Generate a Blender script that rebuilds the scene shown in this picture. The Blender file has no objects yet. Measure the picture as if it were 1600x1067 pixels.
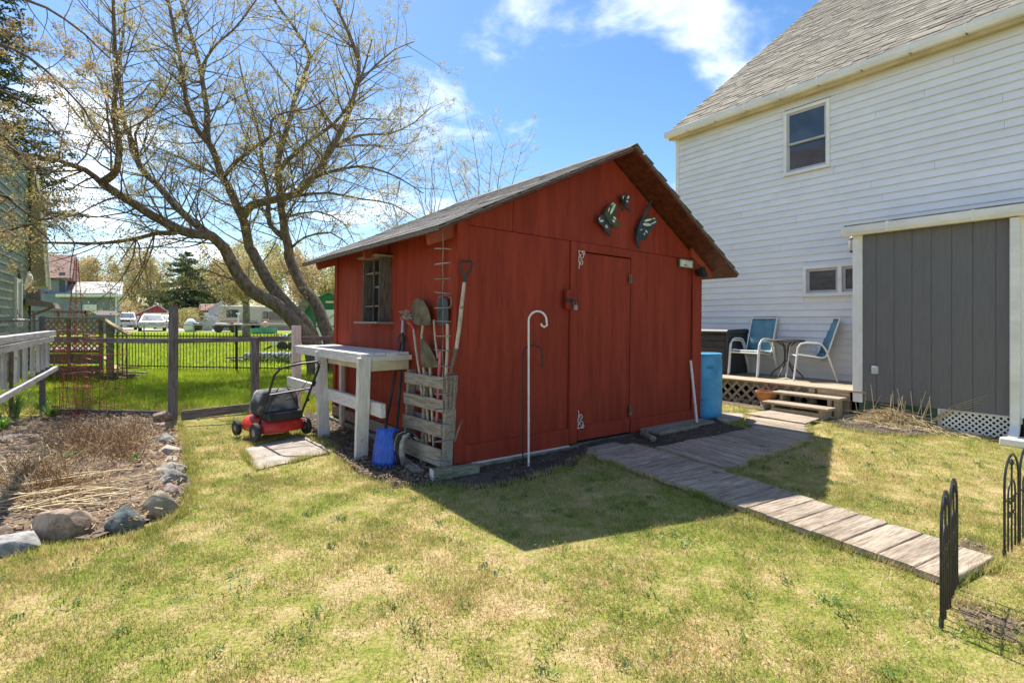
import bpy, math, random
import numpy as np
from mathutils import Vector, Matrix, Euler
R = math.radians
SC = bpy.context.scene
COL = SC.collection
# ------------------------------------------------------------------ camera
F = 821.0 / 1600.0
CH = 1.35
cd = bpy.data.cameras.new('camera')
cam = bpy.data.objects.new('camera', cd)
COL.objects.link(cam)
cam.location = (0, 0, CH)
cam.rotation_euler = (R(90), 0, 0)
cd.sensor_width = 36
cd.lens = 36 * F
cd.shift_y = -33.5 / 1600
cd.clip_start = 0.05
cd.clip_end = 3000
SC.camera = cam
# ------------------------------------------------------------------ world, sun, exposure
SUNV = Vector((-.312, .532, 1.0)).normalized()      # towards the sun
EL = math.asin(SUNV.z)
AZ = math.atan2(SUNV.x, SUNV.y)
w = bpy.data.worlds.new('World')
SC.world = w
w.use_nodes = True
nt = w.node_tree
nt.nodes.clear()
N = nt.nodes.new
L = nt.links.new
wo = N('ShaderNodeOutputWorld')
bg = N('ShaderNodeBackground')
bg.inputs['Strength'].default_value = 0.105
sky = N('ShaderNodeTexSky')
sky.sky_type = 'NISHITA'
sky.sun_disc = False
sky.sun_elevation = EL
sky.sun_rotation = AZ
sky.air_density = 1.0
sky.dust_density = 0.4
sky.ozone_density = 2.0
tc = N('ShaderNodeTexCoord')
sep = N('ShaderNodeSeparateXYZ')
L(tc.outputs['Generated'], sep.inputs[0])
def mth(op, a, b=None, clamp=False):
    n = N('ShaderNodeMath'); n.operation = op; n.use_clamp = clamp
    for i, v in enumerate((a, b)):
        if v is None: continue
        if isinstance(v, (int, float)): n.inputs[i].default_value = v
        else: L(v, n.inputs[i])
    return n.outputs[0]
zz = mth('ADD', mth('MAXIMUM', sep.outputs[2], 0.0), 0.16)
comb = N('ShaderNodeCombineXYZ')
L(mth('DIVIDE', sep.outputs[0], zz), comb.inputs[0])
L(mth('DIVIDE', sep.outputs[1], zz), comb.inputs[1])
comb.inputs[2].default_value = 15.2
n1 = N('ShaderNodeTexNoise'); n1.inputs['Scale'].default_value = 1.7; n1.inputs['Detail'].default_value = 9; n1.inputs['Roughness'].default_value = .56
n1.inputs['Distortion'].default_value = .25
L(comb.outputs[0], n1.inputs['Vector'])
# more cloud to the left (towards -x) and low on the horizon, less to the right
bias = mth('MULTIPLY', mth('ADD', sep.outputs[0], 0.10), -0.06)
bias2 = mth('MULTIPLY', mth('SUBTRACT', 0.30, sep.outputs[2]), 0.02)
cl = mth('ADD', mth('ADD', n1.outputs[0], bias), bias2)
mr = N('ShaderNodeMapRange'); mr.interpolation_type = 'SMOOTHSTEP'
mr.inputs[1].default_value = .52; mr.inputs[2].default_value = .70
L(cl, mr.inputs[0])
hs = N('ShaderNodeHueSaturation'); hs.inputs['Saturation'].default_value = 1.22; hs.inputs['Value'].default_value = 0.76
L(sky.outputs[0], hs.inputs['Color'])
mx = N('ShaderNodeMix'); mx.data_type = 'RGBA'
L(mth('MULTIPLY', mr.outputs[0], .64), mx.inputs['Factor'])
L(hs.outputs[0], mx.inputs['A'])
mx.inputs['B'].default_value = (8.0, 8.0, 8.2, 1)
L(mx.outputs['Result'], bg.inputs['Color'])
L(bg.outputs[0], wo.inputs[0])

sd = bpy.data.lights.new('sun', 'SUN')
sd.energy = 3.35
sd.angle = R(.5)
sd.color = (1.0, .95, .86)
sun = bpy.data.objects.new('sun', sd)
COL.objects.link(sun)
sun.location = (-20, 30, 60)
sun.rotation_euler = (-SUNV).to_track_quat('-Z', 'Y').to_euler()
SC.view_settings.view_transform = 'Standard'
SC.view_settings.look = 'None'
SC.view_settings.exposure = 1.28
SC.view_settings.gamma = 1
SC.view_settings.use_curve_mapping = False
SC.render.engine = 'CYCLES'

# ------------------------------------------------------------------ helpers
def terr(x, y):
    """gentle rise of the ground towards the back yards"""
    t = min(max((y - 11) / 30.0, 0), 1)
    return 0.45 * t * t * (3 - 2 * t)
def P(px, Y, z=0):
    return Vector(((px - 800) / 821.0 * Y, Y, z))
def G(px, py, z=0):
    d = (CH - z) * 821.0 / (py - 500.0)
    return Vector(((px - 800) / 821.0 * d, d, z))
def Z(py, d):
    return CH + (500.0 - py) / 821.0 * d

class MB:
    def __init__(s): s.v = []; s.f = []
    def add(s, vs, fs):
        o = len(s.v); s.v += [tuple(q) for q in vs]; s.f += [tuple(i + o for i in f) for f in fs]
    def box(s, c, size, rot=None, taper=None):
        hx, hy, hz = size[0] / 2, size[1] / 2, size[2] / 2
        vs = []
        for k in (-1, 1):
            for j in (-1, 1):
                for i in (-1, 1):
                    q = Vector((i * hx, j * hy, k * hz))
                    if taper and k == 1: q.x *= taper[0]; q.y *= taper[1]
                    if rot is not None: q = rot @ q
                    vs.append(q + Vector(c))
        s.add(vs, [(0, 2, 3, 1), (4, 5, 7, 6), (0, 1, 5, 4), (2, 6, 7, 3), (0, 4, 6, 2), (1, 3, 7, 5)])
        return s
    def bar(s, a, b, wd, th, up=(0, 0, 1)):
        """box from a to b, wd across, th along up"""
        a = Vector(a); b = Vector(b); d = b - a; ln = d.length; x = d.normalized(); up = Vector(up)
        y = up.cross(x)
        if y.length < 1e-4: y = Vector((0, 1, 0)).cross(x)
        y.normalize(); z = x.cross(y)
        m = Matrix((x, y, z)).transposed()
        return s.box((a + b) / 2, (ln, wd, th), m)
    def tube(s, pts, rad, n=6, cap=True, closed=False):
        pts = [Vector(p) for p in pts]
        if not hasattr(rad, '__len__'): rad = [rad] * len(pts)
        vs = []; fs = []; m = len(pts); ref = None
        for i, p in enumerate(pts):
            if closed: t = pts[(i + 1) % m] - pts[i - 1]
            else: t = pts[min(i + 1, m - 1)] - pts[max(i - 1, 0)]
            if t.length < 1e-9: t = Vector((0, 0, 1))
            t.normalize()
            if ref is None: ref = t.orthogonal().normalized()
            else:
                ref = ref - t * ref.dot(t)
                ref = ref.normalized() if ref.length > 1e-5 else t.orthogonal().normalized()
            bb = t.cross(ref)
            for k in range(n):
                a = 2 * math.pi * k / n
                vs.append(p + (ref * math.cos(a) + bb * math.sin(a)) * rad[i])
        for i in range(m if closed else m - 1):
            i2 = (i + 1) % m
            for k in range(n):
                fs.append((i * n + k, i * n + (k + 1) % n, i2 * n + (k + 1) % n, i2 * n + k))
        if cap and not closed:
            fs.append(tuple(range(n - 1, -1, -1))); fs.append(tuple(range((m - 1) * n, m * n)))
        s.add(vs, fs); return s
    def lathe(s, prof, n=24, c=(0, 0, 0), sx=1, sy=1):
        c = Vector(c); vs = []; fs = []
        for r, z in prof:
            for k in range(n):
                a = 2 * math.pi * k / n
                vs.append(c + Vector((r * math.cos(a) * sx, r * math.sin(a) * sy, z)))
        for i in range(len(prof) - 1):
            for k in range(n):
                fs.append((i * n + k, i * n + (k + 1) % n, (i + 1) * n + (k + 1) % n, (i + 1) * n + k))
        fs.append(tuple(range(n - 1, -1, -1))); fs.append(tuple(range((len(prof) - 1) * n, len(prof) * n)))
        s.add(vs, fs); return s
    def prism(s, poly, a, b, fn):
        """poly: 2-D outline; fn(u, v, w) -> 3-D; extruded w from a to b"""
        n = len(poly)
        vs = [fn(u, v, a) for u, v in poly] + [fn(u, v, b) for u, v in poly]
        fs = [tuple(range(n - 1, -1, -1)), tuple(range(n, 2 * n))]
        for i in range(n): fs.append((i, (i + 1) % n, n + (i + 1) % n, n + i))
        s.add(vs, fs); return s
    def shear(s, Y, k): s.v = [(x + k * (y - Y), y, z) for x, y, z in s.v]; return s
    def xf(s, m):
        s.v = [tuple(m @ Vector(q)) for q in s.v]; return s
    def build(s, name, mat, parent=None, smooth=False, bev=0, world=False):
        me = bpy.data.meshes.new(name)
        v = s.v
        if world and parent is not None and parent.get('plan_skew'): Y_, k_ = parent['plan_skew']; v = [(x + k_ * (y - Y_), y, z) for x, y, z in v]
        if world and parent is not None:
            inv = wm(parent).inverted(); v = [tuple(inv @ Vector(q)) for q in v]
        me.from_pydata(v, [], s.f); me.update()
        if mat is not None: me.materials.append(mat)
        if smooth:
            me.polygons.foreach_set('use_smooth', [True] * len(me.polygons))
            if smooth == 'auto':
                try: me.set_sharp_from_angle(angle=R(38))
                except Exception: pass
        o = bpy.data.objects.new(name, me); COL.objects.link(o)
        if parent is not None: o.parent = parent
        if bev:
            b = o.modifiers.new('bevel', 'BEVEL'); b.width = bev; b.segments = 2; b.limit_method = 'ANGLE'; b.angle_limit = R(40)
        return o
def wm(o):
    m = o.matrix_basis.copy()
    if o.parent: m = wm(o.parent) @ m
    return m
def tag(o, label=None, cat=None, group=None, kind=None):
    if label: o['label'] = label
    if cat: o['category'] = cat
    if group: o['group'] = group
    if kind: o['kind'] = kind
    return o
def thing(name, label, cat, loc=(0, 0, 0), rz=0, group=None, rot=None):
    o = bpy.data.objects.new(name, None); COL.objects.link(o)
    o.empty_display_size = .1
    o.location = loc
    o.rotation_euler = rot if rot else (0, 0, rz)
    return tag(o, label, cat, group)
def struct(o): o['kind'] = 'structure'; return o
_shared = {}
def piece(name, size, mat, M, parent, bev=.002, seed=None, key=None):
    """one box-like piece (board, slat, shingle) with its own local frame, long axis X; alike pieces share mesh data"""
    k = (name, tuple(round(q, 3) for q in size), mat.name, key)
    me = _shared.get(k)
    if me is None:
        b = MB().box((0, 0, 0), size); me = bpy.data.meshes.new(name)
        hx, hy, hz = [q / 2 for q in size]; c = min(bev, hx * .4, hy * .4, hz * .4)
        if c > 0:
            vs = []; fs = []
            for sx in (-1, 1):
                for yy, z2 in ((-hy + c, -hz), (hy - c, -hz), (hy, -hz + c), (hy, hz - c), (hy - c, hz), (-hy + c, hz), (-hy, hz - c), (-hy, -hz + c)):
                    vs.append((sx * hx, yy, z2))
            fs.append(tuple(range(7, -1, -1))); fs.append(tuple(range(8, 16)))
            for i in range(8): fs.append((i, (i + 1) % 8, 8 + (i + 1) % 8, 8 + i))
            me.from_pydata(vs, [], fs)
        else: me.from_pydata(b.v, [], b.f)
        me.update(); me.materials.append(mat); _shared[k] = me
    o = bpy.data.objects.new(name, me); COL.objects.link(o)
    if parent is not None: o.parent = parent
    o.matrix_basis = M
    return o
def frame(a, b, up=(0, 0, 1), world_parent=None):
    """matrix whose X runs a->b, centred between them, Z near up; returns (matrix, length)"""
    a = Vector(a); b = Vector(b); d = b - a; x = d.normalized(); up = Vector(up)
    y = up.cross(x)
    if y.length < 1e-4: y = Vector((0, 1, 0)).cross(x)
    y.normalize(); z = x.cross(y)
    m = Matrix((x, y, z)).transposed().to_4x4(); m.translation = (a + b) / 2
    if world_parent is not None: m = wm(world_parent).inverted() @ m
    return m, d.length
def plank(name, a, b, wd, th, mat, parent, up=(0, 0, 1), bev=.002, world=False):
    m, ln = frame(a, b, up, parent if world else None)
    return piece(name, (ln, wd, th), mat, m, parent, bev)

# ------------------------------------------------------------------ materials
def nodes(m):
    m.use_nodes = True; t = m.node_tree; t.nodes.clear()
    o = t.nodes.new('ShaderNodeOutputMaterial'); b = t.nodes.new('ShaderNodeBsdfPrincipled')
    t.links.new(b.outputs[0], o.inputs[0]); return t, b, o
def mk(name, col, col2=None, rough=.6, vs=3., var=.18, bump=.0, bs=60., stretch=(1, 1, 1), metal=0, spec=.5, orand=.0, speck=None, speck_s=25., speck_t=.62, fine=.0, fine_s=120., coords='Object', trans=0, thresh=(.35, .65), dist=0., streak=None):
    m = bpy.data.materials.new(name); t, b, o = nodes(m); n = t.nodes.new; l = t.links.new
    tc = n('ShaderNodeTexCoord'); mp = n('ShaderNodeMapping'); mp.inputs['Scale'].default_value = stretch
    if coords == 'World':
        g = n('ShaderNodeNewGeometry'); src = g.outputs['Position']
    else: src = tc.outputs[coords]
    oi = n('ShaderNodeObjectInfo')
    vm = n('ShaderNodeVectorMath'); vm.operation = 'ADD'
    if coords == 'Object':
        mu = n('ShaderNodeMath'); mu.operation = 'MULTIPLY'; mu.inputs[1].default_value = 37.
        l(oi.outputs['Random'], mu.inputs[0]); l(mu.outputs[0], vm.inputs[1])
    l(src, vm.inputs[0]); l(vm.outputs[0], mp.inputs['Vector'])
    nz = n('ShaderNodeTexNoise'); nz.inputs['Scale'].default_value = vs; nz.inputs['Detail'].default_value = 6; nz.inputs['Roughness'].default_value = .6
    nz.inputs['Distortion'].default_value = dist
    l(mp.outputs[0], nz.inputs['Vector'])
    mr = n('ShaderNodeMapRange'); mr.inputs[1].default_value = thresh[0]; mr.inputs[2].default_value = thresh[1]; l(nz.outputs[0], mr.inputs[0])
    mx = n('ShaderNodeMix'); mx.data_type = 'RGBA'; l(mr.outputs[0], mx.inputs['Factor'])
    ca = [c * (1 - var) for c in col]; cb = [min(c * (1 + var), .95) for c in (col2 or col)]
    mx.inputs['A'].default_value = (*ca, 1); mx.inputs['B'].default_value = (*cb, 1)
    out = mx.outputs['Result']
    if fine:
        nf = n('ShaderNodeTexNoise'); nf.inputs['Scale'].default_value = fine_s; nf.inputs['Detail'].default_value = 3; l(mp.outputs[0], nf.inputs['Vector'])
        mf = n('ShaderNodeMapRange'); mf.inputs[1].default_value = .3; mf.inputs[2].default_value = .7; mf.inputs[3].default_value = 1 - fine; mf.inputs[4].default_value = 1 + fine
        l(nf.outputs[0], mf.inputs[0])
        m2 = n('ShaderNodeVectorMath'); m2.operation = 'SCALE'; l(out, m2.inputs[0]); l(mf.outputs[0], m2.inputs['Scale']); out = m2.outputs[0]
    if orand:
        mf = n('ShaderNodeMapRange'); mf.inputs[3].default_value = 1 - orand; mf.inputs[4].default_value = 1 + orand; l(oi.outputs['Random'], mf.inputs[0])
        m2 = n('ShaderNodeVectorMath'); m2.operation = 'SCALE'; l(out, m2.inputs[0]); l(mf.outputs[0], m2.inputs['Scale']); out = m2.outputs[0]
    for sc, scs, sct, sst in ((speck, speck_s, speck_t, None), (streak and streak[0], streak and streak[1], streak and streak[2], streak and streak[3])):
        if not sc: continue
        ns = n('ShaderNodeTexNoise'); ns.inputs['Scale'].default_value = scs; ns.inputs['Detail'].default_value = 5; ns.inputs['Roughness'].default_value = .65
        if sst:
            m3 = n('ShaderNodeMapping'); m3.inputs['Scale'].default_value = sst; l(vm.outputs[0], m3.inputs['Vector']); l(m3.outputs[0], ns.inputs['Vector'])
        else: l(vm.outputs[0], ns.inputs['Vector'])
        ms = n('ShaderNodeMapRange'); ms.inputs[1].default_value = sct; ms.inputs[2].default_value = sct + .06; l(ns.outputs[0], ms.inputs[0])
        m4 = n('ShaderNodeMix'); m4.data_type = 'RGBA'; l(ms.outputs[0], m4.inputs['Factor']); l(out, m4.inputs['A']); m4.inputs['B'].default_value = (*sc, 1); out = m4.outputs['Result']
    l(out, b.inputs['Base Color'])
    b.inputs['Roughness'].default_value = rough; b.inputs['Metallic'].default_value = metal
    b.inputs['Specular IOR Level'].default_value = spec
    if bump:
        nb = n('ShaderNodeTexNoise'); nb.inputs['Scale'].default_value = bs; nb.inputs['Detail'].default_value = 5; l(mp.outputs[0], nb.inputs['Vector'])
        bp = n('ShaderNodeBump'); bp.inputs['Strength'].default_value = min(bump, 1); bp.inputs['Distance'].default_value = .01 * max(bump, 1); l(nb.outputs[0], bp.inputs['Height']); l(bp.outputs[0], b.inputs['Normal'])
    if trans:
        tr = n('ShaderNodeBsdfTranslucent'); l(out, tr.inputs[0]); ms = n('ShaderNodeMixShader'); ms.inputs[0].default_value = trans
        l(b.outputs[0], ms.inputs[1]); l(tr.outputs[0], ms.inputs[2]); l(ms.outputs[0], o.inputs[0])
    return m
GR = (1, 14, 14)      # grain along local X
red = mk('red_paint', (.275, .038, .020), (.31, .046, .025), .6, spec=.18, vs=1.6, var=.12, bump=.25, bs=9, stretch=(6, 6, .7), fine=.10, fine_s=14, speck=(.095, .026, .02), speck_s=17, speck_t=.72, streak=((.20, .034, .02), 5, .66, (3, 3, .35)))
red_side = red
redr = mk('red_rafter_paint', (.30, .045, .02), (.32, .07, .03), .6, vs=5, var=.12, bump=.3, bs=40)
osb = mk('stained_underside_wood', (.075, .018, .010), (.13, .034, .014), .6, vs=14, var=.25, bump=.4, bs=60, fine=.2)
shin = mk('shed_shingles', (.17, .16, .15), (.27, .25, .23), .95, vs=6, var=.15, bump=.8, bs=250, fine=.25, fine_s=180, orand=.22)
hshin = mk('house_shingles', (.20, .178, .142), (.27, .242, .195), .95, vs=5, var=.12, bump=.8, bs=200, fine=.22, fine_s=150, orand=.20)
grayw = mk('weathered_grey_wood', (.20, .165, .13), (.34, .29, .235), .85, vs=5, var=.15, bump=.6, bs=14, stretch=GR, fine=.22, fine_s=18, orand=.18, speck=(.09, .07, .055), speck_s=9, speck_t=.66)
pathw = mk('path_plank_wood', (.28, .215, .155), (.46, .37, .28), .85, vs=3.5, var=.14, bump=.9, bs=9, stretch=(1, 9, 9), fine=.20, fine_s=13, orand=.15, speck=(.12, .095, .07), speck_s=6, speck_t=.64, streak=((.13, .10, .075), 4, .60, (1, 22, 22)))
palw = mk('pallet_wood', (.24, .195, .15), (.38, .32, .255), .85, vs=5, var=.15, bump=.5, bs=16, stretch=GR, fine=.2, fine_s=18, orand=.15, speck=(.12, .09, .065), speck_s=12, speck_t=.66)
fencew = mk('old_fence_wood', (.13, .105, .10), (.24, .20, .19), .9, vs=5, var=.2, bump=.7, bs=16, stretch=GR, fine=.25, fine_s=18, orand=.15)
deckw = mk('deck_wood', (.33, .25, .17), (.47, .38, .27), .8, vs=4, var=.15, bump=.4, bs=14, stretch=GR, fine=.15, fine_s=18, orand=.12)
tanw = mk('tan_lattice_wood', (.42, .31, .17), (.52, .40, .24), .8, vs=4, var=.15, bump=.3, bs=14, stretch=GR, orand=.12)
greenw = mk('mossy_timber', (.16, .155, .10), (.27, .26, .18), .9, vs=5, var=.2, bump=.6, bs=20, stretch=(1, 8, 8), fine=.2, fine_s=20)
whitep = mk('worn_white_paint', (.62, .59, .56), (.74, .71, .69), .65, vs=6, var=.07, bump=.4, bs=16, stretch=(1, 6, 6), speck=(.33, .28, .24), speck_s=16, speck_t=.665, fine=.06, fine_s=30, orand=.05)
cream = mk('cream_board', (.55, .47, .30), (.66, .58, .40), .7, vs=4, var=.1, bump=.3, bs=20)
siding = mk('white_vinyl_siding', (.78, .78, .79), (.82, .82, .83), .42, vs=2, var=.025, bump=.06, bs=50, orand=.02)
trimw = mk('white_trim', (.78, .77, .74), (.84, .83, .80), .5, vs=3, var=.04, bump=.1, bs=30, fine=.03, fine_s=20)
gutw = mk('gutter_white', (.76, .75, .70), (.82, .81, .77), .4, vs=2, var=.06, stretch=(1, 3, 3))
soff = mk('soffit_tan', (.50, .40, .22), (.58, .48, .30), .6, vs=2, var=.12)
grayp = mk('grey_panel_paint', (.160, .157, .160), (.174, .171, .174), .75, spec=.25, vs=4, var=.03, bump=.25, bs=12, stretch=(9, 9, .8), fine=.035, fine_s=16)
glass = mk('window_glass', (.030, .036, .045), (.055, .065, .08), .04, vs=1.3, var=.2, spec=.9, dist=1.)
curt = mk('window_curtain', (.16, .17, .19), (.24, .25, .27), .8, vs=2, var=.2, stretch=(12, 12, 1))
sash = mk('sash_grey', (.42, .42, .43), (.50, .50, .51), .5, vs=3, var=.05)
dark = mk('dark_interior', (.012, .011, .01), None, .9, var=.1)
blackp = mk('black_metal', (.012, .012, .013), (.025, .024, .024), .45, vs=20, var=.2, bump=.1, bs=120)
blackpl = mk('black_plastic', (.02, .02, .022), (.035, .035, .037), .5, vs=8, var=.2)
boxpl = mk('dark_resin', (.035, .037, .042), (.05, .052, .057), .55, vs=4, var=.12)
rubber = mk('tyre_rubber', (.03, .028, .026), (.06, .055, .05), .85, vs=20, var=.2, bump=.4, bs=90)
whitem = mk('white_metal', (.76, .74, .70), (.82, .80, .77), .45, vs=12, var=.05, speck=(.38, .22, .12), speck_s=18, speck_t=.72)
blue = mk('blue_drum_plastic', (.045, .28, .52), (.075, .36, .60), .5, vs=3, var=.10, bump=.15, bs=20, fine=.07, fine_s=30, speck=(.17, .34, .46), speck_s=9, speck_t=.63)
blues = mk('blue_shovel_plastic', (.012, .065, .42), (.03, .11, .52), .4, vs=5, var=.15, stretch=(10, 10, .6), speck=(.20, .30, .62), speck_s=30, speck_t=.68)
greyst = mk('worn_grey_metal', (.26, .26, .27), (.38, .38, .40), .4, vs=8, var=.15, metal=.5, bump=.2, bs=40)
rust = mk('rusty_steel', (.13, .09, .06), (.24, .16, .10), .75, vs=9, var=.25, metal=.2, bump=.4, bs=60)
ash = mk('ash_handle', (.42, .34, .24), (.58, .49, .37), .7, vs=6, var=.15, stretch=(6, 6, 1.2), bump=.3, bs=25, speck=(.20, .15, .10), speck_s=22, speck_t=.6)
pink = mk('pink_handle', (.62, .12, .14), (.70, .20, .20), .6, vs=6, var=.1, stretch=(4, 4, 1))
teal = mk('teal_sling_fabric', (.10, .24, .30), (.15, .31, .37), .8, vs=3, var=.12, bump=.5, bs=300, fine=.12, fine_s=200)
bronze = mk('bronze_metal', (.10, .085, .07), (.16, .13, .10), .45, vs=6, var=.15, metal=.3)
terra = mk('terracotta', (.42, .15, .06), (.52, .21, .09), .8, vs=8, var=.12)
mred = mk('mower_red', (.50, .025, .02), (.60, .04, .03), .35, vs=8, var=.12, speck=(.22, .05, .03), speck_s=20, speck_t=.66)
bagm = mk('grass_bag', (.06, .06, .065), (.36, .36, .36), .85, vs=5, var=.2, bump=.5, bs=70, thresh=(.45, .7))
conc = mk('concrete_slab', (.30, .25, .205), (.42, .36, .30), .9, vs=5, var=.12, bump=.5, bs=70, fine=.15, fine_s=60, speck=(.20, .16, .12), speck_s=8, speck_t=.6)
wire = mk('red_wire', (.36, .055, .045), (.45, .10, .08), .5, vs=30, var=.2, metal=.3)
galv = mk('galvanised_wire', (.20, .20, .20), (.32, .32, .32), .5, vs=9, var=.15, metal=.5)
bark = mk('tree_bark', (.12, .088, .06), (.25, .19, .135), .95, vs=5, var=.15, bump=1.6, bs=16, stretch=(3, 3, 1), fine=.25, fine_s=30, speck=(.20, .20, .10), speck_s=5, speck_t=.60)
bark2 = mk('far_bark', (.17, .135, .10), (.27, .22, .165), .95, vs=5, var=.15)
leafy = mk('young_leaves', (.46, .39, .14), (.58, .48, .18), .6, vs=1.1, var=.2, trans=.45, coords='World', fine=.3, fine_s=3)
leaft = mk('tan_leaves', (.42, .32, .15), (.56, .43, .21), .7, vs=.8, var=.2, trans=.4, coords='World', fine=.3, fine_s=3)
leafg = mk('pale_green_leaves', (.42, .42, .13), (.52, .46, .17), .7, vs=.8, var=.2, trans=.4, coords='World', fine=.3, fine_s=3)
needle = mk('spruce_needles', (.035, .06, .025), (.10, .12, .04), .8, vs=.9, var=.2, trans=.15, coords='World', fine=.3, fine_s=4)
needl2 = mk('far_spruce_needles', (.06, .10, .04), (.13, .17, .06), .8, vs=.9, var=.2, trans=.2, coords='World', fine=.3, fine_s=4)
soil = mk('garden_soil', (.095, .062, .042), (.19, .135, .095), .95, vs=4, var=.2, bump=1.5, bs=40, fine=.35, fine_s=50, coords='World', speck=(.34, .26, .17), speck_s=28, speck_t=.67)
soild = mk('dark_soil', (.045, .033, .027), (.095, .07, .055), .95, vs=6, var=.2, bump=1.5, bs=45, fine=.35, fine_s=60, coords='World')
mulchm = mk('wood_mulch_chips', (.11, .075, .05), (.30, .21, .14), .9, vs=35, var=.2, coords='World')
straw = mk('straw_stems', (.56, .44, .25), (.70, .57, .35), .75, vs=25, var=.15, trans=.1, coords='World')
strawb = mk('rusty_dead_fronds', (.23, .125, .06), (.40, .25, .12), .85, vs=16, var=.2, trans=.1, coords='World')
gravel = mk('gravel_drive', (.36, .31, .25), (.46, .41, .34), .95, vs=2, var=.12, coords='World', fine=.15, fine_s=20)
greenl = mk('lily_leaves', (.13, .28, .03), (.22, .38, .06), .5, vs=5, var=.15, trans=.4, coords='World')
carw = mk('white_car_paint', (.70, .70, .70), (.76, .76, .76), .2, vs=2, var=.02, spec=.7)
chrome = mk('car_dark_trim', (.05, .05, .055), None, .3, var=.1, metal=.4)
lampg = mk('headlamp_lens', (.55, .55, .55), None, .15, var=.05, spec=.8)
windsc = mk('windscreen', (.16, .18, .20), (.30, .33, .35), .08, vs=1, var=.1, spec=.9)
rvm = mk('trailer_cream', (.52, .46, .38), (.58, .52, .44), .5, vs=1, var=.04)
rvb = mk('trailer_brown_band', (.33, .24, .17), (.38, .28, .2), .5, vs=1, var=.06)
gbarn = mk('green_barn_paint', (.012, .13, .065), (.018, .17, .085), .6, vs=3, var=.1)
bhouse = mk('blue_grey_siding', (.19, .215, .265), (.23, .255, .305), .6, vs=2, var=.05)
wroof = mk('pale_roof', (.42, .41, .38), (.52, .50, .47), .8, vs=3, var=.08, fine=.1, fine_s=8)
rroof = mk('russet_roof', (.24, .13, .11), (.30, .17, .14), .9, vs=3, var=.12, fine=.15, fine_s=8)
sage = mk('sage_siding', (.16, .19, .12), (.20, .23, .15), .6, vs=3, var=.08)
tanp = mk('tan_soffit_board', (.34, .30, .17), (.42, .37, .22), .7, vs=3, var=.1, fine=.1, fine_s=10)
garr = mk('garage_red', (.26, .035, .03), (.31, .05, .04), .6, vs=3, var=.1)
# ------------------------------------------------------------------ ground
from mathutils.geometry import delaunay_2d_cdt
from mathutils import noise as mnoise
def lawn_nodes(t, blade):
    n = t.nodes.new; l = t.links.new
    g = n('ShaderNodeNewGeometry'); pos = g.outputs['Position']
    def nz(sc, det, off=0., rough=.6, dist=0.):
        a = n('ShaderNodeTexNoise'); a.inputs['Scale'].default_value = sc; a.inputs['Detail'].default_value = det; a.inputs['Roughness'].default_value = rough; a.inputs['Distortion'].default_value = dist
        v = n('ShaderNodeVectorMath'); v.operation = 'MULTIPLY_ADD'; v.inputs[1].default_value = (1, 1, 0); v.inputs[2].default_value = (off, off, 0); l(pos, v.inputs[0]); l(v.outputs[0], a.inputs['Vector'])
        return a.outputs[0]
    def m(op, a, b, c=False):
        k = n('ShaderNodeMath'); k.operation = op; k.use_clamp = c
        for i, v in enumerate((a, b)):
            if isinstance(v, (int, float)): k.inputs[i].default_value = v
            else: l(v, k.inputs[i])
        return k.outputs[0]
    def rng(v, a, b, c=0., d=1.):
        k = n('ShaderNodeMapRange'); k.inputs[1].default_value = a; k.inputs[2].default_value = b; k.inputs[3].default_value = c; k.inputs[4].default_value = d; l(v, k.inputs[0]); return k.outputs[0]
    big = nz(.55, 3, 3.); mid = nz(3.6, 6, 11., dist=.5); fin = nz(10., 8, 5., .82)
    s = m('ADD', m('ADD', m('MULTIPLY', big, .42), m('MULTIPLY', mid, .60)), m('MULTIPLY', fin, .93))
    sp = n('ShaderNodeSeparateXYZ'); l(pos, sp.inputs[0])
    # watered, longer grass beyond the garden fence
    back = m('MULTIPLY', rng(sp.outputs[1], 7.4, 8.6), rng(sp.outputs[0], -1.5, -2.6))
    s = m('SUBTRACT', s, m('MULTIPLY', back, .30))
    if blade:
        at = n('ShaderNodeAttribute'); at.attribute_name = 'rnd'; s = m('ADD', s, m('MULTIPLY', m('SUBTRACT', at.outputs['Fac'], .5), .52))
    f = rng(s, .73, 1.10)
    cr = n('ShaderNodeValToRGB'); e = cr.color_ramp
    e.elements[0].position = 0; e.elements[0].color = (.14, .19, .03, 1)
    e.elements[1].position = 1; e.elements[1].color = (.60, .455, .235, 1)
    for p, c in ((.25, (.23, .27, .05)), (.5, (.33, .325, .075)), (.75, (.45, .375, .14))):
        k = e.elements.new(p); k.color = (*c, 1)
    l(f, cr.inputs[0])
    out = cr.outputs[0]
    mx = n('ShaderNodeMix'); mx.data_type = 'RGBA'; mx.blend_type = 'MULTIPLY'; l(m('MULTIPLY', back, .55), mx.inputs['Factor']); l(out, mx.inputs['A']); mx.inputs['B'].default_value = (2.6, 2.5, .75, 1)
    out = mx.outputs['Result']
    v = n('ShaderNodeVectorMath'); v.operation = 'SCALE'; l(out, v.inputs[0])
    if blade: l(rng(at.outputs['Fac'], 0, 1, 1.75, .80), v.inputs['Scale'])
    else: l(rng(nz(60., 3, 2.), .3, .7, .60, 1.05), v.inputs['Scale'])
    return v.outputs[0], nz
lawn = bpy.data.materials.new('lawn'); t, b, o = nodes(lawn)
c, nzf = lawn_nodes(t, False); t.links.new(c, b.inputs['Base Color']); b.inputs['Roughness'].default_value = .95; b.inputs['Specular IOR Level'].default_value = .1
bp = t.nodes.new('ShaderNodeBump'); bp.inputs['Strength'].default_value = 1; bp.inputs['Distance'].default_value = .02; t.links.new(nzf(45., 4, 1.), bp.inputs['Height']); t.links.new(bp.outputs[0], b.inputs['Normal'])
blade = bpy.data.materials.new('grass_blades'); t, b, o = nodes(blade)
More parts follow.
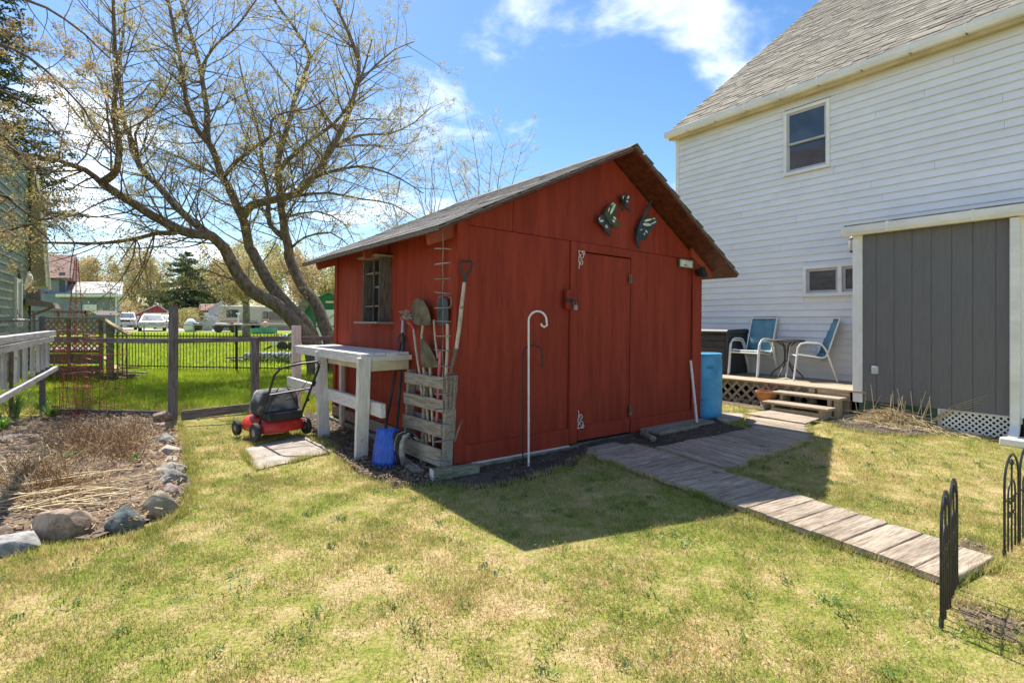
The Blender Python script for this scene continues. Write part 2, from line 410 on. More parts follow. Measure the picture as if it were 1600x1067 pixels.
c, nzf = lawn_nodes(t, True); t.links.new(c, b.inputs['Base Color']); b.inputs['Roughness'].default_value = .55; b.inputs['Specular IOR Level'].default_value = .25
tr = t.nodes.new('ShaderNodeBsdfTranslucent'); t.links.new(c, tr.inputs[0]); ms = t.nodes.new('ShaderNodeMixShader'); ms.inputs[0].default_value = .35
t.links.new(b.outputs[0], ms.inputs[1]); t.links.new(tr.outputs[0], ms.inputs[2]); t.links.new(ms.outputs[0], o.inputs[0])

def bump(x, y):
    if y > 30: return 0
    return .016 * (mnoise.noise(Vector((x * .9, y * .9, 0))) - .3) + .006 * mnoise.noise(Vector((x * 4, y * 4, 3)))
def gz(x, y): return terr(x, y) + min(0., bump(x, y))
xs = sorted(set([round(-14 + i * .2, 3) for i in range(120)] + [-1500, -800, -400, -200, -120, -80, -60, -45, -35, -28, -22, -18, 12, 14, 18, 24, 35, 50, 80, 150, 300, 700, 1500]))
ys = sorted(set([-600, -200, -60, -20, -8, -3] + [round(-1 + i * .2, 3) for i in range(90)] + [round(17 + i * 1.5, 2) for i in range(24)] + [55, 65, 80, 110, 150, 220, 350, 600, 1000, 1800]))
me = bpy.data.meshes.new('ground'); nx = len(xs)
me.from_pydata([(x, y, gz(x, y)) for y in ys for x in xs], [], [(j * nx + i, j * nx + i + 1, (j + 1) * nx + i + 1, (j + 1) * nx + i) for j in range(len(ys) - 1) for i in range(nx - 1)])
me.polygons.foreach_set('use_smooth', [True] * len(me.polygons)); me.materials.append(lawn)
o = bpy.data.objects.new('ground', me); COL.objects.link(o); struct(o)

def pip(poly, x, y):
    """vectorised point in polygon"""
    x = np.asarray(x); y = np.asarray(y); ins = np.zeros(x.shape, bool); n = len(poly)
    for i in range(n):
        x1, y1 = poly[i][:2]; x2, y2 = poly[(i + 1) % n][:2]
        c = ((y1 > y) != (y2 > y)) & (x < (x2 - x1) * (y - y1) / ((y2 - y1) or 1e-9) + x1)
        ins ^= c
    return ins
def rough_poly(poly, step=.08, amp=.03, seed=1):
    out = []; n = len(poly)
    for i in range(n):
        a = Vector(poly[i][:2]); b = Vector(poly[(i + 1) % n][:2]); k = max(1, int((b - a).length / step))
        for j in range(k):
            p = a.lerp(b, j / k); q = Vector((p.x * 4, p.y * 4, seed))
            out.append((p.x + amp * mnoise.noise(q) * 1.6, p.y + amp * mnoise.noise(q + Vector((9, 3, 1))) * 1.6))
    return out
def sheet(name, poly, mat, step, zf, amp=.05):
    rp = rough_poly(poly, .08, amp)
    x0 = min(p[0] for p in rp); x1 = max(p[0] for p in rp); y0 = min(p[1] for p in rp); y1 = max(p[1] for p in rp)
    gx, gy = np.meshgrid(np.arange(x0, x1, step), np.arange(y0, y1, step)); gx = gx.ravel(); gy = gy.ravel()
    rg = np.random.RandomState(3); gx = gx + rg.uniform(-.3, .3, gx.shape) * step; gy = gy + rg.uniform(-.3, .3, gy.shape) * step
    k = pip(rp, gx, gy); pts = [Vector(p) for p in rp] + [Vector((a, b)) for a, b in zip(gx[k], gy[k])]
    n = len(rp)
    v, e, f, *_ = delaunay_2d_cdt(pts, [], [list(range(n))], 1, 1e-5)
    vs = []
    for p in v:
        dd = min(((p.x - q[0]) ** 2 + (p.y - q[1]) ** 2) for q in rp[::2]) ** .5
        e_ = min(dd / .25, 1)
        vs.append((p.x, p.y, terr(p.x, p.y) + .005 + zf(p.x, p.y) * e_))
    m = bpy.data.meshes.new(name); m.from_pydata(vs, [], [tuple(q) for q in f]); m.update()
    bm_flip = [p for p in m.polygons if p.normal.z < 0]
    if len(bm_flip) > len(m.polygons) / 2: m.flip_normals()
    m.polygons.foreach_set('use_smooth', [True] * len(m.polygons)); m.materials.append(mat)
    ob = bpy.data.objects.new(name, m); COL.objects.link(ob); struct(ob); return ob
def g2(px, py): q = G(px, py); return (q.x, q.y)
BED = [g2(-200, 885), g2(60, 842), g2(150, 838), g2(225, 826), g2(285, 798), g2(290, 750), g2(283, 700), g2(268, 652), (-5.2, 7.25), (-6.7, 7.4), (-6.35, 6.3), (-5.4, 4.6), (-4.6, 3.4)]
fz = lambda x, y: .035 + .03 * mnoise.noise(Vector((x * 2.2, y * 2.2, 0))) + .014 * mnoise.noise(Vector((x * 9, y * 9, 0))) + .008 * mnoise.noise(Vector((x * 25, y * 25, 0)))
sheet('garden_bed_soil', BED, soil, .045, fz, .08)
MUL = [g2(462, 664), g2(512, 690), g2(528, 714), g2(562, 742), g2(620, 762), g2(690, 758), g2(745, 766), g2(830, 752), g2(905, 722), g2(930, 712), g2(1030, 704), g2(1175, 672), g2(1130, 662), g2(1100, 640), (2.3, 7.6), (0, 8), (-2.6, 7.4), (-3.0, 7.6)]
fz2 = lambda x, y: .004 + .012 * mnoise.noise(Vector((x * 3, y * 3, 5))) + .007 * mnoise.noise(Vector((x * 14, y * 14, 0)))
sheet('mulch_soil', MUL, soild, .05, fz2)
PB = [g2(1500, 845), g2(1530, 838), g2(1562, 880), g2(1548, 896), g2(1500, 872)]
sheet('bare_soil_patch', PB, soil, .04, lambda x, y: .004 * mnoise.noise(Vector((x * 30, y * 30, 0))), .12)
PC = [g2(1490, 948), g2(1540, 950), g2(1640, 985), g2(1640, 1008), g2(1560, 992), g2(1494, 975)]
sheet('bare_soil_patch', PC, soil, .04, lambda x, y: .004 * mnoise.noise(Vector((x * 30, y * 30, 0))), .12)
PD = [g2(1310, 648), g2(1360, 640), g2(1500, 655), g2(1500, 676), g2(1420, 682), g2(1350, 676), g2(1300, 664)]
sheet('bare_soil_patch', PD, soild, .05, fz2, .04)
PE = [g2(1120, 622), g2(1200, 633), g2(1195, 642), g2(1128, 630)]
sheet('stony_soil_strip', PE, soil, .05, fz2, .04)

# ------------------------------------------------------------------ paths (outlines shared by the grass mask)
W1a, W1b, W1c, W1d = G(916, 711), G(990, 697), G(1556, 882), G(1487, 919)     # long walkway: two corners at the shed, two at the far end
W2 = [G(1023, 704), G(1137, 737), G(1268, 690), G(1179, 671.5)]
W3 = [G(1168, 653), G(1179.5, 671), G(1268, 689), G(1262, 665)]
SLAB = [G(376, 703), G(470, 680), G(527, 704), G(452, 724), G(400, 735)]
HX = Vector((.57, -.8217, 0)); HY = Vector((.8217, .57, 0)); W0 = Vector((5.33, 8.21, 0))
SX = Vector((.788, .616, 0)); SY = Vector((-.616, .788, 0)); S0 = Vector((-.52, 4.69, 0))
def H2(x, y): q = W0 + HX * x + HY * y; return (q.x, q.y)
def S2(x, y): q = S0 + SX * x + SY * y; return (q.x, q.y)
NOG = [([S2(-.05, 0), S2(3.8, 0), S2(3.8, 3.1), S2(-.05, 3.1)], 1), ([H2(-3.4, -1.15), H2(.5, -1.1), H2(5, -1.1), H2(5, 8), H2(-3.4, 8)], 1),
       ([tuple(q)[:2] for q in (W1a, W1b, W1c, W1d)], 1), ([tuple(q)[:2] for q in W2], 1), ([tuple(q)[:2] for q in W3], 1), ([tuple(q)[:2] for q in SLAB], 1),
       (BED, .97), (MUL, .97), (PB, .85), (PC, .92), (PD, .9), (PE, .6), ([H2(-.7, -1.7), H2(.4, -1.7), H2(.4, -1), H2(-.7, -1)], 1)]
def blades(name, xr, yr, dens, h, wd, seed, label, region=None, clump=0.5):
    rg = np.random.RandomState(seed)
    n = int(dens * (xr[1] - xr[0]) * (yr[1] - yr[0]))
    x = rg.uniform(*xr, n); y = rg.uniform(*yr, n)
    k = np.abs(x) < (y * .99 + .25)
    if region is not None: k &= region(x, y)
    x = x[k]; y = y[k]; n = len(x)
    keep = np.ones(n, bool)
    for poly, pr in NOG: keep &= ~(pip(poly, x, y) & (rg.rand(n) < pr))
    # patchy growth
    ph = np.sin(x * 5.1 + np.sin(y * 3.7) * 1.5) * np.sin(y * 4.6 + np.sin(x * 2.9) * 1.7)
    ph2 = np.sin(x * 17 + y * 5) * np.sin(y * 15 - x * 6)
    dn = np.clip(.62 + .3 * ph + .2 * ph2, .15, 1)
    keep &= rg.rand(n) < dn
    x = x[keep]; y = y[keep]; dn = dn[keep]; n = len(x)
    hh = h * rg.uniform(.4, 1.25, n) * (.45 + .85 * dn) * np.where(rg.rand(n) < .03, 1.8, 1.); az = rg.uniform(0, 6.283, n); ln = rg.uniform(.15, 1.15, n) * hh
    fa = az + rg.uniform(-1, 1, n); dx = np.cos(az) * ln; dy = np.sin(az) * ln
    ww = wd * rg.uniform(.6, 1.3, n); wx = -np.sin(fa) * ww; wy = np.cos(fa) * ww
    tt = np.clip((y - 11) / 30, 0, 1); z0 = .45 * tt * tt * (3 - 2 * tt) - .006
    V = np.empty((n, 3, 3), np.float32)
    V[:, 0] = np.stack((x - wx, y - wy, z0), 1); V[:, 1] = np.stack((x + wx, y + wy, z0), 1); V[:, 2] = np.stack((x + dx, y + dy, z0 + hh), 1)
    m = bpy.data.meshes.new(name); m.vertices.add(n * 3); m.vertices.foreach_set('co', V.ravel())
    m.loops.add(n * 3); m.loops.foreach_set('vertex_index', np.arange(n * 3, dtype=np.int32))
    m.polygons.add(n); m.polygons.foreach_set('loop_start', np.arange(0, n * 3, 3, dtype=np.int32)); m.polygons.foreach_set('loop_total', np.full(n, 3, np.int32))
    m.update()
    a = m.attributes.new('rnd', 'FLOAT', 'POINT'); a.data.foreach_set('value', np.repeat(rg.rand(n), 3).astype(np.float32))
    m.materials.append(blade); ob = bpy.data.objects.new(name, m); COL.objects.link(ob)
    return tag(ob, label, 'grass', None, 'stuff')
blades('lawn_grass', (-4.5, 4.5), (1.7, 4.6), 20000, .023, .0021, 1, 'short patchy green and straw coloured lawn grass in the foreground')
blades('lawn_grass', (-7.5, 7), (4.6, 7.4), 7500, .026, .0032, 2, 'short lawn grass around the shed and beside the plank path')
blades('lawn_grass', (0, 8), (7.4, 9.6), 4500, .032, .0040, 3, 'short lawn grass in front of the low deck by the white house')
blades('meadow_grass', (-12, -1.2), (7.5, 14), 2600, .085, .0055, 4, 'longer bright green grass just beyond the wooden rail fence', lambda x, y: ~pip([S2(-.6, 0), S2(3.8, 0), S2(3.8, 3.4), S2(-.6, 3.4)], x, y))
blades('meadow_grass', (-26, 0), (14, 34), 260, .11, .016, 5, 'bright green grass of the neighbouring back yard')

def edge_blades(name, lines, per_m, spread, h, wd, seed, label):
    rg = np.random.RandomState(seed); X = []; Y_ = []
    for a, b_ in lines:
        a = Vector(a[:2]); b_ = Vector(b_[:2]); d = b_ - a; n = int(per_m * d.length); t = rg.rand(n); nn = Vector((-d.y, d.x)).normalized(); cl = np.clip(np.sin(t * d.length * 7 + seed) + .6 * np.sin(t * d.length * 19), -.3, 1.3)
        k = rg.rand(n) < (.35 + .5 * cl); t = t[k]; o_ = rg.normal(0, spread, len(t)); X.append(a.x + d.x * t + nn.x * o_); Y_.append(a.y + d.y * t + nn.y * o_)
    x = np.concatenate(X); y = np.concatenate(Y_); n = len(x); hh = h * rg.uniform(.4, 1.4, n); az = rg.uniform(0, 6.283, n); ln = rg.uniform(.2, 1., n) * hh; ww = wd * rg.uniform(.6, 1.3, n); fa = az + 1.2
    V = np.empty((n, 3, 3), np.float32); dx_, dy_ = np.cos(az) * ln, np.sin(az) * ln; wx, wy = np.cos(fa) * ww, np.sin(fa) * ww
    V[:, 0] = np.stack((x - wx, y - wy, np.full(n, -.004)), 1); V[:, 1] = np.stack((x + wx, y + wy, np.full(n, -.004)), 1); V[:, 2] = np.stack((x + dx_, y + dy_, hh), 1)
    m = bpy.data.meshes.new(name); m.vertices.add(n * 3); m.vertices.foreach_set('co', V.ravel()); m.loops.add(n * 3); m.loops.foreach_set('vertex_index', np.arange(n * 3, dtype=np.int32)); m.polygons.add(n); m.polygons.foreach_set('loop_start', np.arange(0, n * 3, 3, dtype=np.int32)); m.polygons.foreach_set('loop_total', np.full(n, 3, np.int32)); m.update()
    a = m.attributes.new('rnd', 'FLOAT', 'POINT'); a.data.foreach_set('value', np.repeat(rg.rand(n) * .8, 3).astype(np.float32)); m.materials.append(blade); ob = bpy.data.objects.new(name, m); COL.objects.link(ob); return tag(ob, label, 'grass', None, 'stuff')
_ed = [(W1a, W1d), (W1b, W1c), (W1d, W1c), (W2[1], W2[2]), (W3[2], W3[3])] + [(SLAB[i], SLAB[(i + 1) % 5]) for i in range(5)]
edge_blades('path_edge_grass', _ed, 2300, .016, .050, .0024, 4, 'longer grass blades growing along the edges of the planks and the slab')
edge_blades('bed_edge_grass', [(G(20, 872), G(100, 860)), (G(100, 860), G(175, 846)), (G(175, 846), G(225, 838)), (G(225, 838), G(285, 800)), (G(285, 800), G(300, 745)), (G(300, 745), G(290, 700)), (G(290, 700), G(275, 660))], 3600, .035, .045, .0024, 5, 'grass growing against the outer side of the bed edging stones')
edge_blades('patch_edge_grass', [(g[i], g[(i + 1) % len(g)]) for g in (PB, PC, MUL[:10], PD) for i in range(len(g) - 1)], 1500, .05, .035, .0024, 6, 'grass creeping over the rims of the bare soil patches')
def weeds(name, n, xr, yr, mat, seed, label, h, wd, sp, k=16):
    rg = np.random.RandomState(seed); cx = rg.uniform(*xr, n); cy = rg.uniform(*yr, n); ok = np.abs(cx) < cy * .99 + .2
    for poly, pr in NOG: ok &= ~pip(poly, cx, cy)
    cx = cx[ok]; cy = cy[ok]; n = len(cx); rad = sp * rg.uniform(.3, 1.5, n); x = np.repeat(cx, k) + rg.normal(0, 1, n * k) * np.repeat(rad, k); y = np.repeat(cy, k) + rg.normal(0, 1, n * k) * np.repeat(rad, k); N_ = n * k
    hh = h * rg.uniform(.4, 1.3, N_); az = rg.uniform(0, 6.283, N_); ln = rg.uniform(.5, 1.8, N_) * hh; ww = wd * rg.uniform(.6, 1.4, N_); wx = -np.sin(az) * ww; wy = np.cos(az) * ww; V = np.empty((N_, 4, 3), np.float32)
    V[:, 0] = np.stack((x, y, np.full(N_, -.002)), 1); V[:, 1] = np.stack((x + np.cos(az) * ln * .55 + wx, y + np.sin(az) * ln * .55 + wy, hh * .8), 1); V[:, 2] = np.stack((x + np.cos(az) * ln, y + np.sin(az) * ln, hh), 1); V[:, 3] = np.stack((x + np.cos(az) * ln * .55 - wx, y + np.sin(az) * ln * .55 - wy, hh * .8), 1)
    m = bpy.data.meshes.new(name); m.vertices.add(N_ * 4); m.vertices.foreach_set('co', V.ravel()); m.loops.add(N_ * 4); m.loops.foreach_set('vertex_index', np.arange(N_ * 4, dtype=np.int32)); m.polygons.add(N_); m.polygons.foreach_set('loop_start', np.arange(0, N_ * 4, 4, dtype=np.int32)); m.polygons.foreach_set('loop_total', np.full(N_, 4, np.int32)); m.update(); m.materials.append(mat)
    ob = bpy.data.objects.new(name, m); COL.objects.link(ob); return tag(ob, label, 'weeds', None, 'stuff')
weedm = mk('clover_leaves', (.07, .15, .03), (.14, .25, .05), .5, vs=3, var=.2, trans=.3, coords='World')
weeds('lawn_weeds', 620, (-5, 5.5), (1.7, 7.2), weedm, 3, 'small dark green broad-leaved weeds and clover dotted through the lawn', .020, .0042, .035)
weeds('thatch_tufts', 900, (-5, 5.5), (1.7, 6.5), straw, 4, 'dead straw-coloured thatch tufts lying in the lawn', .014, .0013, .045, 22)
def scraps(name, polys, dens, size, mat, label, seed, cat, thick=.0, zoff=.02, asp=.4, zvar=.02):
    """loose flat chips or leaves"""
    rg = np.random.RandomState(seed); V = []; 
    for poly in polys:
        xa = [p[0] for p in poly]; ya = [p[1] for p in poly]
        n = int(dens * (max(xa) - min(xa)) * (max(ya) - min(ya)))
        x = rg.uniform(min(xa), max(xa), n); y = rg.uniform(min(ya), max(ya), n); k = pip(poly, x, y); x = x[k]; y = y[k]; n = len(x)
        a = rg.uniform(0, 6.283, n); s = size * rg.uniform(.4, 1.4, n); ti = rg.uniform(-.5, .5, (n, 2)); z = zoff + rg.uniform(0, zvar, n)
        ux, uy = np.cos(a), np.sin(a)
        q = np.empty((n, 4, 3))
        for i, (p1, p2) in enumerate(((-1, -asp), (1, -asp * .7), (.9, asp), (-.8, asp * .8))):
            q[:, i, 0] = x + (ux * p1 - uy * p2) * s; q[:, i, 1] = y + (uy * p1 + ux * p2) * s; q[:, i, 2] = z + (ti[:, 0] * p1 + ti[:, 1] * p2) * s
        V.append(q)
    V = np.concatenate(V).astype(np.float32); n = len(V)
    m = bpy.data.meshes.new(name); m.vertices.add(n * 4); m.vertices.foreach_set('co', V.ravel()); m.loops.add(n * 4); m.loops.foreach_set('vertex_index', np.arange(n * 4, dtype=np.int32))
    m.polygons.add(n); m.polygons.foreach_set('loop_start', np.arange(0, n * 4, 4, dtype=np.int32)); m.polygons.foreach_set('loop_total', np.full(n, 4, np.int32)); m.update()
    m.materials.append(mat); ob = bpy.data.objects.new(name, m); COL.objects.link(ob); return tag(ob, label, cat, None, 'stuff')
NOSH = [g2(462, 664), g2(512, 690), g2(528, 714), g2(562, 742), g2(620, 762), g2(690, 758), g2(712, 742), S2(-.1, .1), S2(-.1, 3.1), S2(-.6, 3.2)]
scraps('mulch_chips', [NOSH], 2600, .013, mulchm, 'brown bark mulch chips on the ground beside the red shed', 5, 'mulch')
scraps('soil_crumbs', [MUL], 260, .012, mulchm, 'small chips scattered over the dark soil in front of the shed', 15, 'debris', zoff=.015)
scraps('soil_crumbs', [PC, PB, PD], 1500, .009, mulchm, 'brown crumbs and chips on the bare soil patches in the lawn', 25, 'debris', zoff=.008)
scraps('dead_leaf_litter', [BED], 420, .018, strawb, 'brown dead leaf litter spread over the garden bed', 6, 'leaf litter', zoff=.04, zvar=.04)
scraps('dead_leaf_litter', [BED], 260, .016, straw, 'pale straw bits spread over the garden bed', 7, 'leaf litter', zoff=.04, zvar=.05, asp=.15)
scraps('fallen_twig_bits', [[(-4, 2), (4, 2), (5, 6), (-4, 6)]], 30, .008, mulchm, 'small brown leaf and twig bits fallen on the lawn', 8, 'debris', zoff=.02, asp=.35)

def stems(name, pts, mat, label, cat, kind='stuff', group=None, n=3):
    """pts: list of (polyline, radius)"""
    b = MB()
    for pl, r in pts: b.tube(pl, r, n, cap=False)
    ob = b.build(name, mat); return tag(ob, label, cat, group, kind)
rr = random.Random(5)
def wav(a, ang, ln, rise, k=4, wob=.15, r=rr):
    p = Vector(a); out = [p.copy()]; d = Vector((math.cos(ang), math.sin(ang), rise)).normalized()
    for i in range(k):
        d = (d + Vector((r.uniform(-wob, wob), r.uniform(-wob, wob), r.uniform(-wob, wob) * .5 - wob * .2))).normalized(); p = p + d * ln / k
        p.z = max(p.z, .03); out.append(p.copy())
    return out
def inbed(px, py): return G(px, py, .03)
L1 = []; L2 = []; L3 = []
for i in range(120):       # long pale straws lying across the bed
    px = rr.gauss(70, 75); py = rr.gauss(762, 40)
    if not (-150 < px < 225 and 665 < py < 820): continue
    a = inbed(px, py); a.z = rr.uniform(.03, .09)
    L1.append((wav(a, rr.gauss(.7, 1.1), rr.uniform(.12, .5), rr.uniform(-.03, .3)), rr.uniform(.0016, .004)))
for i in range(30):      # thick bundle at the left
    a = inbed(rr.uniform(-40, 60), rr.uniform(765, 815)); a.z = rr.uniform(.05, .13)
    L1.append((wav(a, rr.gauss(.55, .35), rr.uniform(.4, .8), .08, 5, .22), rr.uniform(.003, .006)))
for i in range(2000):      # rusty fronds
    cx, cy = rr.choice([(150, 690), (170, 700), (120, 705), (60, 755), (80, 765), (200, 680), (110, 680), (180, 715)])
    a = inbed(rr.gauss(cx, 26), rr.gauss(cy, 11)); a.z = .03
    L2.append((wav(a, rr.uniform(0, 6.28), rr.uniform(.07, .24), rr.uniform(.3, 2.4), 4, .35), rr.uniform(.0014, .0034)))
for i in range(520):      # paler broken tufts standing among the fronds
    cx, cy = rr.choice([(140, 695), (60, 740), (100, 720), (190, 690), (40, 765)]); a = inbed(rr.gauss(cx, 30), rr.gauss(cy, 12)); a.z = .03
    L1.append((wav(a, rr.uniform(0, 6.28), rr.uniform(.08, .28), rr.uniform(.2, 1.8), 4, .3), rr.uniform(.0014, .003)))
for i in range(900):
    a = inbed(rr.uniform(-60, 270), rr.uniform(660, 800)); a.z = rr.uniform(.03, .06)
    (L1 if i % 2 == 0 else L3).append((wav(a, rr.uniform(0, 6.28), rr.uniform(.05, .2), rr.uniform(-.1, .35), 3, .3), rr.uniform(.0012, .0026)))
bedm = lambda q: [z for z in q if pip(BED, z[0][0].x, z[0][0].y) and pip(BED, z[0][-1].x, z[0][-1].y)]
stems('dry_stalks', bedm(L1), straw, 'long pale dry stalks lying across the garden bed', 'dead plants')
stems('dead_fronds', bedm(L2), strawb, 'rust coloured dead fern fronds in the middle of the garden bed', 'dead plants')
stems('dead_twigs', bedm(L3), strawb, 'small brown dead twigs scattered over the garden bed', 'dead plants')
def tuft(name, c, n, h, spread, wd, mat, label, cat='plant', seed=1, group=None):
    r = random.Random(seed); b = MB(); c = Vector(c)
    for i in range(n):
        a = r.uniform(0, 6.28); p = c + Vector((math.cos(a), math.sin(a), 0)) * r.uniform(0, spread * .35); hh = h * r.uniform(.6, 1.1); o_ = r.uniform(.2, 1.) * spread
        s = Vector((-math.sin(a), math.cos(a), 0)) * wd * r.uniform(.6, 1.2); d = Vector((math.cos(a), math.sin(a), 0)) * o_
        m1 = p + d * .35 + Vector((0, 0, hh * .65)); m2 = p + d * .75 + Vector((0, 0, hh * .98)); e = p + d * 1.15 + Vector((0, 0, hh * .85))
        b.add([p - s * .6, p + s * .6, m1 + s, m1 - s, m2 + s * .7, m2 - s * .7, e], [(0, 1, 2, 3), (3, 2, 4, 5), (5, 4, 6)])
    ob = b.build(name, mat); return tag(ob, label, cat, group)
for i, (px, py, h, lb) in enumerate(((22, 652, .30, 'large bright green clump of lily leaves by the chain-link fence'), (78, 655, .17, 'small yellow green sprouting clump by the corner fence post'), (-2, 676, .2, 'low green clump at the very left edge of the bed'), (66, 642, .2, 'narrow green shoot clump directly beside the corner post base'))):
    tuft('leafy_plant', G(px, py), 60, h, .16, .010, greenl, lb, 'plant', i + 3)
for i, (px, py, lb) in enumerate(((105, 718, 'small green sprout among straw in the middle of the bed'), (210, 722, 'pale low seedling on bare soil near the edging stones'), (92, 762, 'reddish sprouting clump behind the big brown boulder'))):
    tuft('sprouting_plant', G(px, py, .03), 26, .07, .07, .007, strawb if i == 2 else greenl, lb, 'plant', i + 13)
rg_ = random.Random(77)
for i in range(14):
    pass

# ------------------------------------------------------------------ stones
def stone(px, py, w_, d_, h_, col, label, seed, rz=0, flat=0, sharp=0., name='edging_stone', base=None, grp='stones edging the garden bed'):
    r = random.Random(seed); c = base if base is not None else G(px, py)
    me = bpy.data.meshes.new(name)
    import bmesh
    bm = bmesh.new(); bmesh.ops.create_icosphere(bm, subdivisions=4, radius=1)
    off = Vector((seed * 3.1, seed * 1.7, 0))
    planes = [(Vector((r.uniform(-1, 1), r.uniform(-1, 1), r.uniform(-.3, 1))).normalized(), r.uniform(.62 - .10 * sharp, .88 - .08 * sharp)) for _ in range(int(5 + 10 * sharp))]
    for v in bm.verts:
        p = v.co.copy(); k = 1 + .20 * mnoise.noise(p * 1.1 + off) + .10 * mnoise.noise(p * 2.6 + off) + .05 * mnoise.noise(p * 6 + off) + .02 * mnoise.noise(p * 14 + off)
        p *= k
        for nrm, dd in planes:
            e = p.dot(nrm) - dd
            if e > 0: p -= nrm * e * (.6 + .38 * sharp)
        if flat and p.z > .55: p.z = .55 + (p.z - .55) * .15
        v.co = Vector((p.x * w_ / 2, p.y * d_ / 2, p.z * h_ / 2))
    bm.to_mesh(me); bm.free(); me.materials.append(col); me.polygons.foreach_set('use_smooth', [True] * len(me.polygons))
    try: me.set_sharp_from_angle(angle=R(32 if sharp > .5 else 60))
    except Exception: pass
    ob = bpy.data.objects.new(name, me); COL.objects.link(ob); ob.location = (c.x, c.y, h_ * .24 + (base.z if base is not None else 0)); ob.rotation_euler = (0, 0, rz)
    return tag(ob, label, 'stone', grp)
def rock(nm, a, b, c=None): return mk(nm, a, b, .95, vs=4, var=.22, bump=2.2, bs=13, fine=.30, fine_s=28, speck=c, speck_s=5, speck_t=.56, spec=.15)
rkb = rock('brown_rock', (.24, .165, .115), (.36, .27, .20), (.46, .36, .27)); rkg = rock('green_grey_rock', (.06, .072, .068), (.17, .19, .18), (.26, .27, .25)); rkt = rock('round_tan_rock', (.26, .215, .15), (.38, .32, .23), (.40, .23, .11))
rkp = rock('pink_rock', (.26, .19, .155), (.36, .28, .235)); rks = rock('grey_rock', (.20, .185, .165), (.31, .29, .26)); rkw = rock('pale_rock', (.42, .37, .29), (.56, .50, .41)); rkf = rock('slate_slab', (.30, .29, .27), (.42, .41, .385))
stone(10, 856, .42, .30, .13, rkf, 'flat pale grey slab at the left end of the bed edging', 1, .2, 1, .6)
stone(108, 832, .40, .26, .25, rkb, 'large rough brown boulder in the front edge of the bed', 2, .35, 0, .8)
stone(197, 824, .235, .2, .20, rkg, 'dark green-grey angular rock between brown boulder and round tan stone', 3, .3, 0, 1.)
stone(250, 802, .225, .21, .215, rkt, 'round tan boulder at the corner of the bed edging', 4, 0, 0, 0.)
stone(271, 777, 0.213, 0.208, 0.161, rkp, 'wedge shaped pinkish stone just behind the round tan boulder', 5, .9, 0, 1.)
stone(270, 757, 0.225, 0.208, 0.184, rks, 'brown-grey rounded stone sixth from the front of the bed edging', 6, .3, 0, .3)
stone(264, 741, 0.263, 0.195, 0.138, rkw, 'broad pale stone halfway along the side of the bed', 7, .2, 0, .3)
stone(268, 724, 0.163, 0.169, 0.115, rkw, 'small pale stone with grey cap in the side edging', 8, .2, 0, .6)
stone(261, 711, 0.250, 0.208, 0.149, rkw, 'whitish pointed stone in the side edging of the bed', 9, .5, 0, .8)
stone(258, 694, 0.237, 0.234, 0.184, rks, 'speckled grey stone behind the whitish pointed one', 10, .1, 0, .7)
stone(254, 672, .23, .19, .17, rkp, 'lower flat brown stone under the rounded one near the fence post', 11, .1, 1, .2)
stone(254, 668, .22, .17, .16, rkb, 'rounded brown stone lying on another near the fence post', 12, .5, 0, .1, base=G(253, 668) + Vector((0, 0, .10)))
stone(246, 653, .26, .15, .12, rkg, 'dark flat stone at the back corner of the bed', 13, .2, 0, .7)
stone(20, 690, .5, .14, .12, rkp, 'long brown stone at the left side of the bed', 14, 1.0, 0, .4)
for i, (px, py, s, lb) in enumerate(((1138, 624, .12, 'small grey rock below the deck lattice near the drum'), (1152, 628, .15, 'low pale rock in the middle of the strip below the deck lattice'), (1166, 630, .13, 'brown small rock in front of the deck lattice'), (1183, 631, .17, 'largest round grey rock left of the terracotta pot'))):
    stone(px, py, s, s * .8, s * .8, (rks, rkw, rkb, rkp)[i], lb, 30 + i, i, 0, .5, 'rock', grp='rocks below the deck lattice')
def ray(px, py): return Vector(((px - 800) / 821.0, 1, (500 - py) / 821.0))
def onplane(M, axis, val, px, py):
    """local point where the sight line through a measured spot meets the plane local[axis] == val"""
    inv = M.inverted(); o_ = inv @ Vector((0, 0, CH)); d = (inv.to_3x3() @ ray(px, py)); k = (val - o_[axis]) / d[axis]
    return o_ + d * k
# ================================================================== red shed
shed = thing('garden_shed', 'dark red wooden garden shed with gabled shingle roof and closed plank door', 'shed', S0, rot=(0, R(1.1), math.atan2(.616, .788)))
SM = wm(shed)
SF = lambda px, py, y=0: onplane(SM, 1, y, px, py)
SL = lambda px, py, x=0: onplane(SM, 0, x, px, py)
LEN, DEP = 3.82, 3.08
PKX, PKZ, EL_X, EL_Z, ER_X, ER_Z = 2.056, 3.29, -.373, 2.105, 4.19, 2.045
def rt(x): return EL_Z + (x - EL_X) * (PKZ - EL_Z) / (PKX - EL_X) if x < PKX else PKZ + (x - PKX) * (ER_Z - PKZ) / (ER_X - PKX)
def ftri(name, poly, y0, y1, mat=red, bev=.003, parent=shed):
    return MB().prism(poly, y0, y1, lambda u, v, w_: (u, w_, v)).build(name, mat, parent, bev=bev)
zt = SF(800, 362).z                      # top seam of the wall sheets
xA, xB, xC, xD = SF(889, 500).x, SF(902, 500).x, SF(984, 500).x, SF(1080, 500).x
U = .075
ftri('wall_sheet', [(.10, .06), (xA - .004, .06), (xA - .004, zt - .004), (.10, zt - .004)], 0, .02)
ftri('wall_sheet', [(xC + .012, .07), (xD, .07), (xD, zt - .004), (xC + .012, zt - .004)], 0, .02)
ftri('gable_sheet', [(.01, zt), (.62, zt), (.62, rt(.62) - U), (.01, rt(.01) - U)], -.004, .02)
ftri('gable_sheet', [(.626, zt), (2.93, zt), (2.93, rt(2.93) - U), (PKX, PKZ - U), (.626, rt(.626) - U)], -.004, .02)
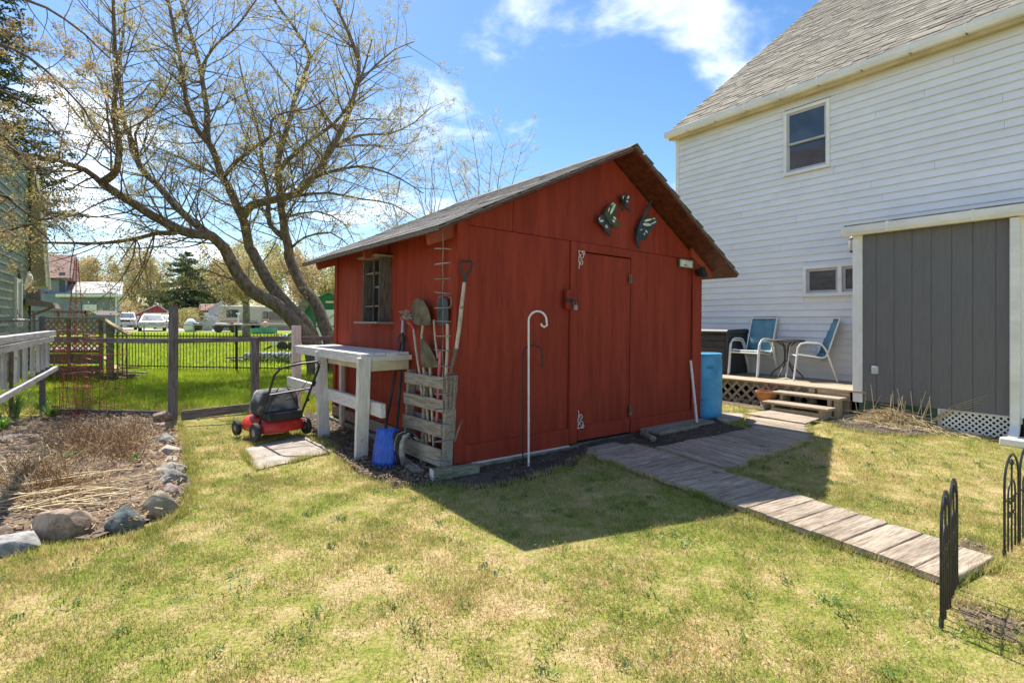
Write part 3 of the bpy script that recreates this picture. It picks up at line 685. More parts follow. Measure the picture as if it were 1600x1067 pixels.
ftri('gable_sheet', [(2.936, zt), (LEN, zt), (LEN, rt(LEN) - U), (2.936, rt(2.936) - U)], -.004, .02)
ftri('corner_board', [(-.02, .05), (.10, .05), (.10, zt + .03), (-.02, zt + .03)], -.028, -.004)
ftri('corner_board', [(xD, .07), (LEN + .02, .07), (LEN + .02, zt + .06), (xD, zt + .06)], -.028, -.004)
ftri('kick_board', [(.105, .05), (xA - .002, .05), (xA - .002, .235), (.105, .22)], -.022, 0)
ftri('kick_board', [(xC + .015, .07), (xD - .004, .07), (xD - .004, .24), (xC + .015, .23)], -.022, 0)
ftri('door_jamb', [(xA, .07), (xB - .003, .07), (xB - .003, zt - .006), (xA, zt - .006)], -.024, .02)
ftri('door_header', [(xB, SF(945, 398).z), (xC, SF(945, 398).z), (xC, zt - .006), (xB, zt - .006)], -.024, .02)
dh = SF(945, 398).z
door = ftri('door', [(xB + .002, .09), (xC - .006, .09), (xC - .006, dh - .012), (xB + .002, dh - .012)], -.006, .03)
ftri('door_kick_board', [(xB + .004, .09), (xC - .008, .09), (xC - .008, .25), (xB + .004, .25)], -.024, -.006, parent=door)
for px, py in ((985, 436), (985, 641)):
    q = SF(px, py, -.03); MB().box((q.x, -.03, q.z), (.045, .012, .11)).box((q.x + .03, -.028, q.z), (.02, .008, .06)).tube([(q.x + .002, -.038, q.z - .055), (q.x + .002, -.038, q.z + .055)], .007).build('hinge', rust, door, bev=.002)
a = SF(881, 449, -.05); c = SF(899, 487, -.05)
MB().box(((a.x + c.x) / 2 - .02, -.05, (a.z + c.z) / 2), (.085, .045, .20)).build('latch_block', red, shed, bev=.003)
q = SF(893, 472, -.08)
MB().box((q.x - .03, -.078, q.z + .02), (.10, .010, .035)).tube([(q.x + .02, -.09, q.z + .02), (q.x + .03, -.12, q.z + .0), (q.x + .02, -.10, q.z - .03)], .008).build('hasp', blackp, shed, bev=.002)
MB().box((q.x + .035, -.10, q.z - .055), (.045, .025, .05)).tube([(q.x + .022, -.10, q.z - .03), (q.x + .022, -.10, q.z + .01), (q.x + .048, -.10, q.z + .01), (q.x + .048, -.10, q.z - .03)], .005).build('padlock', greyst, shed, bev=.004)
def spiral(cx, cz, r0, r1, a0, a1, y=-.034, k=14):
    return [(cx + (r0 + (r1 - r0) * i / k) * math.cos(a0 + (a1 - a0) * i / k), y, cz + (r0 + (r1 - r0) * i / k) * math.sin(a0 + (a1 - a0) * i / k)) for i in range(k + 1)]
for (px, py, sg) in ((907, 406, 1), (906, 655, -1)):
    q = SF(px, py, -.03); b = MB(); s = .045
    b.tube(spiral(q.x + .012, q.z + sg * .045, .040, .010, math.pi * .5 * sg, -math.pi * 1.6 * sg), .0042, 5)
    b.tube(spiral(q.x + .004, q.z - sg * .030, .034, .009, math.pi * .6 * sg, -math.pi * 1.5 * sg), .0042, 5)
    b.tube([(q.x - .032, -.034, q.z + sg * .10), (q.x - .024, -.034, q.z + sg * .05), (q.x - .030, -.034, q.z), (q.x - .02, -.034, q.z - sg * .06), (q.x - .028, -.034, q.z - sg * .10)], .004, 5)
    b.tube([(q.x - .032, -.034, q.z + sg * .095), (q.x + .0, -.034, q.z + sg * .09), (q.x + .05, -.034, q.z + sg * .095), (q.x + .062, -.034, q.z + sg * .08)], .004, 5)
    b.tube(spiral(q.x + .045, q.z + sg * .075, .022, .006, math.pi * sg, -math.pi * .9 * sg), .0036, 5)
    b.build('scroll_bracket', whitem, shed)
# side and back walls, floor
WT = rt(0) - U
yw = SL(611, 450).y
win_far = None
wboxw = mk('dark_weathered_box_wood', (.075, .06, .052), (.14, .12, .105), .85, vs=5, var=.2, bump=.5, bs=16, stretch=(8, 8, 1), fine=.2, fine_s=18)
pr = .11
for _p in [i * .005 for i in range(10, 50)]:
    q = SM @ Vector((-_p, yw, 1.6)); 
    if 800 + 821 * q.x / q.y < 594.5: pr = _p; break
yf = SL(568, 450, -pr).y
zw0 = SL(600, 503).z; zw1 = SL(600, 406).z
def sidewall(name, ya, yb, za, zb): return MB().box((.01, (ya + yb) / 2, (za + zb) / 2), (.02, yb - ya, zb - za)).build(name, red, shed, bev=.002)
sidewall('side_sheet', .02, .35, .06, WT); sidewall('side_sheet', .352, yw - .002, .06, WT)
sidewall('side_sheet', yw, yf, .06, zw0); sidewall('side_sheet', yw, yf, zw1, WT); sidewall('side_sheet', yf + .002, DEP, .06, WT)
MB().box((-.012, .05, (WT + .06) / 2), (.022, .12, WT - .06)).build('corner_board', red, shed, bev=.002)
MB().box((-.012, DEP - .05, (WT + .06) / 2), (.022, .10, WT - .06)).build('corner_board', red, shed, bev=.002)
MB().box((-.030, 1.9, .15), (.03, 2.2, .12)).build('kick_board', grayw, shed, bev=.002)
MB().box((LEN - .01, DEP / 2, 1.15), (.02, DEP - .04, 2.2)).build('side_wall', red, shed)
ftri('rear_wall', [(0, .06), (LEN, .06), (LEN, rt(LEN) - U), (PKX, PKZ - U), (0, rt(0) - U)], DEP, DEP - .02)
MB().box((LEN / 2, DEP / 2, .05), (LEN - .1, DEP - .1, .04)).build('shed_floor', dark, shed)
wn = MB().box((-pr / 2, yw + .012, (zw0 + zw1) / 2), (pr + .02, .024, zw1 - zw0)).box((-pr / 2, yf - .012, (zw0 + zw1) / 2), (pr + .02, .024, zw1 - zw0)).build('window', wboxw, shed, bev=.002)
MB().bar((-pr / 2 - .03, yw - .03, zw1 + .02), (-pr / 2 - .03, yf + .02, zw1 + .02), pr + .08, .02).build('lintel', palw, wn, bev=.002)
MB().bar((-pr / 2 - .03, yw - .09, zw0 - .01), (-pr / 2 - .03, yf + .09, zw0 - .01), pr + .09, .022).build('sill', grayw, wn, bev=.002)
MB().box((.0, (yw + yf) / 2, (zw0 + zw1) / 2), (.006, yf - yw - .05, zw1 - zw0 - .01)).build('pane', dark, wn)
for k, (fa, fb, fz_) in enumerate(((.0, 1., .25), (0., .42, .55), (.35, 1, .78))):
    z_ = zw0 + (zw1 - zw0) * fz_; ya = yw + .026 + (yf - yw - .052) * fa; yb = yw + .026 + (yf - yw - .052) * fb
    MB().box((-pr / 2 + .01, (ya + yb) / 2, z_), (pr - .02, yb - ya, .014)).build('shelf', grayw, wn, bev=.002)
MB().box((-pr + .01, yw + (yf - yw) * .42, (zw0 + zw1) / 2), (.015, .016, zw1 - zw0 - .02)).build('muntin', wboxw, wn, bev=.001)
# roof
OV0, OV1 = -.331, DEP + .22
def slope(xa, xb, off, th):
    za, zb = rt(xa), rt(xb); return [(xa, za + off), (xb, zb + off), (xb, zb + off - th), (xa, za + off - th)]
roof = MB().prism([(EL_X, EL_Z - .012), (PKX, PKZ - .012), (ER_X, ER_Z - .012), (ER_X, ER_Z - .045), (PKX, PKZ - .050), (EL_X, EL_Z - .045)], OV0, OV1, lambda u, v, w_: (u, w_, v)).build('roof', osb, shed)
# drip edge + shingles on the near slope
for (xa, xb) in ((EL_X - .012, PKX), (PKX, ER_X + .012)):
    sx = -1 if xa < 0 else 1
    MB().prism(slope(xa, xb, -.006, .012), OV0 - .012, OV0 + .01, lambda u, v, w_: (u, w_, v)).build('drip_edge', fencew, roof)
MB().bar((EL_X - .01, OV0, EL_Z - .022), (EL_X - .01, OV1, EL_Z - .022), .012, .035).build('drip_edge', fencew, roof)
sl = Vector((PKX - EL_X, 0, PKZ - EL_Z)); sll = sl.length; su = sl.normalized(); sn = Vector((-su.z, 0, su.x))
rs = random.Random(4); ncr = int(sll / .145) + 1
for i in range(ncr):
    if -.02 + i * .145 + .165 > sll: break
    s0 = -.02 + i * .145; y = OV0 - .02 - (i % 2) * .15; 
    while y < OV1:
        y1 = min(y + .30, OV1 + .015); y0 = max(y, OV0 - .02)
        if y1 - y0 > .04:
            c0 = Vector((EL_X, 0, EL_Z)) + su * (s0 + .080) + sn * (.004 + rs.uniform(0, .0035)); c0.y = (y0 + y1) / 2
            X = (su + sn * -.035 * 1).normalized(); Yv = Vector((0, 1, 0)); Zv = X.cross(Yv)
            m = Matrix((Yv, -X, Zv if Zv.z > 0 else -Zv)).transposed().to_4x4(); m = Matrix((Yv, -X, Yv.cross(-X))).transposed().to_4x4(); m.translation = c0
            wdt = y1 - y0 - .006
            piece('shingle', (round(wdt, 2), .165, .008), shin, m, roof, .001, key=None)
        y += .30
b = MB(); sr = Vector((ER_X - PKX, 0, ER_Z - PKZ)); srl = sr.length; sru = sr.normalized(); srn = Vector((-sru.z, 0, sru.x))
for i in range(int((srl - .165) / .145) + 1):
    y = OV0 - .015 - (i % 2) * .15
    while y < OV1:
        y1 = min(y + .30, OV1); y0 = max(y, OV0 - .03)
        if y1 - y0 > .04:
            c0 = Vector((ER_X, 0, ER_Z)) - sru * (-.02 + i * .145 + .08) + srn * (.006 + rs.uniform(0, .005)); c0.y = (y0 + y1) / 2
            X = (-sru - srn * .06).normalized(); m = Matrix((Vector((0, 1, 0)), -X, Vector((0, 1, 0)).cross(-X))).transposed()
            b.box(c0, (y1 - y0 - .006, .17, .010), m)
        y += .30
tag(b.build('shingle_field', shin, roof), None, None, None, 'stuff')
b = MB(); y = OV0 - .02
while y < OV1:
    for sgn, uu in ((0, su), (1, sru)):
        pass
    b.prism([(PKX - .13, rt(PKX - .13) + .016), (PKX, PKZ + .026), (PKX + .12, rt(PKX + .12) + .016), (PKX + .12, rt(PKX + .12) + .008), (PKX, PKZ + .016), (PKX - .13, rt(PKX - .13) + .008)], y, min(y + .27, OV1 + .02), lambda u, v, w_: (u, w_, v + .0)); y += .275
b.build('ridge_cap', shin, roof)
for yy in (.035, 1.45, 3.0):
    MB().prism([(.0, rt(0) - .05), (EL_X + .075, rt(EL_X + .075) - .05), (EL_X + .10, rt(EL_X + .10) - .155), (.0, rt(0) - .19)], yy - .02, yy + .02, lambda u, v, w_: (u, w_, v)).build('rafter_tail', redr, shed, bev=.003)
for yy in (.0, 1.45, 3.0):
    MB().prism([(LEN - .25, rt(LEN - .25) - .05), (ER_X - .12, rt(ER_X - .12) - .05), (ER_X - .15, rt(ER_X - .15) - .13), (LEN - .25, rt(LEN - .25) - .16)], yy - .052, yy - .010, lambda u, v, w_: (u, w_, v)).build('rafter_tail', redr, shed, bev=.003)
# sills under the front wall
q0, q1 = SF(738, 722, -.04).x, SF(890, 694, -.04).x
MB().box(((q0 + q1) / 2, -.022, .052), (q1 - q0, .035, .012)).build('sill_strip', whitep, shed, bev=.002)
MB().box(((q0 + q1) / 2 + .05, -.01, -.01), (q1 - q0 + .15, .09, .115)).build('sill_timber', greenw, shed, bev=.008)
MB().box((2.35, .03, .0), (1.7, .09, .11)).build('sill_timber', greenw, shed, bev=.008)
MB().box((-.02, 1.6, .0), (.10, 3.0, .11)).build('sill_timber', greenw, shed, bev=.008)
MB().box((.10, .0, .005), (.26, .10, .10)).build('sill_timber', greenw, shed, bev=.008)
t_ = thing('timber_offcut', 'short mossy timber offcut with a white painted end at the near corner of the shed', 'timber', G(690, 748), math.atan2(.42, .9), 'timber offcuts by the shed corner')
b = MB().box((.0, 0, .045), (.17, .085, .09)).build('timber', greenw, t_, bev=.008); MB().box((-.088, 0, .045), (.012, .088, .094)).build('painted_end', whitep, t_, bev=.003)
o = MB().box((0, 0, .04), (.30, .085, .08)).build('timber_offcut', greenw, None, bev=.008); o.location = G(722, 742); o.rotation_euler = (0, .02, math.atan2(.45, .9)); tag(o, 'longer mossy timber offcut lying along the shed sill beside the shepherd hooks', 'timber', 'timber offcuts by the shed corner')
lg = thing('ledge_board', 'weathered grey board lying as a doorstep below the right part of the shed front', 'board', (0, 0, 0))
for k in range(2):
    A = S0 + SX * 2.58 + SY * (-.09 - .15 * k) + Vector((0, 0, .045)); B = S0 + SX * 3.78 + SY * (-.07 - .13 * k) + Vector((0, 0, .03)); plank('board', A, B, .125, .03, grayw, lg)
MB().bar(S0 + SX * 2.62 + SY * -.27 + Vector((0, 0, .03)), S0 + SX * 3.4 + SY * -.27 + Vector((0, 0, .02)), .03, .07).build('front_edge', greenw, lg, bev=.004)
o = MB().tube([S0 + SX * 2.45 + SY * -.16 + Vector((0, 0, .04)), S0 + SX * 2.33 + SY * -.40 + Vector((0, 0, .04))], .035, 12).build('log_end', grayw, None, smooth='auto'); tag(o, 'short round grey log piece lying end-on at the foot of the shed door', 'log')
o = MB().box((0, 0, 0), (.40, .15, .03)).build('loose_board', grayw, None, bev=.003); q = G(947, 699, .05); o.location = q; o.rotation_euler = (0, 0, math.atan2(.616, .788)); tag(o, 'loose short board at the shed end of the plank path', 'board')

# ------------------------------------------------ ornaments on the gable
bfw = mk('butterfly_green', (.03, .055, .012), (.05, .085, .02), .4, vs=9); bfd = mk('butterfly_dark', (.012, .022, .028), (.025, .045, .05), .35, vs=9); bfl = mk('butterfly_pale_cells', (.62, .64, .52), (.72, .74, .66), .5, vs=9)
def BZ(zx, zy): return (860 + zx / 6.154, 280 + zy / 6.154)
def wing(parent, name, pts, mat, depth, th=.01):
    """outline measured on the gable; depth(x, z) lifts the wing off the wall"""
    pp = [SF(*BZ(*p), y=-.06) for p in pts]
    return MB().prism([(p.x, p.z) for p in pp], 0, th, lambda u, v, w_: (u, -.06 - depth(u, v) + w_, v)).build(name, mat, None and parent, smooth=False)
def butterfly(label, wings, cells, body, lift, loc):
    c = SM @ SF(*BZ(*loc), y=-.03); t = thing('butterfly_ornament', label, 'ornament', c, group='butterfly ornaments on the shed gable'); t.rotation_euler = SM.to_euler(); inv = wm(t).inverted() @ SM
    ctr = SF(*BZ(*loc), y=-.06)
    dp = lambda u, v: .01 + lift * abs((u - ctr.x)) 
    def mkw(name, pts, mat, ex, th, par):
        pp = [SF(*BZ(*p), y=-.06) for p in pts]; b = MB().prism([(p.x, p.z) for p in pp], 0, th, lambda u, v, w_: (u, -.05 - dp(u, v) - ex + w_, v)); b.xf(inv); return b.build(name, mat, par)
    ws = [mkw('wing', w_, m_, 0, .010, t) for w_, m_ in wings]
    for k, c_ in cells: mkw('wing_cell', c_, bfl, .004, .006, ws[k])
    pp = [SF(*BZ(*p), y=-.06) for p in body]; b = MB().tube([(p.x, -.065, p.z) for p in pp], [.006] + [.014] * (len(pp) - 2) + [.006], 8).tube([(p.x, -.065, p.z) for p in (pp[0],)] + [(pp[0].x + .02, -.09, pp[0].z + .05)], .0025, 4).tube([(pp[0].x, -.065, pp[0].z), (pp[0].x - .02, -.08, pp[0].z + .05)], .0025, 4).box(((pp[0].x + pp[-1].x) / 2, -.03, (pp[0].z + pp[-1].z) / 2), (.02, .06, .02)); b.xf(inv); b.build('body', bfd, t, smooth='auto')
def ell(cx, cy, a, b_, ang, n=10): 
    ca, sa = math.cos(ang), math.sin(ang); return [(cx + a * math.cos(t) * ca - b_ * math.sin(t) * sa, cy + a * math.cos(t) * sa + b_ * math.sin(t) * ca) for t in [2 * math.pi * i / n for i in range(n)]]
butterfly('butterfly ornament with one green wing and one dark wing, leftmost on the gable',
          [([(515, 335), (535, 285), (565, 245), (600, 220), (628, 250), (628, 300), (610, 350), (622, 395), (655, 440), (645, 462), (605, 455), (570, 425), (545, 385)], bfw),
           ([(445, 375), (475, 345), (515, 345), (540, 385), (560, 430), (575, 470), (562, 500), (574, 550), (562, 552), (540, 510), (512, 485), (500, 455), (462, 432), (442, 405)], bfd)],
          [(0, ell(590, 290, 52, 11, -1.2)), (0, ell(588, 240, 16, 7, -.7)), (0, ell(606, 378, 18, 7, 1.0)), (0, ell(597, 405, 16, 8, 1.0)), (0, ell(557, 295, 22, 6, -1.3)), (1, ell(480, 405, 24, 11, -.1)), (1, ell(455, 385, 14, 6, -1.2)), (1, ell(540, 455, 20, 7, 1.1)), (1, ell(527, 458, 16, 5, 1.1))],
          [(508, 325), (530, 365), (565, 425), (590, 470)], .16, (545, 390))
butterfly('small dark butterfly ornament between the two larger ones',
          [([(672, 165), (700, 150), (715, 170), (718, 205), (705, 245), (690, 310), (680, 290), (692, 245), (678, 215), (668, 190)], bfd), ([(718, 170), (735, 150), (758, 160), (755, 195), (738, 220), (735, 250), (760, 300), (752, 318), (725, 275), (712, 240)], bfd)],
          [(0, ell(692, 178, 16, 7, 1.3)), (1, ell(740, 178, 16, 7, 1.8)), (1, ell(733, 215, 12, 5, 1.2)), (0, ell(712, 165, 7, 5, 0))], [(715, 160), (716, 200), (714, 250)], .25, (716, 210))
butterfly('black and white butterfly ornament with a thin folded wing, rightmost on the gable',
          [([(875, 400), (920, 365), (965, 372), (998, 380), (1000, 412), (968, 462), (935, 515), (908, 578), (872, 590), (852, 600), (862, 668), (848, 668), (832, 635), (818, 560), (830, 485), (850, 440)], bfd), ([(868, 405), (900, 310), (948, 200), (960, 205), (930, 300), (892, 395)], bfd)],
          [(0, ell(922, 398, 32, 11, -.25)), (0, ell(915, 440, 34, 15, .2)), (0, ell(968, 385, 12, 6, 0)), (0, ell(975, 420, 16, 6, -.8)), (0, ell(882, 510, 34, 9, 1.1)), (0, ell(866, 515, 30, 7, 1.35)), (0, ell(905, 500, 24, 6, 1.0)), (0, ell(955, 430, 12, 5, -.8))], [(868, 395), (848, 450), (832, 520), (824, 560)], .16, (850, 470))
a = SF(1060, 404, -.02); c = SF(1081, 420, -.02)
sg = thing('wall_plaque', 'small pale green rectangular plaque with a red motif under the right eave', 'sign', SM @ a); sg.rotation_euler = SM.to_euler()
wd_, hg = abs(c.x - a.x), abs(a.z - c.z) + .005
signp = mk('plaque_face', (.62, .70, .62), (.68, .75, .68), .5, vs=8); signf = mk('plaque_frame', (.10, .15, .07), (.16, .2, .1), .6, vs=8); motif = mk('plaque_motif', (.55, .12, .14), None, .6)
MB().box((wd_ / 2, -.01, -hg / 2), (wd_ - .02, .01, hg - .02)).build('face', signp, sg)
b = MB(); 
for x, z, sx, sz in ((wd_ / 2, -.006, wd_, .012), (wd_ / 2, -hg + .006, wd_, .012), (.006, -hg / 2, .012, hg - .024), (wd_ - .006, -hg / 2, .012, hg - .024)): b.box((x, -.012, z), (sx, .022, sz))
b.build('frame', signf, sg, bev=.001)
b = MB()
for x, z, s in ((.35, -.66, .016), (.45, -.7, .018), (.56, -.72, .013), (.5, -.58, .008), (.66, -.74, .008)): b.lathe([(s, 0), (s * .8, .003)], 8, (0, 0, 0)) if 0 else b.box((wd_ * x, -.0165, hg * z), (s * 1.5, .004, s))
b.build('motif', motif, sg)
q = SM @ SF(1088, 425, -.04); lm = thing('wall_lantern', 'small black lamp fixed at the top of the right shed corner', 'lamp', q); lm.rotation_euler = SM.to_euler()
MB().tube([(0, .0, 0), (0, -.05, .01)], .035, 10).build('wall_plate', blackp, lm)
MB().lathe([(.015, .06), (.03, .05), (.045, .0), (.075, -.06), (.07, -.065), (.04, -.01)], 14, (0, -.09, 0)).build('shade', blackp, lm, smooth='auto')
MB().tube([(-.01, -.04, 0), (-.05, -.07, .02), (-.055, -.08, -.02)], .012, 6).build('bracket', blackp, lm)

# ------------------------------------------------ rain chain
rc = thing('hanging_spiral_chain', 'chain of small curved metal leaf dishes hanging from the near eave corner', 'wind chime', (0, 0, 0))
top = SM @ Vector((-.30, -.25, rt(-.30) - .05)); rc.location = top
dz = [390, 413, 437, 459, 482, 503, 526, 548, 574, 595, 616, 640, 664, 690, 722]
zs = [Z(p, top.y) - top.z for p in dz]
MB().tube([(0, 0, 0)] + [((-1) ** i * .003, 0, z) for i, z in enumerate(zs)], .0025, 5).build('chain', galv, rc)
rs = random.Random(9)
for i, z in enumerate(zs):
    b = MB(); hw = .072 if i != 8 else .078; n = 8; rot = rs.uniform(-.25, .25); ti = rs.uniform(-.12, .12)
    for j in range(n):
        for k_, yy in ((0, 1), (1, -1)): pass
    vs = []
    for j in range(n + 1):
        x = -hw + 2 * hw * j / n; wv = .030 * math.sqrt(max(0, 1 - (x / hw) ** 2)) + .002; zz_ = z - .25 * (hw * hw - x * x) * 1.0 * (1 if i != 8 else -3) + x * ti
        for yy in (-wv, 0, wv): vs.append((x * math.cos(rot) - yy * math.sin(rot), x * math.sin(rot) + yy * math.cos(rot), zz_ + (.006 if yy else 0)))
    f = []
    for j in range(n):
        for k_ in range(2): f.append((j * 3 + k_, j * 3 + k_ + 1, j * 3 + k_ + 4, j * 3 + k_ + 3))
    b.add(vs, f); ob = b.build('leaf_dish', greyst, rc, smooth=True); so = ob.modifiers.new('solid', 'SOLIDIFY'); so.thickness = .003

# ------------------------------------------------ pallet rack and tools
SW = lambda x, y, z=0: S0 + SX * x + SY * y + Vector((0, 0, z))
pl = thing('pallet', 'grey weathered pallet standing upright against the left wall of the shed, holding tools', 'pallet', (0, 0, 0)); pl.location = SW(-.1, .3)
lean = .045
def PW(x, y, z): return SW(x + lean * z / .85, y, z)
for zc, hgt in ((.135, .15), (.37, .12), (.585, .11), (.785, .105)):
    plank('slat', PW(-.155, -.02, zc + .01), PW(-.155, .72, zc + .0), .018, hgt, palw, pl, world=True)
for zc, hgt in ((.40, .09), (.70, .09)):
    plank('slat', PW(-.045, .0, zc), PW(-.045, .72, zc), .016, hgt, palw, pl, world=True)
for yy in (.03, .36, .70):
    A, B = PW(-.10, yy, .0), PW(-.10, yy, .86); m, ln = frame(A, B, SX, pl); 
    if yy == .03:
        b = MB().prism([(-.045, 0), (.048, 0), (.048, .30), (.062, .31), (.062, .56), (.048, .57), (.066, .72), (.066, .86), (-.045, .86)], -.02, .02, lambda u, v, w_: PW(-.10 + u, .0 + w_ - .035, v)); b.build('stringer', palw, pl, bev=.003, world=True)
    else: MB().bar(A, B, .036, .085, SX).build('stringer', palw, pl, bev=.003, world=True)
plank('slat', SW(-.28, .12, .02), SW(-.20, .78, .03), .10, .02, palw, pl, world=True)
def tool(name, label, cat, loc): return thing(name, label, cat, loc, group='garden tools leaning on the shed')
def LW(px, py, x): return SM @ SL(px, py, x)
def shaft(t, pts, r, mat, n=8, name='handle'):
    b = MB().tube(pts, r, n); return b.build(name, mat, t, smooth='auto', world=True)
def bladepoly(t, pxs, x, mat, name='blade', th=.004, cup=.03):
    pp = [SL(a, c_, x) for a, c_ in pxs]; cy = sum(p.y for p in pp) / len(pp); hw = max(abs(p.y - cy) for p in pp) or 1
    n = len(pp); cz = sum(p.z for p in pp) / n
    b = MB(); rings = 4; vs = []
    for side in (0, 1):
        for k in range(rings + 1):
            f_ = 1 - k / rings
            for p in pp:
                y = cy + (p.y - cy) * f_; z = cz + (p.z - cz) * f_; vs.append(SM @ Vector((x - cup * (1 - ((y - cy) / hw) ** 2) * (1 if side == 0 else 1) + (th if side else 0), y, z)))
    f = []; S = (rings + 1) * n
    for k in range(rings):
        for i in range(n):
            i2 = (i + 1) % n; f.append((k * n + i, k * n + i2, (k + 1) * n + i2, (k + 1) * n + i)); f.append((S + k * n + i2, S + k * n + i, S + (k + 1) * n + i, S + (k + 1) * n + i2))
    for i in range(n): i2 = (i + 1) % n; f.append((i2, i, S + i, S + i2))
    b.add(vs, f); return b.build(name, mat, t, smooth='auto', world=True)
olive = mk('olive_spade_steel', (.10, .08, .045), (.17, .14, .085), .65, vs=7, var=.2, metal=.2, bump=.2, bs=40); dsteel = mk('dark_spade_steel', (.035, .045, .055), (.07, .08, .09), .5, vs=7, var=.2, metal=.3)
t = tool('round_shovel', 'round-point shovel with an olive brown blade standing blade-up', 'shovel', LW(655, 600, -.07))
bladepoly(t, [(644, 500), (643, 482), (648, 471), (657, 466), (666, 471), (671, 484), (673, 497), (673, 508), (660, 509), (648, 505)], -.06, olive)
shaft(t, [LW(661, 508, -.07), LW(659, 525, -.07), LW(661, 560, -.08), LW(664, 600, -.10), LW(672, 690, -.09)], .013, ash)
t = tool('square_spade', 'dark blue-grey square spade standing blade-up behind the leaf chain', 'spade', LW(699, 560, -.06))
bladepoly(t, [(686, 508), (683, 484), (687, 466), (694, 463), (701, 468), (702, 490), (701, 508)], -.05, dsteel)
shaft(t, [LW(699, 506, -.06), LW(699, 545, -.06), LW(696, 600, -.09), LW(694, 690, -.09)], .014, ash)
shaft(t, [LW(686, 464, -.06), LW(697, 461, -.08), LW(705, 466, -.08), LW(705, 476, -.07), LW(700, 482, -.06)], .004, galv, 5, 'wire_loop')
t = tool('brown_spade', 'brown flat spade with its blade at half height behind the pallet', 'spade', LW(670, 560, -.1))
bladepoly(t, [(658, 530), (664, 528), (676, 545), (684, 566), (683, 574), (664, 574), (659, 560)], -.09, olive)
shaft(t, [LW(672, 574, -.09), LW(674, 620, -.10), LW(678, 700, -.10)], .013, ash)
shaft(t, [LW(678, 500, -.05), LW(680, 530, -.06), LW(684, 560, -.07)], .010, ash, 8, 'neck')
t = tool('pink_handled_tool', 'garden tool with a long pink handle standing in the pallet', 'tool', LW(686, 600, -.1))
shaft(t, [LW(688, 549, -.06), LW(686, 590, -.08), LW(684, 640, -.09), LW(681, 682, -.09)], .016, pink, 10)
shaft(t, [LW(681, 682, -.09), LW(680, 706, -.09)], .019, blackpl, 10, 'ferrule')
t = tool('cobweb_brush', 'pole with a silver stringy mop head and red collar next to the snow shovels', 'mop', LW(650, 560, -.06))
shaft(t, [LW(646, 512, -.06), LW(650, 545, -.07), LW(656, 585, -.09), LW(663, 650, -.10), LW(667, 700, -.09)], .012, ash)
shaft(t, [LW(637, 503, -.07), LW(643, 507, -.07), LW(647, 514, -.06)], .016, mk('red_collar', (.5, .06, .04), None, .5), 8, 'collar')
b = MB(); rs = random.Random(2); c0 = LW(635, 498, -.08)
for i in range(46):
    a_ = rs.uniform(0, 6.28); e_ = c0 + Vector((math.cos(a_) * rs.uniform(.02, .08), rs.uniform(-.04, .04), rs.uniform(-.02, .09))); mid = c0.lerp(e_, .5) + Vector((rs.uniform(-.02, .02), 0, .02)); b.tube([c0, mid, e_], .004, 4)
b.build('mop_head', greyst, t, world=True)
t = tool('garden_fork', 'D-handled garden fork with a long pale wooden shaft at the near shed corner', 'fork', P(718, 4.6, 1.0))
def FP(px, py, Y): return P(px, Y, Z(py, Y))
shaft(t, [FP(725.5, 441, 4.66), FP(721, 480, 4.65), FP(718, 510, 4.63), FP(713, 545, 4.61)], [.015, .018, .018, .017], ash, 10)
shaft(t, [FP(713, 545, 4.61), FP(708, 566, 4.59), FP(705, 580, 4.58)], [.021, .017, .010], rust, 8, 'socket')
b = MB().tube([FP(726, 441, 4.66), FP(727, 430, 4.66)], [.019, .016], 10)
b.tube([FP(727, 433, 4.66), FP(720, 420, 4.655), FP(719.5, 410, 4.655), FP(722, 407.5, 4.655), FP(729, 408, 4.66), FP(736, 409, 4.665), FP(738, 412, 4.665), FP(735, 422, 4.66), FP(728, 433, 4.66)], .010, 8)
b.build('grip', blackpl, t, smooth='auto', world=True)
b = MB()
for k in range(4):
    o_ = Vector((.030 * (k - 1.5), .010 * (k - 1.5), 0)); b.tube([FP(705, 580, 4.58), FP(705, 586, 4.56) + o_, FP(703, 640, 4.53) + o_], .005, 5)
b.build('tines', rust, t, world=True)
t = tool('iron_hook_bar', 'short rusty bar with a hooked end leaning on the red corner board beside the pallet', 'bar', G(708, 735))
shaft(t, [FP(711, 690, 4.52), FP(716, 672, 4.55), FP(722, 658, 4.58), FP(724, 656, 4.55)], .008, rust, 6, 'bar')
# snow shovels
ring = LW(627, 530, -.05)
t = tool('snow_shovel', 'snow shovel with a bright blue plastic scoop beside the white bench leg', 'snow shovel', G(598, 722))
b0 = G(597, 716, .0)
def scoop(t, c, wd, h, ax, depth, mat, nm='scoop', tilt=.12, curl=.25):
    """curved sheet: ax = horizontal direction of its width, standing on its lower edge and leaning to the wall"""
    ax = Vector(ax).normalized(); nr = Vector((0, 0, 1)).cross(ax); n = 8; m_ = 8; vs = []
    for i in range(n + 1):
        for j in range(m_ + 1):
            u = i / n - .5; v = j / m_; ww = wd * (1 - .06 * v); cup = depth * (1 - (2 * u) ** 2) 
            vs.append(c + ax * u * ww + nr * (cup + tilt * v + curl * v * v * h) + Vector((0, 0, h * v * (1 - .25 * v * curl) + .012 * math.sin(u * 44) * .12)))
    f = [(i * (m_ + 1) + j, (i + 1) * (m_ + 1) + j, (i + 1) * (m_ + 1) + j + 1, i * (m_ + 1) + j + 1) for i in range(n) for j in range(m_)]
    ob = MB(); ob.add(vs, f); ob = ob.build(nm, mat, t, smooth=True, world=True); so = ob.modifiers.new('solid', 'SOLIDIFY'); so.thickness = .008; return ob
dirw = (G(617, 725) - G(580, 705)).normalized()
bc = P(598, 4.80); bc.z = .02; dirb = Vector((.96, -.28, 0)); scoop(t, bc, .235, .34, dirb, -.045, blues, tilt=.05, curl=.1)
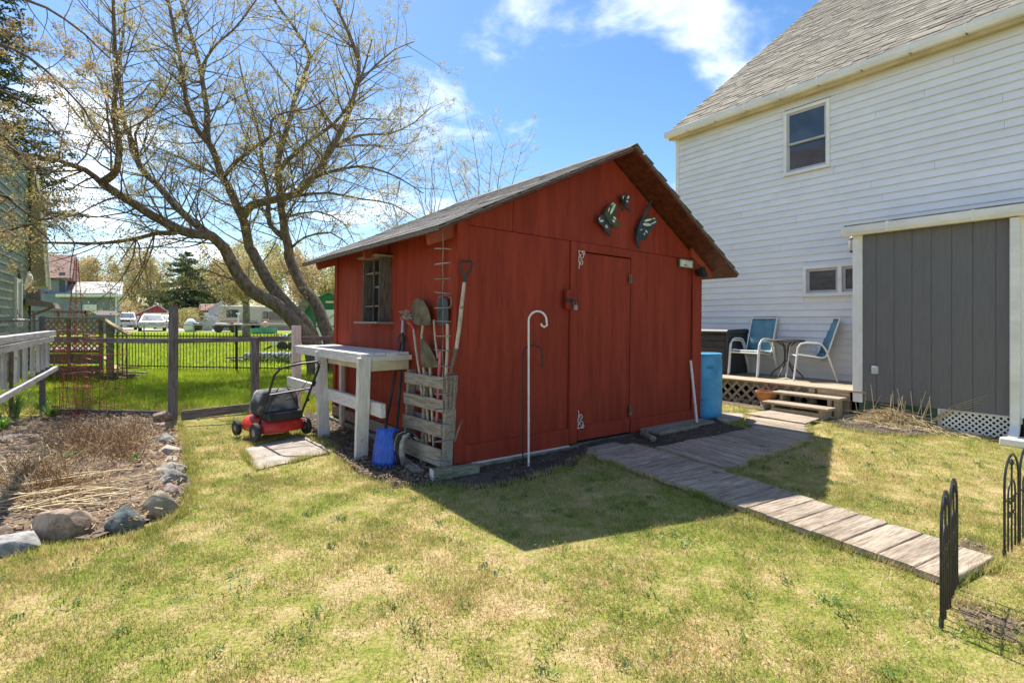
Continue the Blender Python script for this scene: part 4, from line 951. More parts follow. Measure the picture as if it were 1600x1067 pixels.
for k in range(5):
    a_ = G(600, 716) + dirw * (-.10 + .05 * k)
    pass
shaft(t, [P(601, 4.86, Z(690, 4.86)), P(603, 4.93, Z(664, 4.93)), LW(611, 620, -.20), LW(620, 570, -.12), LW(626, 535, -.05)], .014, blackpl)
b = MB().tube([ring + Vector((.035 * math.cos(a_), .01, .045 * math.sin(a_))) for a_ in [2 * math.pi * i / 14 for i in range(14)]], .008, 6, closed=True); b.build('grip', blackpl, t, smooth=True, world=True)
t = tool('snow_shovel', 'snow shovel with a curved worn grey metal scoop seen from its side', 'snow shovel', G(628, 722))
# side-on curved scoop: a bent sheet with ribs, standing on its cutting edge
gp = [(633, 728), (629, 710), (630, 694), (635, 681), (645, 677), (657, 689)]
def gcol(off, Y): return [P(a_ + off, Y, max(Z(c_ + off * .22, Y), .01)) for a_, c_ in gp]
def gband(name, mat, c0, c1, n_):
    vs = []; f = []
    for p, q in zip(c0, c1):
        for w_ in range(n_ + 1): vs.append(p.lerp(q, w_ / n_) + Vector((0, -.008 * (w_ % 2), 0)))
    for j_ in range(len(c0) - 1):
        for k in range(n_): f.append((j_ * (n_ + 1) + k, (j_ + 1) * (n_ + 1) + k, (j_ + 1) * (n_ + 1) + k + 1, j_ * (n_ + 1) + k + 1))
    ob = MB(); ob.add(vs, f); ob = ob.build(name, mat, t, smooth='auto', world=True); so = ob.modifiers.new('solid', 'SOLIDIFY'); so.thickness = .009
gband('scoop', blackpl, gcol(-20, 4.83), gcol(-6, 4.79), 6); gband('rim', greyst, gcol(-6, 4.785), gcol(4, 4.80), 1)
MB().tube(gcol(-13, 4.795), .005, 6).build('rib', greyst, t, smooth=True, world=True)
shaft(t, [P(618, 4.98, Z(690, 4.98)), LW(621, 655, -.20), LW(626, 590, -.13), LW(630, 545, -.07), LW(629, 520, -.05)], .015, blackpl)
shaft(t, [LW(629, 520, -.05), LW(630, 500, -.04)], .018, greyst, 8, 'grip')
o = MB().tube([SW(3.52, -.18, .03), SF(1079, 563, -.04) and SM @ SF(1079, 563, -.045)], .017, 10).build('wooden_stick', whitep, None, smooth='auto'); tag(o, 'pale wooden stick leaning on the right part of the shed front', 'stick')

# ------------------------------------------------ shepherd hooks
def hook(px, py0, pytop, pxe, pye, r, mat, label, seed):
    base = G(px, py0); d = base.y; t = thing('plant_hook', label, 'plant hook', base, group='shepherd hooks in front of the shed')
    rx = (pxe - px) / 2 / 821 * d; zt_ = Z(pytop, d) - rx * 1.0; ze = Z(pye, d)
    pts = [Vector((0, 0, -.03)), Vector((0, 0, .4)), Vector((0, 0, .8)), Vector((0, 0, zt_))]
    for i in range(1, 11):
        a = math.pi - math.pi * i / 10; pts.append(Vector((rx + rx * math.cos(a), 0, zt_ + rx * math.sin(a) * 1.05)))
    pts += [Vector((2 * rx, 0, ze + .03)), Vector((2 * rx + .005, 0, ze)), Vector((2 * rx - .02, 0, ze - .018)), Vector((2 * rx - .045, 0, ze - .004)), Vector((2 * rx - .05, 0, ze + .015))]
    MB().tube(pts, r, 8).build('pole', mat, t, smooth='auto'); 
hook(826, 728, 487, 854, 508, .0095, whitem, 'tall white shepherd hook in front of the shed', 1)
hook(817, 727, 540, 848, 570, .0065, blackp, 'shorter black shepherd hook next to the white one', 2)

# ------------------------------------------------ workbench
wb = thing('workbench', 'white painted rough wooden workbench along the left wall of the shed', 'workbench', SW(-.27, 1.9)); WB = lambda x, y, z: SW(x, y, z)
for k in range(4):
    x = -.50 + .128 * k + .03; plank('top_board', WB(x, .80 + (.02 if k % 2 else 0), 1.012 + .003 * (k % 2)), WB(x, 2.98 - .05 * (k % 3), 1.012), .124, .026, whitep, wb, world=True)
plank('apron', WB(-.515, .84, .965), WB(-.515, 2.95, .965), .022, .07, whitep, wb, world=True)
plank('apron', WB(-.42, .95, .925), WB(-.42, 2.02, .925), .022, .13, cream, wb, world=True)
plank('apron', WB(-.47, .83, .92), WB(-.03, .83, .92), .03, .13, cream, wb, world=True)
plank('apron', WB(-.54, .81, .975), WB(-.0, .81, .975), .022, .05, whitep, wb, world=True)
def leg(a, b, wd, th): 
    m, ln = frame(a, b, SX, wb); return piece('leg', (ln, wd, th), whitep, m, wb, .004)
leg(G(564, 717), WB(-.505, .80, .99), .05, .125); leg(G(506, 683), WB(-.50, 2.07, .995), .05, .125)
leg(G(463, 647), G(463, 647) + Vector((0, 0, 1.27)), .06, .12)
leg(SW(-.06, 2.6), WB(-.06, 2.6, .99), .08, .05)
plank('rail', SW(-.40, .60, .50), SW(-.40, 3.75, .49), .045, .13, whitep, wb, world=True)

# ------------------------------------------------ slab and mower
sb_ = sheet('paving_slab', [tuple(q)[:2] for q in SLAB], conc, .12, lambda x, y: .02, .012)
mo = thing('lawn_mower', 'red push lawn mower with black folding handle and grey grass bag', 'lawn mower', (-2.6, 5.93, .02), math.atan2(.66, -.75))   # local x = forward, local y = its left
def sh(b, name, mat, sm='auto', bev=0): return b.build(name, mat, mo, smooth=sm, bev=bev)
n = 20; vs = []; f = []
prof = [(.0, .09), (.02, .20), (.05, .235), (.10, .25), (.18, .252)]
for k, (ins, z) in enumerate([(0, .085), (-.01, .13), (.01, .19), (.05, .23), (.12, .245)]):
    for i in range(n):
        a = 2 * math.pi * i / n; ca, sa = math.cos(a), math.sin(a); ex = .5
        vs.append((.22 + (abs(ca) ** ex) * (1 if ca > 0 else -1) * (.32 - ins), (abs(sa) ** ex) * (1 if sa > 0 else -1) * (.27 - ins), z))
for k in range(4):
    for i in range(n): i2 = (i + 1) % n; f.append((k * n + i, k * n + i2, (k + 1) * n + i2, (k + 1) * n + i))
f.append(tuple(range(4 * n, 5 * n)))
b = MB(); b.add(vs, f); sh(b, 'deck', mred)
sh(MB().lathe([(.13, .24), (.14, .30), (.13, .37), (.09, .40), (.03, .41)], 20, (.25, 0, 0)), 'engine_cover', blackpl)
sh(MB().box((-.03, 0, .26), (.16, .40, .10)), 'rear_flap', blackpl, bev=.02)
sh(MB().box((.02, -.268, .165), (.16, .006, .035)), 'deck_decal', whitep, bev=0); sh(MB().box((.05, .02, .232), (.10, .30, .012)), 'deck_scuff_plate', greyst, bev=.003); sh(MB().lathe([(.025, .0), (.028, .03), (.02, .035)], 12, (.40, .12, .25)), 'fuel_cap', blackpl); sh(MB().tube([(-.02, -.2, .30), (-.03, -.05, .57), (-.03, .05, .57), (-.02, .2, .30)], .006, 6), 'bag_frame', blackp)
for x, y, r_ in ((.0, -.29, .095), (.0, .29, .105), (.52, -.28, .088), (.52, .28, .088)):
    wlm = Matrix.Translation((x, y, r_)) @ Matrix.Rotation(R(90), 4, 'X')
    wl = MB().lathe([(r_ * .62, -.022), (r_ * .94, -.024), (r_, -.012), (r_, .012), (r_ * .94, .024), (r_ * .62, .022)], 22).xf(wlm); w_o = sh(wl, 'wheel', rubber)
    MB().lathe([(.012, -.028), (r_ * .3, -.026), (r_ * .62, -.012), (r_ * .62, .012), (r_ * .3, .026), (.012, .028)], 18).xf(wlm).build('hub', greyst, w_o, smooth='auto')
vs = []; f = []
rs = random.Random(8); bn = 10
for k in range(7):
    v = k / 6; z = .27 + .29 * v; hx = .17 - .015 * v; hy = .225 - .03 * v + .012 * math.sin(v * 5)
    if k == 6: hx *= .8; hy *= .93; z -= .025
    for i in range(24):
        a = 2 * math.pi * i / 24; ca, sa = math.cos(a), math.sin(a); vs.append((.20 - .05 * v + (abs(ca) ** .32) * (1 if ca > 0 else -1) * hx * (1 + rs.uniform(-.02, .02)), (abs(sa) ** .28) * (1 if sa > 0 else -1) * hy * (1 + rs.uniform(-.015, .015)), z + rs.uniform(-.006, .006)))
for k in range(6):
    for i in range(24): i2 = (i + 1) % 24; f.append((k * 24 + i, k * 24 + i2, (k + 1) * 24 + i2, (k + 1) * 24 + i))
f.append(tuple(range(6 * 24, 7 * 24))); b = MB(); b.add(vs, f); sh(b, 'grass_bag', bagm, True)
inv = wm(mo).inverted()
lo_l = (0, .27, .12); lo_r = (0, -.27, .12); 
wl_ = G(404, 667) ; A1 = inv @ P(402, 5.78, Z(672, 5.78)); A2 = inv @ P(431, 5.55, Z(580, 5.55)); B1 = inv @ P(468, 6.12, Z(654, 6.12)); B2 = inv @ P(501, 5.75, Z(567, 5.75))
am = A1.lerp(A2, .62); bm_ = B1.lerp(B2, .52)
sh(MB().tube([A1, A1.lerp(A2, .5), A2 - (A2 - A1) * .06, A2 + (B2 - A2) * .09 + (A2 - A1) * .03, A2.lerp(B2, .5) + (A2 - A1) * .05, B2 + (A2 - B2) * .09 + (B2 - B1) * .03, B2 - (B2 - B1) * .06, B1.lerp(B2, .5), B1], .0125, 10), 'handle', blackp)
sh(MB().tube([A1.lerp(A2, .60), B1.lerp(B2, .56)], .010, 8), 'cross_bar', blackp)
sh(MB().tube([A2 + Vector((0, 0, .02)), A2.lerp(B2, .2) + Vector((.03, 0, .05)), A2.lerp(B2, .8) + Vector((.03, 0, .05)), B2 + Vector((0, 0, .02))], .004, 6), 'control_lever', blackp)
for t_f in (.35, .62, .66):
    q = B1.lerp(B2, t_f); sh(MB().box((q.x + .01, q.y - .02, q.z), (.03, .03, .035)), 'clamp_knob', blackpl, bev=.006)
sh(MB().tube([B2, B1.lerp(B2, .8) + Vector((.05, .03, 0)), B1.lerp(B2, .4) + Vector((.08, .10, 0)), (.15, .02, .38)], .004, 6), 'cable', blackpl)

# ------------------------------------------------ drum
br = thing('rain_barrel', 'tall blue plastic drum behind the right corner of the shed', 'barrel', (2.655, 7.40, 0))
rr_ = .285
MB().lathe([(rr_ * .90, 0), (rr_ * .95, .015), (rr_ * .99, .07), (rr_, .27), (rr_ * 1.012, .283), (rr_ * 1.012, .297), (rr_, .31), (rr_, .56), (rr_ * 1.012, .573), (rr_ * 1.012, .587), (rr_, .60), (rr_ * .99, .80), (rr_ * .965, .845), (rr_ * 1.0, .862), (rr_ * 1.0, .882), (rr_ * .96, .888), (rr_ * .93, .872), (rr_ * .3, .872)], 48).build('drum_body', blue, br, smooth='auto')
b = MB(); rs = random.Random(3)
for k in range(5):      # faint worn stamp
    a = -1.62 + .075 * k; b.bar((math.cos(a) * (rr_ + .001), math.sin(a) * (rr_ + .001), .685), (math.cos(a) * (rr_ + .001), math.sin(a) * (rr_ + .001), .725), .010, .002, (math.cos(a), math.sin(a), 0))
b.build('worn_stamp', mk('stamp_ink', (.03, .16, .33), None, .6), br)

# ------------------------------------------------ paths
def path(name, label, q, n, mat=pathw, jit=.006, th=.035, lift=.030, seed=1, ends=None):
    """q: corners a,b at the start, c,d at the end (b-c one side, a-d the other); planks lie across"""
    r = random.Random(seed); a, b_, c, d = [Vector(v) for v in q]
    t = thing(name, label, 'path', (a + b_ + c + d) / 4)
    cuts = [0]; 
    for i in range(n): cuts.append(cuts[-1] + r.uniform(.85, 1.15))
    tot = cuts[-1]; cuts = [k / tot for k in cuts]
    for i in range(n):
        s = (cuts[i] + cuts[i + 1]) / 2; p0 = a.lerp(d, s); p1 = b_.lerp(c, s); ln = (d - a).length * .5 + (c - b_).length * .5
        along = (c - b_ + d - a).normalized(); across = (p1 - p0).normalized()
        wd = (cuts[i + 1] - cuts[i]) * ln * abs(along.cross(across).z) - r.uniform(.006, .012)
        e0 = p0 - across * r.uniform(-.012, .018); e1 = p1 + across * r.uniform(-.012, .018); z0 = lift - th / 2 + r.uniform(-jit, jit) * .6
        e0 = Vector((e0.x, e0.y, z0 + r.uniform(-jit, jit) * .4)); e1 = Vector((e1.x, e1.y, z0 + r.uniform(-jit, jit) * .4))
        plank('plank', e0, e1, wd, th, mat, t, world=True, bev=.004)
    return t
path('plank_path', 'long plank walkway running from the shed door to the black border fence', (W1a, W1b, W1c, W1d), 18, lift=.045, seed=2)
path('plank_path', 'wide plank walkway crossing from the long path towards the deck steps, in shade', (W2[0], W2[1], W2[2], W2[3]), 11, lift=.035, seed=5)
path('plank_path', 'short sunlit plank section at the foot of the deck steps', (W3[0], W3[3], W3[2], W3[1]), 4, lift=.030, seed=7)
dm = thing('doormat_board', 'thin flat board lying on the path right below the bottom step', 'board', G(1225, 655))
mm = [G(1164, 651), G(1203, 646), G(1280, 659), G(1258, 667)]
b = MB(); b.add([(*q.xy, .034) for q in mm] + [(*q.xy, .048) for q in mm], [(0, 3, 2, 1), (4, 5, 6, 7), (0, 1, 5, 4), (1, 2, 6, 5), (2, 3, 7, 6), (3, 0, 4, 7)]); b.build('board', pathw, dm, world=True)
o = MB(); mm = [G(1119, 656), G(1124, 648), G(1160, 649), G(1162, 655), G(1130, 662)]
o.add([(*q.xy, .0) for q in mm] + [(*q.xy, .03) for q in mm], [(4, 3, 2, 1, 0), (5, 6, 7, 8, 9), (0, 1, 6, 5), (1, 2, 7, 6), (2, 3, 8, 7), (3, 4, 9, 8), (4, 0, 5, 9)]); o = o.build('stepping_slab', conc, None); tag(o, 'pale stepping slab in the sun just right of the blue drum', 'slab')
# ================================================================== white house
ho = thing('house', 'large white vinyl-sided house with steep grey shingle roof and white gutters', 'house', W0, math.atan2(-.8217, .57))
HM = wm(ho)
def HF(px, py, y=0): return onplane(HM, 1, y, px, py)
HXL, HXR = -3.335, 5.4
wu = (HF(1226, 200).x, HF(1298, 200).x, 3.82, 4.93); wl = (HF(1256, 440).x, .62, 1.74, 2.25)
e = .1143; nC = 43; zb = .40
secs = {}
for i in range(nC):
    z0 = zb + i * e - .25; z1 = z0 + e; segs = [(HXL + .07, HXR)]
    for wx in (wu, wl):
        if z1 > wx[2] and z0 < wx[3]:
            ns = []
            for s0, s1 in segs:
                if s1 <= wx[0] or s0 >= wx[1]: ns.append((s0, s1)); continue
                if s0 < wx[0]: ns.append((s0, wx[0] - .001))
                if s1 > wx[1]: ns.append((wx[1] + .001, s1))
            segs = ns
    # butt joints of the vinyl lengths
    rj = random.Random(i * 7 + 1); 
    for wx in (wu, wl):
        for ca, cb_ in ((z0, min(z1, wx[2])), (max(z0, wx[3]), z1)):
            if z1 > wx[2] and z0 < wx[3] and cb_ - ca > .004 and (ca < wx[2] or cb_ > wx[3]):
                MB().prism([(-.001, cb_), (-.018, ca), (.004, ca), (.008, cb_)], wx[0], wx[1], lambda u, v, w_: (w_, u, v)).build('siding_board', siding, ho)
    for s0, s1 in segs:
        cut = HXL + 1.3 + rj.uniform(0, 2.2) + (i % 3) * 1.1
        for a_, b__ in ([(s0, cut - .0015), (cut + .0015, s1)] if s0 + .5 < cut < s1 - .5 else [(s0, s1)]):
            pf = [(-.000, z0 + e + .013), (-.024, z0 + .003), (-.026, z0), (-.022, z0 + .001), (-.004, z0 + .011), (.008, z0 + .012), (.008, z0 + e + .013)]
            sv = rj.uniform(-.0015, .0015)
            key = ('sb', round(b__ - a_, 3)); L_ = b__ - a_
            me = _shared.get(key)
            if me is None:
                bb = MB().prism([(y, z - z0) for y, z in pf], -L_ / 2, L_ / 2, lambda u, v, w_: (w_, u, v)); me = bpy.data.meshes.new('siding_board'); me.from_pydata(bb.v, [], bb.f); me.update(); me.materials.append(siding); _shared[key] = me
            o = bpy.data.objects.new('siding_board', me); COL.objects.link(o); o.parent = ho; o.location = ((a_ + b__) / 2, sv, z0)
WTOP = zb + nC * e - .25
def hb(name, mat, x0, x1, y0, y1, z0, z1, parent=None, bev=.003): return MB().box(((x0 + x1) / 2, (y0 + y1) / 2, (z0 + z1) / 2), (x1 - x0, y1 - y0, z1 - z0)).build(name, mat, parent or ho, bev=bev)
hb('corner_trim', trimw, HXL - .005, HXL + .068, -.028, .05, .10, WTOP + .03); hb('foundation_wall', conc, HXL, HXR, .02, .15, 0, .2, bev=0)
hb('wall_backing', dark, HXL + .02, wl[0], .012, .03, .15, WTOP, bev=0) if 0 else None
# end wall and back of the house (closed volume)
MB().prism([(.01, .1), (13.1, .1), (13.1, WTOP), (6.6, WTOP + 5.05), (.01, WTOP + .02)], HXL, HXL + .02, lambda u, v, w_: (w_, u, v)).build('end_wall', siding, ho)
MB().prism([(.01, .1), (13.1, .1), (13.1, WTOP), (6.6, WTOP + 5.05), (.01, WTOP + .02)], HXR + 3, HXR + 3.02, lambda u, v, w_: (w_, u, v)).build('end_wall', siding, ho)
hb('rear_wall', siding, HXL, HXR + 3, 13.0, 13.1, .1, WTOP, bev=0)
# windows
def window(x0, x1, z0, z1, kind):
    w_ = MB(); f = .055; y0 = -.034
    fr = MB().box(((x0 + x1) / 2, y0 + .02, z0 + f / 2), (x1 - x0, .07, f)).box(((x0 + x1) / 2, y0 + .02, z1 - f / 2), (x1 - x0, .07, f)).box((x0 + f / 2, y0 + .02, (z0 + z1) / 2), (f, .07, z1 - z0 - 2 * f)).box((x1 - f / 2, y0 + .02, (z0 + z1) / 2), (f, .07, z1 - z0 - 2 * f)).build('window', trimw, ho, bev=.004)
    MB().box(((x0 + x1) / 2, y0 - .018, z0 + .012), (x1 - x0 + .02, .03, .024)).build('sill', trimw, fr, bev=.003)
    def sashf(a, b_, c, d, y, t=.035, bt=None):
        bt = bt or t
        MB().box(((a + b_) / 2, y, c + bt / 2), (b_ - a, .03, bt)).box(((a + b_) / 2, y, d - t / 2), (b_ - a, .03, t)).box((a + t / 2, y, (c + d) / 2), (t, .03, d - c - t - bt)).box((b_ - t / 2, y, (c + d) / 2), (t, .03, d - c - t - bt)).build('sash', sash, fr, bev=.002)
        MB().box(((a + b_) / 2, y + .004, (c + d) / 2), (b_ - a - 2 * t + .004, .005, d - c - 2 * t + .01)).build('pane', glass, fr)
    a, b_, c, d = x0 + f, x1 - f, z0 + f, z1 - f
    if kind == 'hung':
        m_ = c + (d - c) * .47
        sashf(a, b_, m_ - .02, d, y0 + .028); sashf(a, b_, c, m_ + .02, y0 + .052, .03, .045)
        MB().box(((a + b_) / 2, y0 + .008, m_), (b_ - a, .022, .03)).build('meeting_rail', sash, fr, bev=.002)
        MB().box(((a + b_) / 2, .16, (c + d) / 2), (b_ - a + .2, .01, d - c + .2)).build('curtain', curt, fr)
    else:
        mx_ = HF(1314, 440).x
        MB().box((mx_, y0 + .015, (c + d) / 2), (.06, .06, d - c)).build('mullion', trimw, fr, bev=.003)
        sashf(a, mx_ - .03, c, d, y0 + .035, .042); sashf(mx_ + .03, b_, c, d, y0 + .035, .042)
        MB().box(((a + b_) / 2, .16, (c + d) / 2), (b_ - a + .2, .01, d - c + .2)).build('curtain', curt, fr)
window(*wu, 'hung'); window(*wl, 'slide')
# eave, gutter
hb('soffit', soff, HXL - .07, HXR + 1, -.13, .02, WTOP + .015, WTOP + .035, bev=0)
hb('fascia', soff, HXL - .07, HXR + 1, -.150, -.130, WTOP - .01, WTOP + .16)
GZ = WTOP + .045
MB().prism([(-.152, GZ), (-.235, GZ), (-.262, GZ + .05), (-.262, GZ + .115), (-.252, GZ + .115), (-.250, GZ + .055), (-.228, GZ + .012), (-.160, GZ + .012), (-.160, GZ + .12), (-.152, GZ + .12)], HXL - .10, HXR + 1, lambda u, v, w_: (w_, u, v)).build('gutter', gutw, ho)
for k in range(13): hb('gutter_clip', gutw, HXL + .42 + k * .62, HXL + .445 + k * .62, -.266, -.152, GZ + .0, GZ + .119)
MB().box((HXL - .10, -.207, GZ + .055), (.008, .11, .115)).build('gutter_end', gutw, ho)
# roof
RS = .77; RE = Vector((0, -.175, GZ + .10)); ru = Vector((0, 1, RS)).normalized(); rn = Vector((0, -ru.z, ru.y))
XL, XR = HXL - .10, HXR + 3.1; ridge = 6.78 / ru.y
def RP(x, s, h): q = RE + ru * s + rn * h; return Vector((x, q.y, q.z))
b = MB(); vs = [RP(XL, 0, -.03), RP(XR, 0, -.03), RP(XR, ridge, -.03), RP(XL, ridge, -.03), RP(XL, 0, .0), RP(XR, 0, 0), RP(XR, ridge, 0), RP(XL, ridge, 0)]
b.add(vs, [(0, 3, 2, 1), (4, 5, 6, 7), (0, 1, 5, 4), (1, 2, 6, 5), (2, 3, 7, 6), (3, 0, 4, 7)])
q = RP(0, ridge, 0); b.add([(XL, q.y, q.z), (XR, q.y, q.z), (XR, 13.5, WTOP), (XL, 13.5, WTOP)], [(0, 1, 2, 3)])
hroof = b.build('roof', hshin, ho)
b = MB(); b.add([RP(XL - .02, -.01, -.13), RP(XL, -.01, -.13), RP(XL, ridge, -.13), RP(XL - .02, ridge, -.13), RP(XL - .02, -.01, -.012), RP(XL, -.01, -.012), RP(XL, ridge, -.012), RP(XL - .02, ridge, -.012)], [(0, 3, 2, 1), (4, 5, 6, 7), (0, 1, 5, 4), (1, 2, 6, 5), (2, 3, 7, 6), (3, 0, 4, 7)])
b.build('rake_board', trimw, ho)
rs = random.Random(21); cells = []
for i in range(int(ridge / .143)):
    s = i * .143; x = XL - rs.uniform(0, .5)
    while x < HXR:
        w_ = rs.choice((.165, .22, .27, .33, .40)); x0 = max(x, XL - .02); x1 = x + w_
        if x1 - x0 > .04: cells.append((i, s, x0, x1, rs.random()))
        x = x1
def vis(c):
    q = HM @ RP((c[2] + c[3]) / 2, c[1], 0); return abs(q.x / q.y) * 821 < 840 and (500 - 821 * (q.z - CH) / q.y) > -20
seen = [c for c in cells if vis(c)]; rest = [c for c in cells if not vis(c)]
seen.sort(key=lambda c: (HM @ RP((c[2] + c[3]) / 2, c[1], 0)).y)
ind, more = seen[:300], seen[300:] + rest
def shm(c):
    i, s, x0, x1, k = c; th = .011 if k < .6 else .018
    ctr = RP((x0 + x1) / 2, s + .085, th / 2 + .002); Y = (ru - rn * .05).normalized(); X = Vector((1, 0, 0)); m = Matrix((X, Y, X.cross(Y))).transposed(); return ctr, m, th
for c in ind:
    ctr, m, th = shm(c); mm_ = m.to_4x4(); mm_.translation = ctr
    piece('shingle', (round(c[3] - c[2] - .004, 2), .165, th), hshin, mm_, hroof, .0)
for bi in range(4):     # four tone batches so the far field keeps the mottled look
    b = MB()
    for c in more:
        if int(c[4] * 97) % 4 == bi: ctr, m, th = shm(c); b.box(ctr, (c[3] - c[2] - .004, .165, th), m)
    tag(b.build('shingle_field', hshin, hroof), None, None, None, 'stuff')

# addition -----------------------------------------------------------
AY = -1.14; AX0, AX1 = .52, 2.11
ad = thing('lean_to_addition', 'grey grooved-panel lean-to addition with white posts and white gutter on the house', 'addition', HM @ Vector((AX0, AY, 0))); ad.rotation_euler = ho.rotation_euler
AI = wm(ad).inverted() @ HM
def ab(name, mat, x0, x1, y0, y1, z0, z1, parent=None, bev=.003, base=None):
    bb = MB().box(((x0 + x1) / 2, (y0 + y1) / 2, (z0 + z1) / 2), (x1 - x0, y1 - y0, z1 - z0)).xf(AI); return bb.build(name, mat, parent or ad, bev=bev)
pxl = [1348, 1369, 1397, 1425, 1455, 1487, 1520, 1556, 1578]
xsl = [HF(p, 500, AY).x for p in pxl]
for i in range(len(xsl) - 1): ab('panel', grayp, xsl[i] + .004, xsl[i + 1] - .004, AY, AY + .015, .27, 2.49, bev=.002)
for x in xsl[1:-1]: ab('groove', grayp, x - .004, x + .004, AY + .007, AY + .014, .27, 2.49, bev=0)
ab('corner_board', trimw, xsl[0] - .115, xsl[0], AY - .02, AY + .1, .24, 2.49)
ab('side_wall', grayp, AX0 - .09, AX0 - .07, AY + .1, -.03, .27, 2.55, bev=0)
ab('corner_board', trimw, xsl[-1], xsl[-1] + .10, AY - .02, AY + .03, .20, 2.49)
ab('wall_panel', siding, xsl[-1] + .10, 5.2, AY + .0, AY + .02, .27, 2.5, bev=0)
dsx = xsl[-1] + .055
ab('downspout', gutw, dsx - .04, dsx + .04, AY - .085, AY - .025, .16, 2.48, bev=.008)
MB().bar((dsx, AY - .055, .17), (dsx + .02, AY - .26, .05), .085, .06).xf(AI).build('downspout_foot', gutw, ad, bev=.008)
ab('splash_block', trimw, dsx - .07, dsx + .25, AY - .35, AY - .10, .0, .08, bev=.01)
g0 = HF(1311, 368, AY - .2).x
MB().prism([(AY - .02, 2.49), (AY - .11, 2.49), (AY - .135, 2.53), (AY - .135, 2.61), (AY - .125, 2.61), (AY - .123, 2.535), (AY - .10, 2.502), (AY - .03, 2.502), (AY - .03, 2.62), (AY - .02, 2.62)], g0, 5.2, lambda u, v, w_: (w_, u, v)).xf(AI).build('gutter', gutw, ad)
MB().box((g0, AY - .078, 2.55), (.006, .11, .115)).xf(AI).build('gutter_end', gutw, ad)
for x in (.9, 1.75): ab('gutter_clip', gutw, x, x + .03, AY - .14, AY - .02, 2.488, 2.614)
MB().prism([(AY - .10, 2.60), (-.03, 2.77), (-.03, 2.80), (AY - .10, 2.635)], g0 + .02, 5.2, lambda u, v, w_: (w_, u, v)).xf(AI).build('roof', shin, ad)
ab('soffit', soff, g0 + .05, 5.2, AY - .02, -.03, 2.50, 2.52, bev=0)
ab('skirt_board', mk('green_skirt', (.03, .07, .045), (.05, .10, .065), .7, vs=8), xsl[0] - .05, HF(1465, 640, AY).x, AY + .01, AY + .03, .02, .27, bev=0)
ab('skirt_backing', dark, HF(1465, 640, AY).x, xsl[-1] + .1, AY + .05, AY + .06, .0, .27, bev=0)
def lattice(x0, x1, z0, z1, y, pitch, wd, th, fn, mat, parent, name='lattice', frame_=True, stuff=True, angle=1.0):
    """two layers of crossing strips"""
    strips = []; W_, H_ = x1 - x0, z1 - z0
    for layer, sg_ in ((0, 1), (1, -1)):
        k = -int(H_ / pitch) - 2
        while k * pitch < W_ + H_ + pitch:
            # line x = x0 + k*pitch + sg*(z - z0) clipped
            pts = []
            for tz in (0, H_):
                pass
            xa = k * pitch if sg_ > 0 else k * pitch; 
            def X(z): return xa + (z if sg_ > 0 else -z)
            za, zb_ = 0., H_
            if sg_ > 0: za = max(za, -xa); zb_ = min(zb_, W_ - xa)
            else: za = max(za, xa - W_); zb_ = min(zb_, xa)
            if zb_ - za > wd * .6: strips.append((x0 + X(za), z0 + za, x0 + X(zb_), z0 + zb_, y + layer * th))
            k += 1
    for a_, b_, c, d, yy in strips:
        bb = MB().bar((a_, yy, b_), (c, yy, d), th * .98, wd, Vector((-(d - b_), 0, c - a_)).normalized()); bb.v = [tuple(fn(Vector(q))) for q in bb.v]; bb.build('strip' if name == 'lattice' else name, mat, parent)
    return strips
AIv = lambda q: AI @ q
lt = MB().box((0, 0, 0), (.01, .01, .01))
xk = HF(1465, 640, AY).x
lf = ab('lattice_frame', whitep, xk, xk + .03, AY - .0, AY + .02, .02, .27)
lattice(xk + .02, xsl[-1], .02, .27, AY + .01, .062, .018, .005, AIv, trimw, lf)
ab('skirt_rail', whitep, xk, xsl[-1], AY - .004, AY + .024, .255, .275, bev=.002)
q = HF(1367.5, 578, AY - .02); ab('outlet_box', mk('outlet_grey', (.55, .57, .60), None, .5), q.x - .035, q.x + .035, AY - .045, AY, q.z - .05, q.z + .05, bev=.006)
q = HF(1332, 383, -.9); pt = thing('porch_light', 'small glass wall lantern under the left end of the lean-to gutter', 'lamp', HM @ Vector((AX0 - .12, -.85, q.z))); pt.rotation_euler = ho.rotation_euler
MB().lathe([(.02, .10), (.045, .08), (.05, -.05), (.03, -.08)], 10, (-.06, 0, 0)).build('glass_shade', mk('lamp_glass', (.5, .5, .46), None, .15), pt, smooth='auto')
MB().lathe([(.01, .14), (.05, .10), (.052, .085), (.02, .085)], 10, (-.06, 0, 0)).tube([(.04, 0, .06), (-.0, 0, .10), (-.05, 0, .12)], .01, 6).lathe([(.03, -.10), (.04, -.075), (.01, -.07)], 10, (-.06, 0, 0)).build('cap', bronze, pt, smooth='auto')

# deck ----------------------------------------------------------------
DZ = .39
dk = thing('low_deck', 'low wooden plank deck with lattice skirt along the white house wall', 'deck', HM @ Vector((-1.2, -.6, 0))); dk.rotation_euler = ho.rotation_euler
DI = wm(dk).inverted() @ HM
for i in range(8):
    y = -1.17 + .069 + i * .144; yw_ = .138; mm_ = DI @ Matrix.Translation((-1.35, y, DZ - .013)); piece('deck_board', (3.92 if y < -1.1 else 3.72, yw_, .026), deckw, DI @ Matrix.Translation((-1.33 if y < -1.1 else -1.43, y, DZ - .013)), dk, .003)
def db(name, mat, x0, x1, y0, y1, z0, z1, parent=None, bev=.003): return MB().box(((x0 + x1) / 2, (y0 + y1) / 2, (z0 + z1) / 2), (x1 - x0, y1 - y0, z1 - z0)).xf(DI).build(name, mat, parent or dk, bev=bev)
db('rim_joist', deckw, .0, .42, -1.14, -1.10, DZ - .16, DZ - .027); db('rim_joist', grayw, -3.25, -.0, -1.105, -1.07, DZ - .10, DZ - .027)
for x in (-3.2, -2.2, -1.1, -.1): db('joist', grayw, x, x + .04, -1.06, -.03, DZ - .14, DZ - .027)
